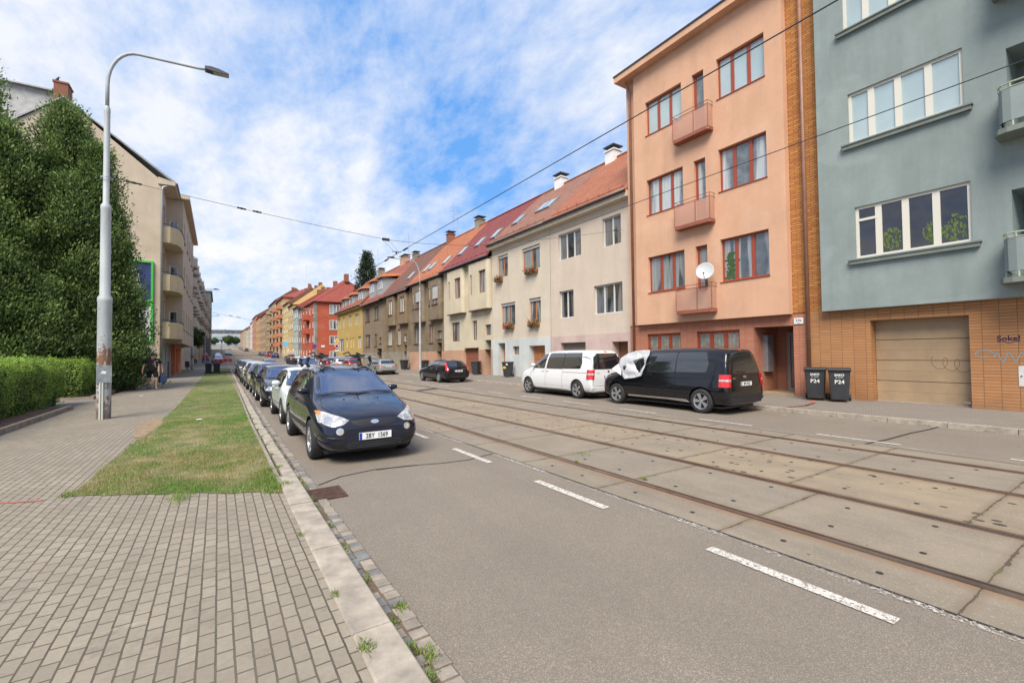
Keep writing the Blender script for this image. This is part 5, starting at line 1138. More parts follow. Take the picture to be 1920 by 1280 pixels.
for (x, y0, y1, xe) in ((-3.72, 8, 19.0, -12), (-3.95, 23.0, 40.5, -12)):
    b = MB(); yy = y0
    while yy < y1 - .1: b.box(x - .09, x, yy, min(yy + .92, y1), 0, .22); yy += .94
    b.box(xe, x - .095, y1 - .09, y1, 0, .2); b.box(xe, x - .095, y0, y0 + .09, 0, .2); b.build('bed_edging', M['edging'], kind='structure')
    b = MB(); n = 30; vs = []
    for i in range(n + 1):
        for j, xx in enumerate((xe, -8, -6, -4.6, x - .09)): vs.append((xx, y0 + (y1 - y0) * i / n, .16 + .03 * nz(xx, i, 3)))
    b.add(vs, [(i * 5 + j, i * 5 + j + 1, i * 5 + j + 6, i * 5 + j + 5) for i in range(n) for j in range(4)]); b.build('planting_bed', M['soil'], kind='structure', fix=False)
strip('path', -12, -3.7, .096, 19, 23, M['paver2'])
def far_tree(label, x, y, H, R_, seed):
    rg = np.random.RandomState(seed); z0 = gz(y); h = empty('street_tree', (x, y, z0), label, 'tree', 'round street trees far up the road'); P = []; N = []; T = []
    for _ in range(260):
        d = rg.normal(0, 1, 3); d /= np.linalg.norm(d); r = R_ * (.62 + .38 * rg.rand()) * (1 + .2 * math.sin(4 * d[0] + 3 * d[2] + seed)); c = np.array([0, 0, H - R_]) + d * r * np.array([1, 1, .85]); k = 16
        q = rg.normal(0, R_ * .12, (k, 3)); P.append(c + q); N.append(np.repeat((d + [0, 0, .4])[None], k, 0)); T.append(rg.uniform(.1, .6) + .3 * d[2] + rg.normal(0, .08, k))
    leaves('crown', np.concatenate(P), np.concatenate(N), np.concatenate(T), R_ * .10, M['decid'], h, seed); b = MB(); b.tube([(x, y, z0 - .3), (x, y, z0 + H - R_)], [R_ * .08, R_ * .05], 6)
    for k in range(6): b.tube([(x, y, z0 + H - R_ * 1.5), (x + R_ * .6 * math.cos(k), y + R_ * .6 * math.sin(k), z0 + H - R_ * .6)], [R_ * .04, R_ * .02], 5)
    b.build('trunk', M['bark'], h)
for i, (x, y, H, r, l) in enumerate(((7.2, 470, 10, 4.2, 'largest round tree at the head of the street'), (-3, 440, 7.5, 2.8, 'dark tree on the left of the head of the street'), (13.5, 480, 8.5, 3.4, 'round tree right of the largest one at the head of the street'), (21, 490, 8, 3, 'rightmost low tree at the head of the street'), (-2.6, 64.5, 5.2, 1.3, 'small leafy tree beside the balconies beyond the corner house'))):
    far_tree(l, x, y, H, r, 60 + i)
strip('verge', -3.4, -2.3, .115, 57, 65, M['lawn'])
# ---------------------------------------------------------------- cars
class Surf:
    def __init__(s, me): 
        s.bvh = BVHTree.FromPolygons([v.co.copy() for v in me.vertices], [tuple(p.vertices) for p in me.polygons])
    def hit(s, view, a, b):
        o, d = {'F': (Vector((a, -9, b)), Vector((0, 1, 0))), 'B': (Vector((a, 9, b)), Vector((0, -1, 0))), 'L': (Vector((-9, a, b)), Vector((1, 0, 0))), 'R': (Vector((9, a, b)), Vector((-1, 0, 0))), 'T': (Vector((a, b, 9)), Vector((0, 0, -1)))}[view]
        p, n, i, _ = s.bvh.ray_cast(o, d)
        if p is None: return None, None
        if n.dot(d) > 0: n = -n
        return p, n
def decal(b, sf, view, pts, off=.004, mirror=False, step=.07, th=0):
    """lay a closed outline on the body and raise it by off; the rim is closed down to the body"""
    P = []; n = len(pts); cx_ = sum(p[0] for p in pts) / n; cz_ = sum(p[1] for p in pts) / n
    for i in range(n):
        a, c = pts[i], pts[(i + 1) % n]; k = max(1, int(math.hypot(c[0] - a[0], c[1] - a[1]) / step))
        for j in range(k): P.append((a[0] + (c[0] - a[0]) * j / k, a[1] + (c[1] - a[1]) * j / k))
    R_ = max(math.hypot(p[0] - cx_, p[1] - cz_) for p in P); nr = max(1, int(R_ / (step * 1.6)) + 1); m = len(P); vs = []; last = None; C0 = sf.hit(view, cx_, cz_)[0]
    rim = []
    for r in range(nr, 0, -1):
        for p in P:
            q = (cx_ + (p[0] - cx_) * r / nr, cz_ + (p[1] - cz_) * r / nr); h, nn = sf.hit(view, *q); kk = r / nr
            while (h is None or (C0 is not None and view in 'FB' and abs(h.y - C0.y) > .42)) and kk > .03: kk *= .96; h, nn = sf.hit(view, cx_ + (p[0] - cx_) * kk, cz_ + (p[1] - cz_) * kk)
            if h is None: h, nn = last or (Vector((0, 0, .3)), Vector((0, 0, 1)))
            last = (h, nn); vs.append(h + nn * off)
            if r == nr: rim.append(h - nn * .006)
    h, nn = sf.hit(view, cx_, cz_); vs.append((h + nn * off) if h is not None else vs[0]); vs += rim
    fs = [(r * m + i, r * m + (i + 1) % m, (r + 1) * m + (i + 1) % m, (r + 1) * m + i) for r in range(nr - 1) for i in range(m)]
    fs += [((nr - 1) * m + i, (nr - 1) * m + (i + 1) % m, nr * m) for i in range(m)] + [(i, (i + 1) % m, nr * m + 1 + (i + 1) % m, nr * m + 1 + i) for i in range(m)]
    b.add(vs, fs); return b
def seam(b, sf, view, pts, w=.008, off=.0035):
    P = []
    for a, c in zip(pts, pts[1:]):
        k = max(1, int(math.hypot(c[0] - a[0], c[1] - a[1]) / .06)); P += [(a[0] + (c[0] - a[0]) * j / k, a[1] + (c[1] - a[1]) * j / k) for j in range(k)]
    P.append(pts[-1]); vs = []; H = []
    for i, p in enumerate(P):
        d = Vector(P[min(i + 1, len(P) - 1)]) - Vector(P[max(i - 1, 0)]); n = Vector((-d.y, d.x)).normalized() * w / 2
        for s in (1, -1):
            h, nn = sf.hit(view, p[0] + n.x * s, p[1] + n.y * s)
            if h is None: h, nn = (vs[-1], Vector((0, 0, 0))) if vs else (Vector((0, 0, 0)), Vector((0, 0, 0)))
            vs.append(h + nn * off)
    b.add(vs, [(2 * i, 2 * i + 1, 2 * i + 3, 2 * i + 2) for i in range(len(P) - 1)])
def flip(pts): return [(-a, c) for a, c in pts]
def shrink(pts, k):
    cx_ = sum(p[0] for p in pts) / len(pts); cz_ = sum(p[1] for p in pts) / len(pts); return [(cx_ + (p[0] - cx_) * k, cz_ + (p[1] - cz_) * k) for p in pts]
def grow(pts, d):
    cx_ = sum(p[0] for p in pts) / len(pts); cz_ = sum(p[1] for p in pts) / len(pts); out = []
    for p in pts:
        v = Vector((p[0] - cx_, p[1] - cz_)); v += Vector((math.copysign(1, v.x), math.copysign(1, v.y))) * d; out.append((cx_ + v.x, cz_ + v.y))
    return out
def round_poly(pts, r=.04, k=3):
    out = []; n = len(pts)
    for i in range(n):
        p, a, c = Vector(pts[i]), Vector(pts[i - 1]), Vector(pts[(i + 1) % n]); u, v = (a - p), (c - p); rr = min(r, u.length * .45, v.length * .45); s, e = p + u.normalized() * rr, p + v.normalized() * rr
        for j in range(k + 1): t = j / k; out.append(tuple(s * (1 - t) ** 2 + p * 2 * t * (1 - t) + e * t * t))
    return out
WH = {}
def wheel_meshes(r, style):
    key = (round(r, 3), style)
    if key in WH: return WH[key]
    X = lambda rr, t, h: (h, rr * math.cos(t), rr * math.sin(t)); w = .095
    b = MB(); b.lathe([(r * .66, -w * .9), (r * .72, -w), (r * .90, -w * 1.02), (r * .98, -w * .8), (r, -w * .3), (r, w * .3), (r * .98, w * .8), (r * .90, w * 1.02), (r * .72, w), (r * .66, w * .9), (r * .66, -w * .9)], X, 28)
    t = b.build('wheel', M['rubber'], None, smooth=True, local=True)
    b = MB(); ri = r * .665; b.lathe([(ri, -w * .86), (ri * .985, -w * .93), (ri * .93, -w * .86), (ri * .90, -w * .45), (ri * .9, w * .5)], X, 28)
    n = {'alloy5': 5, 'alloy7': 7, 'van': 5, 'cover': 8}[style]
    b.lathe([(.001, -w * .78), (ri * .2, -w * .76), (ri * .24, -w * .5), (ri * .24, w * .2)], X, 14)
    for i in range(n):
        a = 2 * math.pi * i / n
        for (da, wd) in (((-.11, .085), (.11, .085)) if style == 'van' else ((0, .15 if style == 'alloy5' else .11),)):
            a_ = a + da; c, s = math.cos(a_), math.sin(a_); vs = []
            for rr, hx, ww in ((ri * .16, -w * .74, wd * r * .7), (ri * .93, -w * .86, wd * r * 1.1)):
                for sg in (-1, 1):
                    for dx in (0, .03): vs.append((hx + dx, rr * c - sg * ww * s, rr * s + sg * ww * c))
            b.add(vs, [(0, 1, 3, 2), (4, 6, 7, 5), (0, 4, 5, 1), (2, 3, 7, 6), (0, 2, 6, 4), (1, 5, 7, 3)])
    rim = b.build('rim', M['alloy'], t, local=True)
    b = MB(); b.lathe([(.001, -w * .25), (ri * .9, -w * .25), (ri * .9, -w * .22)], X, 20); dk = b.build('brake_disc', M['black'], t, local=True)
    WH[key] = t; return t
def place_wheel(root, src, x, y, r, side, used={}):
    k = src.name
    if k in used: o = copy_tree(src)
    else: o = src; used[k] = 1
    o.parent = root; o.location = (x, y, r); o.rotation_euler = (0, 0, 0 if side < 0 else math.pi); return o
def sect(y, hw, zb, zm, zsh, hsh, zr, hr, zc):
    return [(0, y, zb), (hw * .84, y, zb), (hw * .965, y, zb + .13), (hw, y, zm), (hsh, y, zsh), (hr, y, zr), (hr * .55, y, zc - .006), (0, y, zc)]
CAR = {}
CAR['mpv'] = dict(L=4.40, W=1.64, wb=(-1.33, 1.27), r=.315, st=[
    (-2.20, .50, .25, .40, .50, .48, .54, .44, .56), (-2.15, .66, .21, .41, .60, .62, .655, .49, .69), (-2.02, .75, .18, .45, .67, .71, .735, .54, .765), (-1.75, .80, .17, .52, .76, .765, .82, .58, .85),
    (-1.38, .82, .17, .57, .84, .785, .895, .62, .925), (-1.20, .82, .17, .58, .87, .785, .925, .655, .955), (-1.08, .82, .17, .58, .885, .785, .975, .675, 1.0), (-.45, .82, .17, .59, .92, .775, 1.29, .60, 1.315), (-.16, .82, .17, .59, .935, .775, 1.38, .58, 1.405),
    (.2, .82, .17, .59, .945, .77, 1.425, .57, 1.46), (.9, .82, .17, .59, .96, .77, 1.44, .57, 1.48), (1.5, .815, .18, .59, .97, .76, 1.41, .55, 1.445), (1.84, .80, .19, .59, .97, .73, 1.34, .52, 1.37), (2.04, .77, .23, .57, .95, .70, 1.02, .58, 1.05), (2.16, .71, .27, .54, .84, .65, .88, .56, .9), (2.20, .62, .31, .49, .72, .56, .76, .47, .78)],
    ws=[(-.655, .985), (-.3, .975), (.3, .975), (.655, .985), (.545, 1.36), (.3, 1.385), (-.3, 1.385), (-.545, 1.36)],
    side=[[(-.66, .945), (-.50, .95), (-.50, .99)], [(-.43, .945), (.36, .965), (.36, 1.36), (.06, 1.335), (-.16, 1.24), (-.43, 1.09)], [(.41, .965), (1.22, .99), (1.19, 1.35), (.41, 1.37)], [(1.27, .995), (1.80, 1.06), (1.66, 1.27), (1.25, 1.345)]],
    rear=[(-.57, .99), (.57, .99), (.48, 1.32), (-.48, 1.32)], hood=-1.14)
CAR['hatch'] = dict(L=3.72, W=1.58, wb=(-1.13, 1.13), r=.29, st=[
    (-1.86, .50, .27, .4, .55, .48, .60, .42, .62), (-1.80, .66, .22, .42, .64, .62, .69, .48, .715), (-1.66, .74, .19, .45, .70, .70, .75, .52, .78), (-1.3, .78, .17, .5, .76, .745, .82, .56, .85), (-.95, .79, .17, .52, .80, .755, .87, .60, .90), (-.80, .79, .17, .52, .82, .755, .90, .63, .935),
    (-.32, .79, .17, .52, .84, .745, 1.20, .57, 1.22), (-.05, .79, .17, .52, .85, .745, 1.29, .55, 1.315), (.2, .79, .17, .52, .86, .74, 1.325, .54, 1.35), (.8, .79, .17, .52, .88, .74, 1.32, .54, 1.35), (1.25, .78, .18, .52, .9, .73, 1.27, .52, 1.30), (1.55, .77, .2, .52, .9, .7, 1.12, .53, 1.14), (1.74, .73, .24, .5, .84, .66, .9, .56, .92), (1.86, .62, .3, .48, .7, .56, .74, .48, .76)],
    ws=[(-.60, .915), (.60, .915), (.50, 1.25), (-.50, 1.25)], side=[[(-.62, .87), (.28, .90), (.28, 1.26), (-.08, 1.235), (-.35, 1.09)], [(.33, .90), (1.08, .94), (.98, 1.20), (.33, 1.26)]],
    rear=[(-.52, .93), (.52, .93), (.44, 1.22), (-.44, 1.22)], hood=-.95)
CAR['estate'] = dict(L=4.42, W=1.66, wb=(-1.33, 1.20), r=.305, st=[
    (-2.21, .52, .27, .4, .54, .5, .58, .44, .60), (-2.14, .68, .22, .42, .62, .64, .67, .5, .695), (-1.98, .77, .19, .45, .68, .73, .73, .54, .76), (-1.6, .82, .17, .5, .75, .785, .80, .6, .83), (-1.1, .83, .17, .52, .80, .795, .86, .65, .89), (-.90, .83, .17, .52, .82, .795, .895, .66, .925),
    (-.38, .83, .17, .52, .84, .785, 1.19, .60, 1.21), (-.1, .83, .17, .52, .85, .78, 1.275, .58, 1.30), (.2, .83, .17, .52, .86, .78, 1.30, .57, 1.33), (.9, .83, .17, .52, .88, .78, 1.30, .57, 1.335), (1.55, .82, .18, .52, .9, .77, 1.265, .55, 1.30), (1.82, .81, .19, .52, .9, .75, 1.21, .54, 1.235), (2.05, .79, .22, .52, .86, .72, .92, .6, .94), (2.15, .74, .26, .5, .78, .68, .82, .58, .84), (2.21, .64, .3, .48, .68, .6, .71, .5, .73)],
    ws=[(-.63, .905), (.63, .905), (.53, 1.235), (-.53, 1.235)], side=[[(-.68, .87), (.22, .895), (.22, 1.25), (-.12, 1.22), (-.42, 1.08)], [(.27, .90), (1.02, .92), (1.0, 1.245), (.27, 1.25)], [(1.07, .925), (1.78, .97), (1.60, 1.19), (1.06, 1.24)]],
    rear=[(-.58, .93), (.58, .93), (.5, 1.17), (-.5, 1.17)], hood=-1.1)
CAR['van'] = dict(L=4.74, W=1.79, wb=(-1.57, 1.46), r=.325, st=[
    (-2.37, .55, .30, .45, .66, .53, .72, .48, .75), (-2.31, .72, .25, .48, .78, .68, .85, .55, .88), (-2.15, .84, .21, .52, .86, .79, .93, .62, .96), (-1.85, .885, .19, .56, .93, .84, 1.0, .66, 1.035), (-1.55, .895, .19, .58, .97, .85, 1.08, .70, 1.11), (-1.40, .895, .19, .58, .985, .85, 1.14, .71, 1.17),
    (-.95, .895, .19, .6, 1.0, .845, 1.48, .68, 1.505), (-.72, .895, .19, .6, 1.02, .84, 1.63, .66, 1.66), (-.45, .895, .19, .6, 1.03, .84, 1.70, .66, 1.735), (.5, .895, .19, .6, 1.03, .84, 1.715, .66, 1.755), (1.6, .895, .19, .6, 1.03, .84, 1.715, .66, 1.75), (2.12, .89, .2, .6, 1.03, .83, 1.69, .64, 1.72), (2.22, .885, .22, .6, 1.02, .83, 1.62, .65, 1.65), (2.31, .87, .24, .6, 1.0, .82, 1.10, .72, 1.12), (2.345, .85, .27, .55, .8, .80, .88, .74, .9), (2.37, .80, .30, .5, .62, .76, .66, .7, .68)],
    ws=[(-.68, 1.15), (.68, 1.15), (.60, 1.60), (-.60, 1.60)], side=[[(-1.30, 1.08), (-.50, 1.07), (-.44, 1.60), (-.66, 1.57), (-.98, 1.38)], [(-.36, 1.07), (.62, 1.07), (.62, 1.62), (-.30, 1.62)], [(.66, 1.07), (1.60, 1.09), (1.66, 1.3), (1.52, 1.62), (.66, 1.62)]],
    rear=[(-.70, 1.06), (.70, 1.06), (.60, 1.60), (-.60, 1.60)], hood=-1.6)
def squeeze(c, y0, k):
    f = lambda y: y0 + (y - y0) * k if y > y0 else y
    c['st'] = [(f(s_[0]),) + tuple(s_[1:]) for s_ in c['st']]; c['side'] = [[(f(a), z) for a, z in p] for p in c['side']]
squeeze(CAR['van'], 1.60, .80)
BODY = {}
def car_body(kind):
    if kind in BODY: return BODY[kind]
    c = CAR[kind]; b = MB(); ns = len(c['st']); rows = []
    for s in c['st']:
        h = sect(*s); rows.append(h + [(-x, y, z) for x, y, z in h[-2:0:-1]])
    m = len(rows[0])
    for r in rows: b.v += r
    for i in range(ns - 1):
        for j in range(m): b.f.append([i * m + j, i * m + (j + 1) % m, (i + 1) * m + (j + 1) % m, (i + 1) * m + j])
    for e in (0, ns - 1):
        o = e * m
        for j in range(7): 
            a, a2, q, q2 = o + j, o + j + 1, o + (m - j) % m, o + (m - j - 1) % m
            f = [a, a2, q2, q]; f2 = []
            for t in f:
                if t not in f2: f2.append(t)
            b.f.append(f2)
    b.mi = [0] * len(b.f)
    me = bpy.data.meshes.new('body'); me.from_pydata(b.v, [], b.f); bm = bmesh.new(); bm.from_mesh(me); bmesh.ops.recalc_face_normals(bm, faces=bm.faces); bm.to_mesh(me); bm.free()
    tmp = bpy.data.objects.new('tmp_body', me); COL.objects.link(tmp); mod = tmp.modifiers.new('s', 'SUBSURF'); mod.levels = 3; mod.render_levels = 3
    dg = bpy.context.evaluated_depsgraph_get(); full = bpy.data.meshes.new_from_object(tmp.evaluated_get(dg)); sf = Surf(full)
    cb = MB(); rr = c['r'] + .045
    for wy in c['wb']:
        for s in (-1, 1): cb.tube([(s * (c['W'] / 2 - .26), wy, c['r'] + .01), (s * (c['W'] / 2 + .3), wy, c['r'] + .01)], rr, 32)
    cut = cb.build('tmp_cut', None, None, local=True); m2 = tmp.modifiers.new('b', 'BOOLEAN'); m2.object = cut; m2.operation = 'DIFFERENCE'; m2.solver = 'EXACT'
    dg = bpy.context.evaluated_depsgraph_get(); dg.update(); fin = bpy.data.meshes.new_from_object(tmp.evaluated_get(dg))
    bpy.data.objects.remove(tmp); bpy.data.objects.remove(cut)
    fin.polygons.foreach_set('use_smooth', [True] * len(fin.polygons)); fin.set_sharp_from_angle(angle=R(40)); fin.name = 'body'
    BODY[kind] = (fin, sf); return BODY[kind]
def plate(par, sf, view, z, txt, y, tilt=0):
    s = -1 if view == 'F' else 1; rot = rot_face((0, s, -tilt if tilt else 0)); b = MB(); w, hgt = .245, .052
    b.box(-w, w, min(y, y - s * .012), max(y, y - s * .012), z - hgt, z + hgt); p = b.build('number_plate', M['plate'], par, local=True)
    b = MB(); xs = (-w + .002, -w + .042) if view == 'F' else (w - .042, w - .002); b.box(xs[0], xs[1], min(y + s * .002, y), max(y + s * .002, y), z - hgt + .003, z + hgt - .003); b.build('blue_band', M['plateblue'], p, local=True)
    text_mesh('number', txt, M['ink'], p, (.02 if view == 'F' else -.02, y + s * .003, z - .002), rot, .098, .0006, sx=.82, bold=.0015)
def car(kind, name, label, cat, x, y, front, paint_m, group=None, glass_m=None, num='1A2 3456', wheel='alloy5', detail=2, loc_z=None):
    """front: -1 faces the camera side (-Y), +1 faces up the street"""
    c = CAR[kind]; me, sf = car_body(kind); L, Wd = c['L'], c['W']; g = glass_m or M['darkglass']
    root = empty(name, (x, y, gz(y) if loc_z is None else loc_z), label, cat, group, rz=0 if front < 0 else math.pi)
    me = me.copy(); me.materials.clear(); me.materials.append(paint_m); bd = bpy.data.objects.new('body', me); link(bd, root)
    def D(nm, mm, items, off=.004, parent=root, lab=None, step=.07):
        b = MB()
        for v, pts in items: decal(b, sf, v, pts, off, step=step)
        o = b.build(nm, mm, parent, smooth='auto', local=True, fix=True)
        return o
    D('windscreen_trim', M['black'], [('F', round_poly(grow(c['ws'], .018), .05))], .002)
    w = D('windscreen', M['windglass'], [('F', round_poly(c['ws'], .05))], .005)
    D('rear_trim', M['black'], [('B', round_poly(grow(c['rear'], .012), .05))], .002); D('rear_window', g, [('B', round_poly(c['rear'], .05))], .005)
    for v in 'LR':
        ys_ = [p for s in c['side'] for p in s]
        D('window_trim', M['black'], [(v, round_poly(grow(s, .022), .05)) for s in c['side']], .002)
        for s in c['side']: D('side_window', g, [(v, round_poly(s, .045))], .005)
    # dark sills
    if kind != 'van':
        D('sill', M['black'], [(v, [(c['wb'][0] + c['r'] + .08, .20), (c['wb'][1] - c['r'] - .08, .20), (c['wb'][1] - c['r'] - .08, .26), (c['wb'][0] + c['r'] + .08, .26)]) for v in 'LR'], .004)
    # mirrors
    for s in (-1, 1):
        my = c['side'][0][0][0] + .16 if kind != 'mpv' else -.62; mz = c['side'][0][0][1] + .06; h, n = sf.hit('L' if s < 0 else 'R', my, mz - .03); mx = abs(h.x) if h else Wd / 2
        b = MB(); mk = .72 if kind == 'mpv' else 1; b.lathe([(.001, -.1), (.055 * mk, -.085), (.075 * mk, -.03), (.075 * mk, .03), (.06 * mk, .085), (.001, .1)], lambda r_, t, zz: Vector((s * (mx + (.06 if kind == 'mpv' else .11) + zz * .95), my + r_ * math.cos(t) * .85, mz + .03 + r_ * math.sin(t) * .95)), 14)
        mo = b.build('mirror', paint_m, root, smooth=True, local=True); b = MB(); b.tube([(s * (mx - .02), my, mz - .02), (s * (mx + .08), my, mz)], .025, 6); b.build('stalk', M['black'], mo, local=True)
    # door seams and handles
    sd = c['side']; y0 = sd[0][0][0] + .03; zs = .27
    b = MB(); cuts = [(.245 if kind != 'van' else -.40)] if kind in ('hatch', 'estate') else [.445] if kind == 'mpv' else [-.40]
    for v in 'LR':
        for yy in ([y0, cuts[0], sd[1][1][0] + .03] if kind != 'van' else [y0 - .12, -.40, .64]):
            zt = {y0: sd[0][0][1]}.get(yy, sd[1][1][1]) - .01
            seam(b, sf, v, [(yy, zt), (yy, .5), (yy - (.04 if yy > cuts[0] + .2 and kind != 'van' else 0), zs)])
        seam(b, sf, v, [(y0, zs), (cuts[0], zs), (sd[1][1][0] - .01, zs)])
        if kind == 'van': seam(b, sf, v, [(.64, .93), (2.0, .93)], .012); seam(b, sf, v, [(-.4, zs), (.64, zs)]); seam(b, sf, v, [(.66, 1.04), (-1.25, 1.04)], .006)
    seam(b, sf, 'T', [(-Wd * .36, c['hood'] + .02), (0, c['hood'] - .0), (Wd * .36, c['hood'] + .02)], .012)
    for s in (-1, 1): seam(b, sf, 'T', [(s * Wd * .37, c['hood']), (s * Wd * .40, c['hood'] * .5 - L * .25 + .1), (s * Wd * .33, -L / 2 + .25)])
    b.build('panel_gap', M['ink'], root, local=True, fix=False)
    b = MB()
    for s, v in ((-1, 'L'), (1, 'R')):
        for yy in (cuts[0] - .2, sd[1][1][0] - .14) if kind != 'van' else (-.55, -.27):
            h, n = sf.hit(v, yy, sd[0][1][1] - .10)
            if h: b.tube([h + Vector((0, -.07, 0)), h + Vector((s * .03, -.05, 0)), h + Vector((s * .03, .05, 0)), h + Vector((0, .07, 0))], .014, 6)
    b.build('door_handle', paint_m, root, local=True)
    # wheels and dark liners
    src = wheel_meshes(c['r'], wheel)
    for wy in c['wb']:
        for s in (-1, 1):
            place_wheel(root, src, s * (Wd / 2 - .105), wy, c['r'], s)
        b = MB(); 
        for s in (-1, 1):
            b.lathe([(.001, 0), (c['r'] + .036, 0), (c['r'] + .036, .20)], lambda r_, t, hh: (s * (Wd / 2 - .25 + hh), wy + r_ * math.cos(t), c['r'] + .01 + r_ * math.sin(t)), 20, 0, math.pi)
        b.build('wheel_arch', M['black'], root, local=True, fix=False)
    b = MB(); b.box(-Wd * .4, Wd * .4, -L * .42, L * .42, .15, .20); b.build('underside', M['black'], root, local=True)
    front_rear(kind, root, sf, c, D, paint_m, num, detail)
    return root, sf, D
def front_rear(kind, root, sf, c, D, pm_, num, detail):
    L = c['L']; yF = lambda z, x=0: (sf.hit('F', x, z)[0] or Vector((0, -L / 2, 0))).y; yB = lambda z: (sf.hit('B', 0, z)[0] or Vector((0, L / 2, 0))).y
    if kind == 'mpv':
        hl = [(-.755, .64), (-.775, .74), (-.745, .80), (-.66, .78), (-.46, .71), (-.37, .665), (-.46, .61), (-.62, .585)]
        for s in (1, -1):
            h = D('headlight', M['lens'], [('F', hl if s > 0 else flip(hl))], .006); D('trim', M['alloy'], [('F', [(s * (-.64 + .055 * math.cos(a)) , .675 + .05 * math.sin(a)) for a in np.arange(0, 6.28, .5)]), ('F', [(s * (-.51 + .04 * math.cos(a)), .655 + .04 * math.sin(a)) for a in np.arange(0, 6.28, .5)])], .009, h)
            D('indicator', M['amber'], [('F', [(s * -.745, .735), (s * -.75, .785), (s * -.70, .785), (s * -.70, .745)])], .009, h)
            f = D('fog_lamp', M['chrome'], [('F', [(s * (-.51 + .055 * math.cos(a)), .515 + .055 * math.sin(a)) for a in np.arange(0, 6.28, .4)])], .008); D('lens', M['lens'], [('F', [(s * (-.51 + .042 * math.cos(a)), .515 + .042 * math.sin(a)) for a in np.arange(0, 6.28, .4)])], .012, f)
            D('side_intake', M['ink'], [('F', [(s * -.71, .37), (s * -.45, .36), (s * -.43, .26), (s * -.66, .27)])], .004)
            D('bumper_strip', M['black'], [('F', [(s * -.77, .44), (s * -.45, .425), (s * -.45, .405), (s * -.77, .42)])], .010)
        D('grille', M['ink'], [('F', [(-.36, .655), (0, .675), (.36, .655), (.31, .60), (.2, .57), (-.2, .57), (-.31, .60)])], .006)
        b = MB()
        for s in (-1, 1):
            pass
        em = D('emblem', M['chrome'], [('F', [(.062 * math.cos(a), .625 + .028 * math.sin(a)) for a in np.arange(0, 6.28, .3)])], .014)
        D('lower_grille', M['ink'], [('F', [(-.44, .36), (.44, .36), (.42, .235), (-.42, .235)])], .005)
        b = MB()
        for z in (.26, .285, .31, .335):
            pts = [(x, yF(z, x) - .010, z) for x in np.linspace(-.41, .41, 9)]; b.tube(pts, .004, 4)
        b.build('grille_bar', M['gunmetal'], root, local=True)
        b = MB(); seam(b, sf, 'F', [(-.37, .685), (-.2, .70), (0, .706), (.2, .70), (.37, .685)], .010); b.build('bonnet_gap', M['ink'], root, local=True, fix=False)
        D('bumper_lip', M['black'], [('F', [(-.66, .225), (.66, .225), (.60, .20), (-.60, .20)])], .010)
        plate(root, sf, 'F', .425, num, yF(.425) - .028)
        # wipers, washer nozzles
        b = MB()
        for x0, x1 in ((-.62, .02), (-.02, .60)):
            pts = []
            for t in np.linspace(0, 1, 8):
                x = x0 + (x1 - x0) * t; z = .985 + .02 * math.sin(t * 3); h, n = sf.hit('F', x, z); pts.append(h + n * .018)
            b.tube(pts, .008, 4)
        b.build('wiper', M['black'], root, local=True)
        b = MB()
        for x in (-.28, .28):
            h, n = sf.hit('T', x, -1.38); b.tube([h, h + n * .012], .012, 6)
        b.build('washer_nozzle', M['ink'], root, local=True)
        for s, v in ((-1, 'L'), (1, 'R')): D('rub_strip', M['black'], [(v, [(-.85, .44), (.75, .44), (.75, .48), (-.85, .48)])], .010)
    elif kind == 'van':
        for s in (-1, 1):
            D('headlight', M['lens'], [('F', [(s * .78, .80), (s * .80, .90), (s * .52, .86), (s * .50, .78)])], .006)
            pl_ = [(s * .73, 2.235), (s * .81, 2.225), (s * .870, 2.165), (s * .895, 2.07), (s * .89, 1.99), (s * .70, 2.0)]
            b = MB(); b.prism(pl_, lambda a, d_, zz: (a * (1 - .075 * (zz - .72) / .32), d_ - .02 * (zz - .72) / .32, zz), .72, 1.04); t = b.build('tail_light', M['redlamp'], root, local=True)
            b = MB(); b.prism([(a * 1.004, d_ * 1.002) for a, d_ in pl_], lambda a, d_, zz: (a * (1 - .075 * (zz - .72) / .32), d_ - .02 * (zz - .72) / .32, zz), .865, .915); b.build('reversing_lamp', M['lens'], t, local=True)
            D('reflector', M['redlamp'], [('B', [(s * .72, .40), (s * .60, .40), (s * .60, .43), (s * .72, .43)])], .012)
            D('side_moulding', M['chrome'] if pm_.name.startswith('black') else M['white'], [('L' if s < 0 else 'R', [(-1.10, .30), (1.0, .30), (1.08, .26), (1.0, .335), (.9, .345), (-1.02, .345), (-1.10, .335)])], .012)
        D('rear_bumper', M['black'] if pm_.name.startswith('black') else pm_, [('B', [(-.80, .44), (.80, .44), (.80, .30), (-.80, .30)])], .03)
        D('brake_light', M['redlamp'], [('B', [(-.08, 1.655), (.08, 1.655), (.08, 1.68), (-.08, 1.68)])], .008)
        D('emblem', M['chrome'], [('B', [(.055 * math.cos(a), .965 + .036 * math.sin(a)) for a in np.arange(0, 6.28, .4)])], .010)
        b = MB(); seam(b, sf, 'B', [(-.735, .47), (-.75, .9), (-.72, 1.3), (-.66, 1.66)], .01); seam(b, sf, 'B', [(.735, .47), (.75, .9), (.72, 1.3), (.66, 1.66)], .01); seam(b, sf, 'B', [(-.73, .47), (.73, .47)], .01); b.build('tailgate_gap', M['ink'], root, local=True, fix=False)
        h, n = sf.hit('B', 0, 1.13); b = MB(); b.tube([h + n * .03 + Vector((.0, 0, -.04)), h + n * .03 + Vector((.36, -.0, -.02))], .010, 5); b.build('wiper', M['black'], root, local=True)
        plate(root, sf, 'B', .79, num, yB(.79) + .02)
        D('grille', M['ink'], [('F', [(-.5, .66), (.5, .66), (.5, .40), (-.5, .40)])], .006)
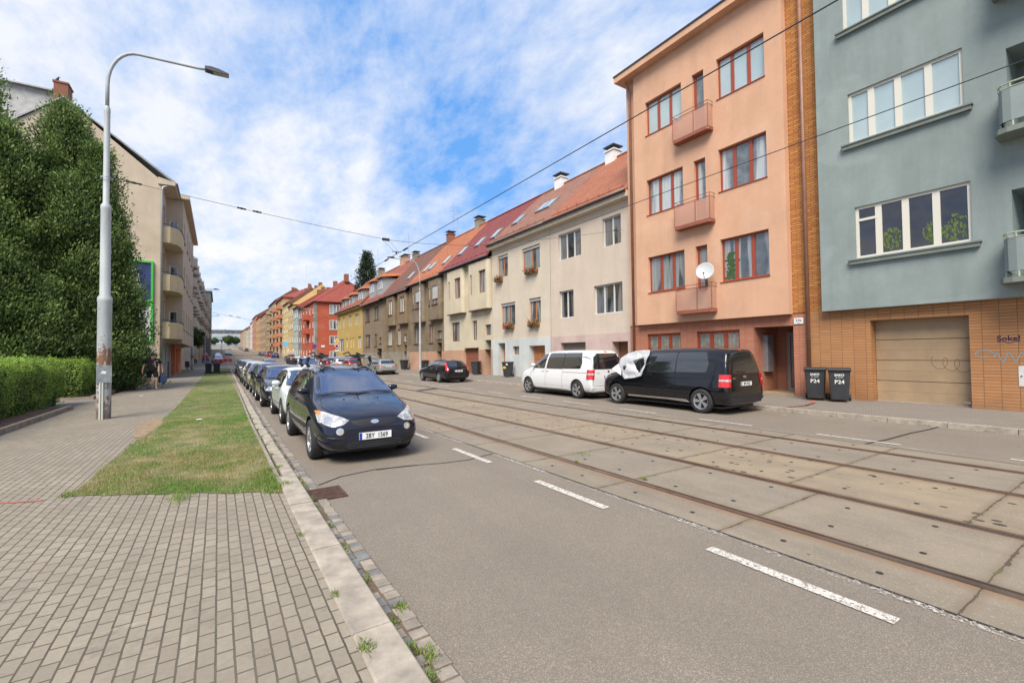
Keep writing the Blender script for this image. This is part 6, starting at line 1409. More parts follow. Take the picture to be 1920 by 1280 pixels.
        for s in (-1, 1): text_mesh('badge', 'VERSO' if s < 0 else '', M['chrome'], root, (s * -.52, yB(.92) + .012, .93), rot_face((0, 1, .0)), .05, .001) if s < 0 else None
    else:
        W_ = c['W'] / 2; zh = .66 if kind == 'hatch' else .62
        for s in (-1, 1):
            h = D('headlight', M['lens'], [('F', round_poly([(s * (W_ - .10), zh - .06), (s * (W_ - .085), zh + .06), (s * (W_ - .30), zh + .05), (s * (W_ - .38), zh - .03), (s * (W_ - .30), zh - .07)], .02))], .006)
            if detail > 1: D('reflector', M['chrome'], [('F', [(s * (W_ - .2 + .04 * math.cos(a)), zh + .04 * math.sin(a)) for a in np.arange(0, 6.28, .5)])], .009, h)
            tl = [(s * (W_ - .10), .70), (s * (W_ - .12), .86), (s * (W_ - .30), .85), (s * (W_ - .30), .72)]
            if kind == 'estate' and detail == 3: tl = [(s * (W_ - .11), .68), (s * (W_ - .11), .80), (s * (W_ - .15), .90), (s * (W_ - .21), 1.18), (s * (W_ - .29), 1.18), (s * (W_ - .22), .92), (s * (W_ - .26), .70)]
            D('tail_light', M['redlamp'], [('B', tl)], .010)
            D('fog_lamp', M['lens'], [('F', [(s * (W_ - .24 + .055 * math.cos(a)), .36 + .04 * math.sin(a)) for a in np.arange(0, 6.28, .5)])], .008)
        D('grille', M['ink'], [('F', [(-.32, zh + .03), (.32, zh + .03), (.26, zh - .10), (-.26, zh - .10)])], .007); D('lower_grille', M['ink'], [('F', [(-.42, .38), (.42, .38), (.44, .27), (-.44, .27)])], .006)
        D('bumper_insert', M['black'], [('B', [(-.6, .38), (.6, .38), (.56, .28), (-.56, .28)])], .010)
        D('emblem', M['chrome'], [('F', [(.03 * math.cos(a), zh + .045 + .03 * math.sin(a)) for a in np.arange(0, 6.28, .6)])], .012)
        plate(root, sf, 'F', .46, num, yF(.46) - .02)
        plate(root, sf, 'B', .68, num, yB(.68) + .018)
        b = MB()
        for x0, x1 in ((-.55, -.02), (-.02, .52)):
            pts = []
            for t in np.linspace(0, 1, 6):
                h, n = sf.hit('F', x0 + (x1 - x0) * t, c['ws'][0][1] + .01)
                if h: pts.append(h + n * .016)
            b.tube(pts, .008, 4)
        b.build('wiper', M['black'], root, local=True)
        if kind == 'estate':
            b = MB()
            for s in (-1, 1):
                pts = [sf.hit('T', s * .56, yy)[0] + Vector((0, 0, .03 if 0 < i < 6 else 0)) for i, yy in enumerate(np.linspace(0, 1.6, 7))]; b.tube(pts, .014, 5)
            b.build('roof_rail', M['gunmetal'], root, local=True)
P_ = lambda n, c, **k: paint(n, c, **k)
M['navy'] = P_('navy_metallic_paint', (.012, .014, .030), metal=.25, rough=.28)
M['blackp'] = P_('black_paint', (.006, .006, .008), rough=.25)
M['whitep'] = P_('white_paint_gloss', (.66, .67, .67)); M['mint'] = P_('pale_white_paint', (.56, .62, .61)); M['silver'] = P_('silver_paint', (.36, .37, .36), metal=.5)
M['beigesil'] = P_('warm_silver_paint', (.36, .34, .28), metal=.5); M['redp'] = P_('red_paint', (.35, .012, .015)); M['bluep'] = P_('blue_paint', (.012, .025, .16)); M['lbluep'] = P_('light_blue_metallic', (.14, .22, .32), metal=.4)
M['greyp'] = P_('grey_metallic', (.11, .115, .125), metal=.4); M['maroon'] = P_('maroon_paint', (.13, .02, .03)); M['yelp'] = P_('yellow_paint', (.62, .42, .02)); M['darkred'] = P_('dark_red_paint', (.22, .015, .02))
G1 = 'cars parked along the near kerb'; G2 = 'cars parked along the far kerb'; G3 = 'cars driving in the street'; CX = 2.08
r_, sf_, D_ = car('mpv', 'parked_minivan', 'dark navy minivan with a roof rack, first in the row at the near kerb', 'minivan', 2.03, 9.22, -1, M['navy'], G1, num='2BY  1569', detail=3)
def rack(root, sf):
    rk = empty('roof_rack', root.location, 'silver bar roof rack with black bicycle clamps on the navy minivan', 'roof rack')
    b = MB()
    for y in (.22, 1.02):
        b.tube([(-.70, y, 1.60), (.70, y, 1.60)], .017, 8)
    b.build('bars', M['alloy'], rk, local=True); b = MB()
    for y in (.22, 1.02):
        for s in (-1, 1): b.tube([(s * .56, y, 1.43), (s * .61, y, 1.50), (s * .58, y, 1.60)], [.035, .028, .03], 6); b.box(s * .58 - .03, s * .58 + .03, y - .05, y + .05, 1.575, 1.63)
    b.build('foot', M['black'], rk, local=True)
    for xx in (-.36, .34):
        b = MB(); b.tube([(xx, -.05, 1.63), (xx, 1.3, 1.63)], .013, 6); b.box(xx - .06, xx + .06, .14, .34, 1.625, 1.655); b.tube([(xx - .05, .1, 1.64), (xx, .26, 1.695), (xx + .1, .4, 1.66)], .02, 6); b.tube([(xx + .04, .95, 1.64), (xx + .02, 1.05, 1.72), (xx - .08, 1.1, 1.68)], .018, 6); b.tube([(xx - .12, .2, 1.64), (xx + .14, .2, 1.64)], .022, 6); b.build('bicycle_clamp', M['black'], rk, local=True)
        b = MB(); h = [sf.hit('T', xx + dx, yy)[0] + Vector((0, 0, .012 + dz)) for dx, yy, dz in ((0, .2, .12), (-.05, .05, .05), (.02, -.06, 0), (.10, -.02, .01), (.16, -.14, 0), (.17, -.22, 0))]; b.tube(h, .010, 4)
        h = [sf.hit('T', xx + dx, yy)[0] + Vector((0, 0, .012 + dz)) for dx, yy, dz in ((0, .2, .12), (.06, .05, .03), (-.06, -.0, .0), (.04, .04, 0), (.14, .02, 0))]; b.tube(h, .008, 4); b.build('strap', M['black'], rk, local=True)
rack(r_, sf_)
car('hatch', 'parked_car', 'pale white hatchback parked right behind the navy minivan', 'car', CX - .03, 13.5, -1, M['mint'], G1, num='4BK 2217')
car('estate', 'parked_car', 'dark blue estate car behind the pale white hatchback', 'car', 1.98, 18.25, -1, M['navy'], G1, num='1BD 5520')
car('hatch', 'parked_car', 'small black car behind the dark blue estate car', 'car', 1.98, 22.7, -1, M['blackp'], G1, num='3BC 7781')
car('estate', 'parked_car', 'warm silver car behind the small black car, fifth in the near row', 'car', 1.98, 27.6, -1, M['beigesil'], G1, num='5B1 0934')
car('estate', 'parked_car', 'white car behind the warm silver one in the near row', 'car', 2.0, 32.8, -1, M['whitep'], G1, num='2B7 4410')
r7 = car('hatch', 'parked_car', 'dark grey car behind the white one in the near row', 'car', 2.05, 37.6, -1, M['greyp'], G1, num='6B2 1287')[0]
car('estate', 'parked_car', 'black blue car, third from the far end of the near row', 'car', 2.12, 42.6, -1, M['navy'], G1, num='1BN 3366')
def recolor(root, m, label, x, y, rz=None, group=None, name=None):
    c = copy_tree(root); c.location = (x, y, gz(y)); c['label'] = label
    if group: c['group'] = group
    if rz is not None: c.rotation_euler.z = rz
    old = [ch for ch in root.children if ch.name.startswith('body')][0].material_slots[0].material
    for ch in c.children:
        for s in ch.material_slots:
            if s.material == old: s.link = 'OBJECT'; s.material = m
    if name: c.name = name
    return c
recolor(r7, M['lbluep'], 'light blue hatchback, last but one at the far end of the near row', 2.18, 47.4)
recolor(r7, M['lbluep'], 'light blue hatchback at the very end of the near row, beside the verge bins', 2.2, 51.8)
# far kerb
car('van', 'parked_van', 'black passenger van with a silver sunshade over its front side window', 'van', 11.64, 8.86, 1, M['blackp'], G2, num='8P4 3922', wheel='van')
car('van', 'parked_van', 'white passenger van parked ahead of the black van', 'van', 11.68, 13.88, 1, M['whitep'], G2, num='1BS 7402', wheel='van')
car('estate', 'parked_car', 'black estate car with tall red tail lights parked ahead of the white van', 'car', 11.55, 25.65, 1, M['blackp'], G2, num='5M4 1984', detail=3)
e1 = car('estate', 'parked_car', 'silver estate car seen from behind, parked near the second lamp post', 'car', 11.75, 39.0, 1, M['silver'], G2, num='2BL 8812')[0]
e2 = r7
recolor(r7, M['darkred'], 'dark red hatchback parked ahead of the silver estate at the far kerb', 11.8, 49.5, math.pi, G2)
recolor(r7, M['whitep'], 'white hatchback seen under the roof rack, parked at the far kerb', 11.8, 55, math.pi, G2)
recolor(e1, M['maroon'], 'maroon car seen under the roof rack, parked at the far kerb', 11.8, 61, None, G2)
recolor(e1, M['greyp'], 'grey car at the far kerb before the red corner house', 12, 100, None, G2)
recolor(r7, M['bluep'], 'blue hatchback at the far kerb past the red corner house', 11.9, 127, math.pi, G2)
v2 = recolor([o for o in COL.objects if o.name.startswith('parked_van') and 'white' in o['label']][0], M['redp'], 'bright red van ahead of the blue hatchback at the far kerb', 11.8, 141, None, G2)
recolor(e1, M['greyp'], 'grey estate car ahead of the bright red van', 11.7, 158, None, G2)
recolor(r7, M['maroon'], 'small maroon car ahead of the grey estate up the street', 11.7, 168, math.pi, G2)
for i, (y, m, l) in enumerate(((255, 'blackp', 'black car far up the street under the yellow van'), (263, 'yelp', 'yellow van far up the street'), (275, 'whitep', 'white car far up at the kerb beyond the yellow van'), (287, 'maroon', 'maroon car far up at the kerb'), (300, 'silver', 'silver car far up at the kerb'), (315, 'lbluep', 'light blue car near the end of the far kerb'), (332, 'greyp', 'grey car near the end of the far kerb'))):
    recolor(v2 if m == 'yelp' else e1, M[m], l, 11.5, y, None, G2)
# moving cars, coming towards the camera
w1 = recolor(v2, M['whitep'], 'white van coming towards the camera on the near track behind the black shirted man', 4.95, 33.5, 0, G3, 'moving_van'); w1.scale = (.92, .85, .93)
recolor(e1, M['silver'], 'silver car coming down the near track behind the row of parked cars', 4.75, 57, 0, G3, 'moving_car')
recolor(e1, M['whitep'], 'white car far up the street coming down the hill', 5.2, 300, 0, G3, 'moving_car')
recolor(e1, M['silver'], 'silver car waiting at the far crossing in the near lane', 3.0, 178, 0, G3, 'moving_car')
recolor(e1, M['whitep'], 'white car behind the silver one waiting at the far crossing', 2.8, 200, 0, G3, 'moving_car')
G4 = 'cars parked beyond the red barrier'
for i, (y, x, m, l) in enumerate(((92, -.1, 'silver', 'pale silver car right behind the red and white barrier'), (100, -.2, 'silver', 'silver car second behind the barrier'), (109, -.2, 'greyp', 'grey car third behind the barrier'), (120, -.1, 'whitep', 'white car fourth behind the barrier'), (134, -.2, 'lbluep', 'light blue car fifth behind the barrier'))):
    recolor(e1 if i % 2 else r7, M[m], l, x, y, 0, G4)
# ---------------------------------------------------------------- sunshade on the black van
def sunshade():
    t = empty('sunshade', (10.72, 10.2, 1.2), 'crumpled silver foil sunshade hanging over the front side window of the black van', 'sunshade')
    m = bpy.data.materials.new('crumpled_foil'); m.use_nodes = True; q = NT(m.node_tree); b_ = q.n['Principled BSDF']; b_.inputs['Base Color'].default_value = (.72, .73, .75, 1); b_.inputs['Metallic'].default_value = .4; b_.inputs['Roughness'].default_value = .36
    q.l.new(q.new('ShaderNodeBump', {'Strength': 1.0, 'Distance': .05, 'Height': q.noise(q.new('ShaderNodeNewGeometry').outputs['Position'], 26, 5, .65)}).outputs[0], b_.inputs['Normal'])
    # outline in (y, z), y grows up the street; the van's front is up the street
    out = [(9.08, 1.70), (9.35, 1.70), (9.62, 1.68), (9.95, 1.60), (10.2, 1.46), (10.30, 1.28), (10.15, 1.16), (10.12, 1.0), (10.05, .80), (9.6, .86), (9.32, .93), (9.26, 1.1), (9.18, 1.36), (9.10, 1.55)]
    hole = [(9.68, 1.36), (9.28, 1.47), (9.24, 1.28), (9.40, 1.02), (9.52, 1.12)]
    def X(y, z): return 10.735 + .16 * max(0, z - 1.05) - .03 - .08 * abs(nz(y * 3.2, z * 3.2, 4)) - .10 * max(0, 1.0 - z)
    b = MB(); n = 48; vs = []
    def ring(poly, k):
        L = [math.dist(poly[i], poly[(i + 1) % len(poly)]) for i in range(len(poly))]; T = sum(L); res = []
        c = (sum(p[0] for p in hole) / 5, sum(p[1] for p in hole) / 5)
        for j in range(n):
            a = 2 * math.pi * j / n; d = (math.cos(a), math.sin(a)); best = None
            for i in range(len(poly)):
                p, q_ = poly[i], poly[(i + 1) % len(poly)]; ex, ez = q_[0] - p[0], q_[1] - p[1]; den = d[0] * ez - d[1] * ex
                if abs(den) < 1e-9: continue
                s = ((p[0] - c[0]) * ez - (p[1] - c[1]) * ex) / den; u = ((p[0] - c[0]) * d[1] - (p[1] - c[1]) * d[0]) / den
                if s > 0 and -1e-6 <= u <= 1 + 1e-6 and (best is None or s > best): best = s
            res.append((c[0] + d[0] * best, c[1] + d[1] * best))
        return res
    A, B = ring(hole, 1), ring(out, 1); K = 12
    for k in range(K + 1):
        for a, c in zip(A, B): y, z = a[0] + (c[0] - a[0]) * k / K, a[1] + (c[1] - a[1]) * k / K; vs.append((X(y, z), y, z))
    b.add(vs, [(k * n + j, k * n + (j + 1) % n, (k + 1) * n + (j + 1) % n, (k + 1) * n + j) for k in range(K) for j in range(n)]); o = b.build('foil', m, t, smooth=True, fix=False)
    md = o.modifiers.new('thick', 'SOLIDIFY'); md.thickness = .006
    b = MB(); b.quad((10.76, 10.28, 1.30), (10.70, 10.55, 1.12), (10.66, 10.12, .92), (10.70, 10.14, 1.16)); o = b.build('white_lining', M['white'], t); md = o.modifiers.new('thick', 'SOLIDIFY'); md.thickness = .005
    b = MB(); b.tube([(10.70, 9.27, 1.47), (10.70, 9.36, 1.2), (10.68, 9.46, .98)], .006, 5); b.tube([(10.70, 9.66, 1.37), (10.70, 9.26, 1.48)], .006, 5); b.build('rim_wire', M['black'], t)
sunshade()
# ---------------------------------------------------------------- lamps, wires, signs, bins
def lamp_paint():
    m = bpy.data.materials.new('worn_lamp_paint'); m.use_nodes = True; q = NT(m.node_tree); b = q.n['Principled BSDF']; P = q.new('ShaderNodeNewGeometry').outputs['Position']; sp = q.new('ShaderNodeSeparateXYZ', {0: P})
    base_ = q.mix(q.ramp(q.noise(q.mapping(P, (1, 1, .3)), 4, 6, .7), .35, .65), (.33, .36, .37, 1), (.44, .47, .48, 1))
    hi = q.math('MULTIPLY', q.math('SUBTRACT', 3.6, sp.outputs[2]), .055, clamp=False)
    near = q.math('MULTIPLY', q.math('EXPONENT', q.math('MULTIPLY', q.math('POWER', q.math('SUBTRACT', sp.outputs[2], 1.62), 2.0), -9.0)), .16)
    n = q.math('ADD', q.noise(q.mapping(P, (1, 1, .55)), 11, 6, .75), q.math('ADD', q.math('MAXIMUM', hi, -.06), near))
    rust = q.ramp(n, .67, .72); low = q.ramp(q.math('ADD', sp.outputs[2], q.math('MULTIPLY', q.noise(P, 6, 4), .5)), .45, .8, (1, 1, 1, 1), (0, 0, 0, 1))
    c = q.mix(rust, base_, q.mix(q.noise(P, 30, 3), (.10, .04, .02, 1), (.30, .17, .10, 1))); c = q.mix(q.math('MULTIPLY', low, .85), c, (.14, .10, .085, 1))
    q.l.new(c, b.inputs['Base Color']); b.inputs['Roughness'].default_value = .55
    q.l.new(q.new('ShaderNodeBump', {'Strength': .4, 'Distance': .004, 'Height': n}).outputs[0], b.inputs['Normal']); return m
M['lampp'] = lamp_paint(); M['lampgrey'] = mat('grey_lamp_paint', (.36, .39, .41), .45, var=.08)
M['led'] = mat('lamp_glass', (.30, .30, .22), .2)
def street_lamp(label, x, y, s=1, z0=.1, H=9.76, steps=((.145, 3.0), (.105, 5.38), (.064, 7.92)), m=None, arm=2.55, detail=True, group='street lamps'):
    z0 += gz(y); t = empty('street_lamp', (x, y, z0), label, 'street lamp', group); b = MB(); prof = []; z = 0; m = m or M['lampgrey']
    prof.append((steps[0][0] * 1.02, 0))
    for i, (r, zt) in enumerate(steps):
        prof.append((r, zt - .03)); nr = steps[i + 1][0] if i + 1 < len(steps) else .042
        prof += [(r * 1.06, zt), (r * 1.04, zt + .09), (nr * 1.04, zt + .16)]
    fn = lambda r, a, h: (x + r * math.cos(a), y + r * math.sin(a), z0 + h); b.lathe(prof, fn, 20); b.build('pole', m, t, smooth='auto')
    zt = steps[-1][1]; k = (H - zt); b = MB(); pts = [(x, y, z0 + zt + .1), (x, y, z0 + zt + k * .40)]
    for i in range(1, 9): a = math.pi / 2 * i / 8; pts.append((x + s * .62 * (1 - math.cos(a)), y, z0 + zt + k * .40 + (k * .60 - .10) * math.sin(a)))
    pts.append((x + s * arm * .75, y, z0 + H - .03)); pts.append((x + s * arm * .84, y, z0 + H)); b.tube(pts, [.042] * 6 + [.04] * 3 + [.034] * (len(pts) - 9), 10); b.build('arm', M['lampgrey'], t, smooth=True)
    b = MB(); X0, X1 = x + s * arm * .82, x + s * (arm + .12); zz = z0 + H + .005
    pr = [(X0, -.035), (X0, .045), (X0 + s * .14, .075), (X0 + s * .34, .06), (X1, .0), (X1, -.03), (X0 + s * .2, -.05)]
    b.prism(pr, lambda a, c, d: (a, d, zz + c), y - .11, y + .11); b.tube([(X0 + s * .16, y, zz + .06), (X0 + s * .16, y, zz + .12)], .025, 6); hd = b.build('luminaire', M['gunmetal'], t)
    b = MB(); b.add([(X0 + s * .2, y - .09, zz - .053), (X1 - s * .02, y - .09, zz - .034), (X1 - s * .02, y + .09, zz - .034), (X0 + s * .2, y + .09, zz - .053)], [(0, 1, 2, 3)]); b.build('lamp_glass', M['led'], hd, fix=False)
    return t
L1 = (-2.45, 15.4)
t = street_lamp('tall stepped lamp post with peeling grey paint and rust standing on the near pavement', *L1, m=M['lampp'])
d = Vector((.157, -.987, 0)); sd_ = Vector((.987, .157, 0)); b = MB()
c0 = Vector((L1[0], L1[1], 0)) + d * .135
def obox(b, c, w, dp, z0, z1): 
    vs = [c + sd_ * (sx * w) + d * dd + Vector((0, 0, z)) for sx in (-1, 1) for dd in (-.06, dp) for z in (z0, z1)]; b.add(vs, [(0, 1, 3, 2), (4, 6, 7, 5), (0, 4, 5, 1), (2, 3, 7, 6), (0, 2, 6, 4), (1, 5, 7, 3)])
obox(b, c0, .148, .04, 1.02, 1.46); b.build('cable_box', mat('grey_cable_box', (.23, .26, .27), .6, var=.35, vscale=9), t)
b = MB(); 
for o_ in (-.055, -.005): b.tube([c0 + sd_ * (o_ - .02) + d * .03 + Vector((0, 0, .1)), c0 + sd_ * (o_ - .02) + d * .03 + Vector((0, 0, 1.02))], .019, 8)
b.build('conduit', mat('cream_conduit', (.55, .57, .50), .5), t)
b = MB(); b.lathe([(.155, .0), (.155, .015)], lambda r, a, h: (L1[0] + r * math.cos(a), L1[1] + r * math.sin(a), .32 + h), 20); b.lathe([(.155, .0), (.155, .015)], lambda r, a, h: (L1[0] + r * math.cos(a), L1[1] + r * math.sin(a), .90 + h), 20); b.lathe([(.125, .0), (.125, .03)], lambda r, a, h: (L1[0] + r * math.cos(a), L1[1] + r * math.sin(a), 6.28 + h), 16); b.build('clamp_band', M['zinc'], t)
b = MB(); b.quad(c0 + sd_ * -.07 + d * .043 + Vector((0, 0, 1.26)), c0 + sd_ * .03 + d * .043 + Vector((0, 0, 1.24)), c0 + sd_ * .05 + d * .043 + Vector((0, 0, 1.31)), c0 + sd_ * -.03 + d * .043 + Vector((0, 0, 1.33))); b.build('torn_sticker', M['white'], t, fix=False)
SL = ((.10, 2.4), (.075, 4.6), (.055, 6.7))
street_lamp('grey lamp post at the far kerb between the black estate car and the silver one', 13.4, 34.0, -1, steps=SL, H=9.0, arm=2.5)
street_lamp('grey lamp post on the near pavement past the gabled corner house', -2.45, 62.5, 1, steps=SL, H=9.3, arm=2.4, m=M['lampp'])
street_lamp('grey lamp post in front of the brick red corner house', 13.4, 81.0, -1, steps=SL, H=9.0, arm=2.5)
street_lamp('grey lamp post far up the near pavement', -2.3, 112, 1, steps=SL, H=9.2, arm=2.4)
M['wire'] = mat('wire', (.03, .03, .032), .5)
def wire(label, pts, r=.009, sag=0, ins=(), group='tram overhead wires', parts=None):
    t = empty('overhead_wire', pts[0], label, 'wire', group); P = []
    for a, c in zip(pts, pts[1:]):
        a, c = Vector(a), Vector(c); k = 14
        for i in range(k): u = i / k; P.append(a.lerp(c, u) - Vector((0, 0, sag * 4 * u * (1 - u))))
    P.append(Vector(pts[-1])); b = MB(); b.tube(P, r, 6); b.build('wire', M['wire'], t)
    for c, dr, ln in ins: c, dr = Vector(c), Vector(dr).normalized(); b = MB(); b.tube([c - dr * ln, c - dr * ln * .4, c, c + dr * ln * .4, c + dr * ln], [.03, .022, .035, .022, .03], 8); b.build('insulator', M['rubber'], t)
    return t
zw = 5.12
for xw, lab in ((5.145, 'tram contact wire hanging over the near track'), (8.155, 'tram contact wire hanging over the far track')):
    wire(lab, [(xw, -8, zw), (xw, 15.2, zw), (xw, 62, zw), (xw, 112, gz(112) + zw), (xw, 180, gz(180) + zw), (xw, 300, gz(300) + zw)], .0085 if xw < 6 else .007, ins=[((xw, 14.3, zw - .01), (0, 1, 0), .18), ((xw, 16.3, zw - .01), (0, 1, 0), .18)] if xw < 6 else [])
sp_ = [(-2.33, 15.4, 6.33), (4.78, 15.2, 5.58), (8.1, 15.1, 5.75), (16.08, 15.0, 7.45)]
t = wire('cross span wire from the near lamp post to the pinkish cream house', sp_, .006, .05, ins=[((.55, 15.32, 5.98), (1, -.02, -.1), .11), ((.95, 15.3, 5.94), (1, -.02, -.1), .11), ((15.6, 15.0, 7.36), (1, 0, .2), .12), ((-1.9, 15.4, 6.28), (1, 0, -.1), .16)])
b = MB(); b.box(4.66, 4.90, 15.16, 15.24, 5.54, 5.62)
for dx in (-.12, .12): b.tube([(4.78 + dx, 15.2, 5.56), (5.145 + dx * .7, 15.2, 5.2)], .004, 4)
b.tube([(5.0, 15.2, 5.2), (5.3, 15.2, 5.2)], .012, 5); b.tube([(5.145, 15.2, 5.21), (5.145, 15.2, 5.12)], .03, 6); b.build('hanger', M['wire'], t)
for y, x0, zl in ((62.5, -2.4, 7.1), (112, -2.25, 7.0)):
    z = gz(y); wire('second cross span wire by the lamp past the corner house' if y < 80 else 'third cross span wire farther up the street', [(x0, y, z + zl), (5.1, y, z + 5.6), (16.05, y, z + 7.2)], .012, .05, ins=[((2.0, y, z + 6.25), (1, 0, -.2), .2), ((1.2, y, z + 6.4), (1, 0, -.2), .2)])
def sign(label, x, y, z, shape, cols, r=.3, pole=True, name='traffic_sign', cat='traffic sign', pts=None):
    zg = gz(y) + (.1 if x > 12 or x < 1 else 0); t = empty(name, (x, y, zg), label, cat)
    if pole: b = MB(); b.tube([(x, y + .04, zg), (x, y + .04, zg + z + r)], .03, 8); b.build('post', M['zinc'], t)
    for i, (k, c, zz) in enumerate(cols):
        b = MB(); n = 28 if shape == 'round' else 4; o = 0 if shape == 'round' else math.pi / 2
        if shape == 'rect': vs = [(x - r * k * 1.3, y - .012 * (i + 1), zg + z + zz - r * k * .6), (x + r * k * 1.3, y - .012 * (i + 1), zg + z + zz - r * k * .6), (x + r * k * 1.3, y - .012 * (i + 1), zg + z + zz + r * k * .6), (x - r * k * 1.3, y - .012 * (i + 1), zg + z + zz + r * k * .6)]
        else: vs = [(x + r * k * math.cos(o + 2 * math.pi * j / n), y - .012 * (i + 1), zg + z + zz + r * k * math.sin(o + 2 * math.pi * j / n)) for j in range(n)]
        m_ = len(vs); b.add(vs + [(v[0], v[1] + .01, v[2]) for v in vs], [tuple(range(m_)), tuple(range(2 * m_ - 1, m_ - 1, -1))] + [(j, (j + 1) % m_, m_ + (j + 1) % m_, m_ + j) for j in range(m_)]); b.build(['face', 'field', 'symbol'][i], c, t)
    return t
W_, RD, BL = M['white'], mat('sign_red', (.5, .02, .03), .4), mat('sign_blue', (.03, .16, .45), .4); OR = mat('sign_orange', (.75, .33, .02), .4)
t = sign('round sign with a red ring and a black symbol below a yellow diamond', 12.95, 62.0, 2.75, 'round', [(1, RD, 0), (.78, W_, 0)], .36)
b = MB(); b.box(12.80, 13.10, 61.96, 61.97, 2.62 + .1, 2.92 + .1); b.box(12.7, 12.85, 61.955, 61.965, 2.75, 2.80); b.build('symbol', M['ink'], t)
b = MB(); b.add([(12.95 + .36 * math.cos(a), 61.99, 3.52 + .36 * math.sin(a)) for a in (0, 1.5708, 3.1416, 4.7124)], [(0, 1, 2, 3)]); b.build('diamond', W_, t, fix=False); b = MB(); b.add([(12.95 + .25 * math.cos(a), 61.98, 3.52 + .25 * math.sin(a)) for a in (0, 1.5708, 3.1416, 4.7124)], [(0, 1, 2, 3)]); b.build('diamond_field', OR, t, fix=False)
b = MB(); b.box(12.70, 13.20, 61.98, 61.99, 2.18, 2.36); b.build('supplementary_plate', W_, t)
sign('round blue and red no stopping sign on the lamp post by the red house', 13.35, 80.8, 2.75, 'round', [(1, RD, 0), (.74, mat('sign_violet_blue', (.08, .06, .35), .4), 0)], .42, pole=False)
sign('round light blue sign on its own pole before the tall tan house', 13.2, 118, 3.3, 'round', [(1, mat('light_blue_sign', (.16, .50, .75), .4), 0)], .62)
sign('white board with an orange mark on the pavement by the yellow houses', 14.6, 120, 1.9, 'rect', [(1, W_, 0), (.6, OR, .1)], .55, name='sign_board', cat='sign board')
def traffic_light(label, x, y, z, lit):
    zg = gz(y); t = empty('traffic_light', (x, y, zg), label, 'traffic light', 'traffic lights at the far crossing'); b = MB(); b.tube([(x, y, zg), (x, y, zg + z + .4)], .07, 8); b.build('post', M['zinc'], t)
    b = MB(); b.box(x - .2, x + .2, y - .25, y - .05, zg + z - .55, zg + z + .55); h = b.build('housing', M['black'], t)
    for i, c in enumerate(((.8, .02, .02), (.05, .03, .0), (.0, .04, .02))):
        b = MB(); b.add([(x + .13 * math.cos(a), y - .26, zg + z + .36 - i * .36 + .13 * math.sin(a)) for a in np.arange(0, 6.28, .5)], [tuple(range(13))]); b.build('lens', mat('signal_lens', c, .3, emit=c if i == 0 and lit else None), h, fix=False)
traffic_light('traffic light with a red lamp at the far kerb crossing', 13.2, 128, 3.2, 1); traffic_light('second traffic light farther up the far kerb', 13.2, 150, 3.4, 1)
traffic_light('traffic light hung near the middle of the far crossing', 1.0, 190, 4.6, 0)
M['bin'] = mat('dark_grey_bin', (.030, .032, .036), .55, var=.25, vscale=6, bump=.1)
def bin_(label, x, y, rz, group=None, txt=None, k=.93, sticker=None):
    z0 = gz(y) + (.15 if x > 12 else .1); t = empty('wheelie_bin', (x, y, z0), label, 'wheelie bin', group, rz=rz); Z = lambda v: v * k
    # front is -Y locally
    b = MB(); lo = [(-.22, -.25), (.22, -.25), (.22, .25), (-.22, .25)]; hi = [(-.28, -.35), (.28, -.35), (.28, .33), (-.28, .33)]
    vs = [(Z(a), Z(c), Z(.06)) for a, c in lo] + [(Z(a), Z(c), Z(.96)) for a, c in hi]; b.add(vs, [(3, 2, 1, 0), (4, 5, 6, 7)] + [(i, (i + 1) % 4, 4 + (i + 1) % 4, 4 + i) for i in range(4)])
    b.box(Z(-.30), Z(.30), Z(-.37), Z(.35), Z(.93), Z(.97)); o = b.build('body', M['bin'], t, local=True); bm = o.modifiers.new('bevel', 'BEVEL'); bm.width = .018; bm.segments = 2
    b = MB(); b.prism([(-.40, .985), (-.38, 1.015), (-.1, 1.05), (.2, 1.05), (.36, 1.02), (.38, .975)], lambda a, c, d: (d, Z(a), Z(c)), Z(-.30), Z(.30)); b.box(Z(-.31), Z(.31), Z(-.40), Z(-.37), Z(.975), Z(1.0)); o = b.build('lid', M['bin'], t, local=True); bm = o.modifiers.new('bevel', 'BEVEL'); bm.width = .01; bm.segments = 2
    b = MB(); b.tube([(Z(-.26), Z(.37), Z(.98)), (Z(-.26), Z(.43), Z(1.0)), (Z(.26), Z(.43), Z(1.0)), (Z(.26), Z(.37), Z(.98))], .016, 6); b.build('handle', M['bin'], t, local=True)
    for s in (-1, 1): b = MB(); b.tube([(Z(s * .24), Z(.27), Z(.10)), (Z(s * .30), Z(.27), Z(.10))], Z(.10), 14); b.build('wheel', M['rubber'], t, local=True)
    b = MB(); b.tube([(Z(-.24), Z(.27), Z(.1)), (Z(.24), Z(.27), Z(.1))], .012, 6); b.build('axle', M['zinc'], t, local=True)
    rot = rot_face((0, -1, -.11)); yy = lambda z: -Z(.25 + .10 * (z / k - .06) / .9) - .008
    if txt:
        for s, z, sz in (('SAKO', .77, .088), (txt, .57, .155)): text_mesh('lettering', s, M['white'], [c for c in t.children if c.name.startswith('body')][0], (0, yy(z), z), rot, sz, .0008, bold=.003)
        b = MB(); z = .70; b.box(-.09, -.05, yy(z) - .003, yy(z), z - .006, z + .006); b.box(-.03, .09, yy(z) - .003, yy(z), z - .004, z + .006); b.build('lettering', M['white'], t, local=True)
    if sticker: b = MB(); z = .6; b.box(-.2, 0, yy(z) - .004, yy(z), z - .06, z + .07); b.build('sticker', sticker, t, local=True); b = MB(); z = .82; b.box(.02, .14, yy(z) - .004, yy(z), z - .05, z + .05); b.build('sticker', M['white'], t, local=True)
    return t
W2 = -math.pi / 2 + .35
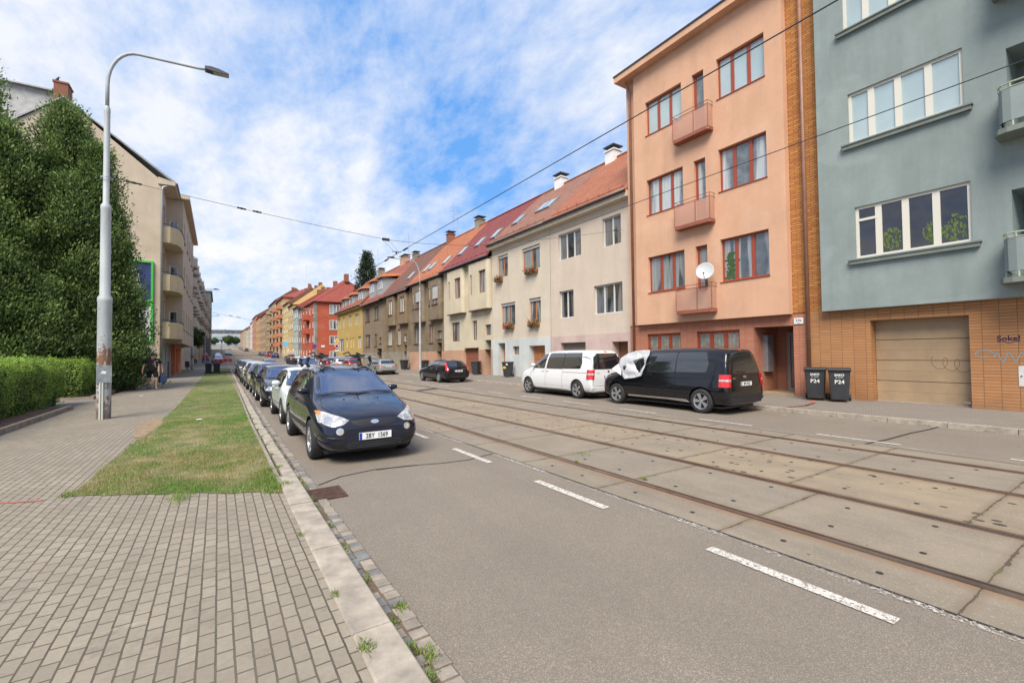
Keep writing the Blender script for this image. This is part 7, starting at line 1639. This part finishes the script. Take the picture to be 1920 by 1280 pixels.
bin_('dark wheelie bin marked P24 nearer the brown downpipe', 15.22, 6.53, W2, 'pair of P24 bins', 'P24'); bin_('dark wheelie bin marked P24 nearer the garage door', 15.20, 5.90, W2 + .04, 'pair of P24 bins', 'P24')
bin_('dark bin leaning by the red brown garage of the yellowish cream house', 15.55, 28.75, W2 + .3, 'bins along the far pavement')
bin_('dark bin with yellow sticker beside the white plinth', 15.45, 24.3, W2 + .2, 'bins along the far pavement', sticker=M['yelp'])
bin_('dark bin on the far pavement behind the silver estate car', 15.4, 43.3, W2, 'bins along the far pavement'); bin_('dark bin on the far pavement just past the second lamp post', 15.5, 38.3, W2, 'bins along the far pavement')
bin_('left of the two dark bins standing on the grass verge', -.76, 50.4, 0, 'two bins on the verge'); bin_('right of the two dark bins standing on the grass verge', -.12, 50.3, .05, 'two bins on the verge')
t = empty('litter_bin', (-3.0, 64, .1), 'black litter bin on a post at the near shopfronts', 'litter bin'); b = MB(); b.tube([(-3.0, 64, .5), (-3.0, 64, 1.15)], .22, 10); b.build('bucket', M['black'], t); b = MB(); b.tube([(-3.0, 64, .1), (-3.0, 64, .5)], .05, 6); b.build('post', M['black'], t)
t = empty('bollard', (-3.2, 43.2, .1), 'slim dark post standing against the grey shopfront', 'bollard'); b = MB(); b.tube([(-3.2, 43.2, .1), (-3.2, 43.2, 1.35)], .045, 8); b.build('post', M['gunmetal'], t)
# road works barrier
t = empty('barrier', (.55, 86, gz(86)), 'red and white striped barrier closing the end of the parking row', 'barrier'); b = MB(); z = gz(86)
for i in range(7): b.cur = i % 2; b.box(-.55 + i * .34, -.55 + (i + 1) * .34, 85.98, 86.02, z + .35, z + .85)
b.build('board', [mat('barrier_red', (.48, .03, .04), .5), mat('barrier_red_pale', (.55, .12, .12), .5)], t); b = MB()
for x in (-.4, 1.6): b.box(x - .04, x + .04, 85.8, 86.2, z, z + .06); b.box(x - .03, x + .03, 86.03, 86.08, z + .06, z + .9)
b.build('foot', M['zinc'], t)
# antennas on the roofs
for x, y, z, h, l in ((20.6, 41.8, 13.8, 3.0, 'thin roof antenna behind the bright orange roof'), (20.8, 43.1, 14.2, 3.4, 'rooftop antenna with cross bars beside the brick chimney'), (20.6, 56.0, 13.7, 3.8, 'tall thin mast on the taupe house roof'), (20.6, 69.5, 13.7, 4.2, 'thin mast on the yellow house roof'), (24, 160, 27, 4, 'antenna on the tall tan apartment house')):
    t = empty('antenna', (x, y, z), l, 'antenna', 'roof antennas'); b = MB(); b.tube([(x, y, z), (x, y, z + h)], .02, 5); b.build('mast', M['zinc'], t); b = MB()
    for k in range(4): b.tube([(x - .35, y, z + h * (.55 + k * .1)), (x + .35, y, z + h * (.55 + k * .1))], .01, 4)
    if 'cross' in l: b.build('cross_bar', M['zinc'], t)
# ---------------------------------------------------------------- people
SK = mat('skin', (.50, .26, .18), .55, var=.08); 
def skinned(name, verts, edges, radii, m, par, root=0, sub=2, vox=0):
    me = bpy.data.meshes.new(name); me.from_pydata(verts, edges, []); o = bpy.data.objects.new(name, me); COL.objects.link(o); o.modifiers.new('skin', 'SKIN')
    if not me.skin_vertices: me.skin_vertices.new()
    for i, r in enumerate(radii): me.skin_vertices[0].data[i].radius = r if isinstance(r, tuple) else (r, r)
    me.skin_vertices[0].data[root].use_root = True; s = o.modifiers.new('sub', 'SUBSURF'); s.levels = sub
    if vox: rm = o.modifiers.new('re', 'REMESH'); rm.mode = 'VOXEL'; rm.voxel_size = vox; rm.use_smooth_shade = True; sm = o.modifiers.new('sm', 'SMOOTH'); sm.factor = .5; sm.iterations = 6
    dg = bpy.context.evaluated_depsgraph_get(); fin = bpy.data.meshes.new_from_object(o.evaluated_get(dg)); bpy.data.objects.remove(o); fin.name = name
    fin.polygons.foreach_set('use_smooth', [True] * len(fin.polygons)); fin.materials.clear(); fin.materials.append(m); n = bpy.data.objects.new(name, fin); link(n, par); return n
def person(label, x, y, H, top_m, leg_m, shorts=True, rz=0, step=.18, wide=1.0, cap=False, hair=None, hold=False, glasses=False, detail=True, group=None, arms=(0.10, 0.10), z0=None):
    """faces -Y locally"""
    zg = (gz(y) + (.1 if x < .8 else 0)) if z0 is None else z0; t = empty('person', (x, y, zg), label, 'person', group, rz=rz); k = H / 1.8; w = wide
    J = dict(pel=(0, 0, .95), wa=(0, .0, 1.10), ch=(0, -.01, 1.32), nk=(0, 0, 1.50), hd=(0, -.02, 1.60), ht=(0, -.02, 1.72))
    for s, n_ in ((-1, 'l'), (1, 'r')):
        st = step * s; J['hip' + n_] = (s * .10 * w, 0, .92); J['kn' + n_] = (s * .12 * w, -st * .55 - .04, .50); J['an' + n_] = (s * .12 * w, -st * .9 + (.10 if st < 0 else 0), .09 + (.05 if st < 0 else 0)); J['to' + n_] = (s * .14 * w, J['an' + n_][1] - .16, .035)
        a = arms[0] if s < 0 else arms[1]; J['sh' + n_] = (s * .19 * w, 0, 1.43); J['el' + n_] = (s * (.27 * w + .02), .03 + st * .3, 1.15); J['wr' + n_] = (s * (.30 * w + a * .3), -.06 + st * .6, .91); J['hn' + n_] = (s * (.30 * w + a * .3), -.08 + st * .6, .83)
    names = list(J); V = [tuple(c * k for c in J[n]) for n in names]; ix = {n: i for i, n in enumerate(names)}
    E = [('pel', 'wa'), ('wa', 'ch'), ('ch', 'nk'), ('nk', 'hd'), ('hd', 'ht')] + [e for n in 'lr' for e in (('pel', 'hip' + n), ('hip' + n, 'kn' + n), ('kn' + n, 'an' + n), ('an' + n, 'to' + n), ('ch', 'sh' + n), ('sh' + n, 'el' + n), ('el' + n, 'wr' + n), ('wr' + n, 'hn' + n))]
    Rd = dict(pel=.12 * w, wa=.125 * w, ch=.13 * w, nk=.055, hd=.082, ht=.068); 
    for n in 'lr': Rd.update({'hip' + n: .09 * w, 'kn' + n: .062, 'an' + n: .042, 'to' + n: .04, 'sh' + n: .06, 'el' + n: .048, 'wr' + n: .034, 'hn' + n: .042})
    skinned('body', V, [(ix[a], ix[c]) for a, c in E], [Rd[n] * k for n in names], SK, t, vox=.011 if detail else 0)
    def sub(nm, js, es, rad, m): skinned(nm, [tuple(c * k for c in j) for j in js], es, [r * k for r in rad], m, t, vox=.014 if detail and nm != 'shirt' else 0)
    mid = lambda a, c, u: tuple(a[i] + (c[i] - a[i]) * u for i in range(3))
    sub('shirt', [(0, 0, .83), (0, 0, 1.02), J['ch'], (0, 0, 1.475)] + [J['shl'], mid(J['shl'], J['ell'], .75), J['shr'], mid(J['shr'], J['elr'], .75)], [(0, 1), (1, 2), (2, 3), (2, 4), (4, 5), (2, 6), (6, 7)], [.19 * w, .175 * w, .170 * w, .070, .085, .072, .085, .072], top_m)
    u = .92 if shorts else .97; kn = lambda n: mid(J['hip' + n], J['kn' + n], u); L = [(0, 0, .95), mid(J['hipl'], J['knl'], .12), kn('l'), mid(J['hipr'], J['knr'], .12), kn('r'), (0, 0, 1.05)]; e = [(0, 1), (1, 2), (0, 3), (3, 4), (0, 5)]; rr = [.14 * w, .112 * w, .094, .112 * w, .094, .135 * w]
    if not shorts: L += [J['anl'], J['anr']]; e += [(2, 6), (4, 7)]; rr += [.062, .062]
    sub('shorts' if shorts else 'trousers', L, e, rr, leg_m)
    for n, s in (('l', -1), ('r', 1)):
        a = J['an' + n]; b = MB(); b.prism([(-.17, .0), (.09, .0), (.10, .06), (.05, .10), (-.03, .09), (-.15, .05)], lambda p, q, d: ((a[0] + d) * k, (a[1] + p) * k, (a[2] - .09 + q) * k), -.045, .045); o = b.build('shoe', M['black'], t, local=True); o.modifiers.new('bv', 'BEVEL').width = .012
    if detail:
        hdm = MB(); hd = J['hd']; c = Vector((0, -.025, 1.635)) * k
        # nose, ears
        hdm.tube([c + Vector((0, -.075, .01)) * k, c + Vector((0, -.108, -.02)) * k], [.008, .013], 6)
        for s in (-1, 1): hdm.tube([c + Vector((s * .075, .01, .02)) * k, c + Vector((s * .085, .012, -.025)) * k], .014, 6)
        hdm.build('face', SK, t, local=True)
        b = MB(); b.tube([c + Vector((-.03, -.088, -.052)) * k, c + Vector((.03, -.088, -.052)) * k], .005, 5); b.build('mouth', mat('lips', (.30, .10, .08), .5), t, local=True)
        b = MB()
        for s in (-1, 1): b.lathe([(.001, 0), (.026 if glasses else .011, 0), (.026 if glasses else .011, .008)], lambda r, a, h: c + Vector((s * .034 + r * math.cos(a), -.085 - h, .028 + r * .75 * math.sin(a))) * k, 10)
        if glasses: b.tube([c + Vector((-.08, -.02, .03)) * k, c + Vector((-.07, -.075, .03)) * k, c + Vector((.07, -.075, .03)) * k, c + Vector((.08, -.02, .03)) * k], .005, 4)
        b.build('sunglasses' if glasses else 'eyes', M['ink'], t, local=True)
        for n, s in (('l', -1), ('r', 1)):    # fingers
            hn = Vector(J['hn' + n]); b = MB()
            for i in range(4): p = hn + Vector((0, -.028 + i * .018, -.02)); b.tube([p * k, (p + Vector((-s * .008, 0, -.045 + .004 * abs(i - 1.4)))) * k, (p + Vector((-s * .028, 0, -.07)) ) * k], [.010 * k, .009 * k, .007 * k], 6)
            p = hn + Vector((0, -.035, .02)); b.tube([p * k, (p + Vector((-s * .012, -.028, -.03))) * k, (p + Vector((-s * .018, -.030, -.055))) * k], [.011 * k, .010 * k, .008 * k], 6); b.build('fingers', SK, t, local=True)
    if cap or hair:
        c = Vector((0, -.010 if cap else .012, 1.668 if cap else 1.678)) * k; b = MB(); b.lathe([(.092, .0), (.094, .03), (.084, .07), (.055, .095), (.001, .104)], lambda r, a, h: c + Vector((r * .92 * math.cos(a), r * 1.05 * math.sin(a) + .008, h)) * k, 18)
        if cap: b.prism([(-.06, -.07), (.06, -.07), (.075, -.12), (.04, -.175), (-.04, -.175), (-.075, -.12)], lambda p, q, d: c + Vector((p, q, d)) * k, .012, .022)
        b.build('cap' if cap else 'hair', M['ink'] if cap else hair, t, smooth='auto', local=True)
    return t, J, k
blk = mat('black_cotton', (.012, .012, .014), .9, var=.2); 
t, J, k = person('man in black shirt, black shorts, cap and sunglasses walking towards the camera carrying bags', -2.66, 27.8, 1.80, blk, blk, wide=1.18, cap=True, glasses=True, rz=.1)
b = MB(); c = Vector((.055, -.19, 1.28)) * k
for i, (dx, dz, ln) in enumerate(((0, .08, .10), (.03, .02, .09), (-.02, -.04, .08), (.035, -.10, .10), (.09, .13, .05))): b.tube([c + Vector((dx, 0.0, dz)), c + Vector((dx + .03, -.008, dz - ln))], .013, 5)
b.build('shirt_print', mat('pale_print', (.45, .35, .34), .7), t, local=True); b = MB()
for dx, dz in ((.06, .12), (-.04, -.02), (.07, -.08)): b.tube([c + Vector((dx, -.006, dz)), c + Vector((dx - .02, -.01, dz - .07))], .010, 5)
b.build('shirt_print', mat('red_print', (.4, .03, .03), .7), t, local=True)
b = MB(); b.box(-.29, -.12, -.22, -.10, .86, 1.0); o = b.build('waist_pouch', M['ink'], t, local=True); o.modifiers.new('bv', 'BEVEL').width = .03
def held_bag(label, dx, dy, m):
    hn = J['hnr']; px, py = -2.66 + hn[0] * k + dx, 27.8 + hn[1] * k + dy; z = .1 + (hn[2] - .015) * k; t2 = empty('bag', (px, py, z - .6), label, 'bag'); b = MB()
    vs = [(px + sx * w, py + sy * .075, zz) for zz, w in ((z - .50, .12), (z - .28, .135), (z - .15, .09)) for sx, sy in ((-1, -1), (1, -1), (1, 1), (-1, 1))]; b.add(vs, [(3, 2, 1, 0), (8, 9, 10, 11)] + [(r * 4 + i, r * 4 + (i + 1) % 4, r * 4 + 4 + (i + 1) % 4, r * 4 + 4 + i) for r in range(2) for i in range(4)]); o = b.build('bag_body', m, t2); bv = o.modifiers.new('bv', 'BEVEL'); bv.width = .03; bv.segments = 2
    b = MB()
    for s in (-1, 1): b.tube([(px - .06, py + s * .03, z - .16), (px - .02, py + s * .015, z - .02), (px + .02, py + s * .015, z - .02), (px + .06, py + s * .03, z - .16)], .009, 5)
    b.build('handle', M['black'], t2)
held_bag('dark blue bag held in the hand of the man in the cap', .035, -.03, mat('navy_cloth', (.02, .04, .12), .7)); held_bag('black bag held with the dark blue one by the man in the cap', -.05, .10, mat('black_cloth', (.02, .022, .028), .7))
person('man with short hair and a black t-shirt standing in the road behind the parked cars', 3.75, 30.5, 1.72, blk, mat('denim', (.06, .08, .14), .8), shorts=False, rz=-.2, hair=mat('brown_hair', (.06, .035, .02), .8), wide=1.08, z0=0)
for i, (x, y, c, l) in enumerate(((-2.9, 84, (.5, .30, .08), 'distant pedestrian in an orange yellow top by the near shopfronts'), (-2.0, 88, (.35, .05, .06), 'distant pedestrian in a dark red top on the near pavement'), (-1.5, 90, (.5, .08, .12), 'distant pedestrian in a pink red top beside the dark red one'), (-2.2, 120, (.5, .5, .48), 'distant pedestrian in a white top far up the near pavement'))):
    person(l, x, y, 1.6, mat('top_cloth_%s' % 'abcd'[i], c, .8), mat('leg_cloth_%s' % 'abcd'[i], (.05, .05, .07), .8), shorts=False, rz=math.pi * (i % 2), hair=mat('dark_hair', (.03, .02, .015), .8), detail=False, group='distant pedestrians')
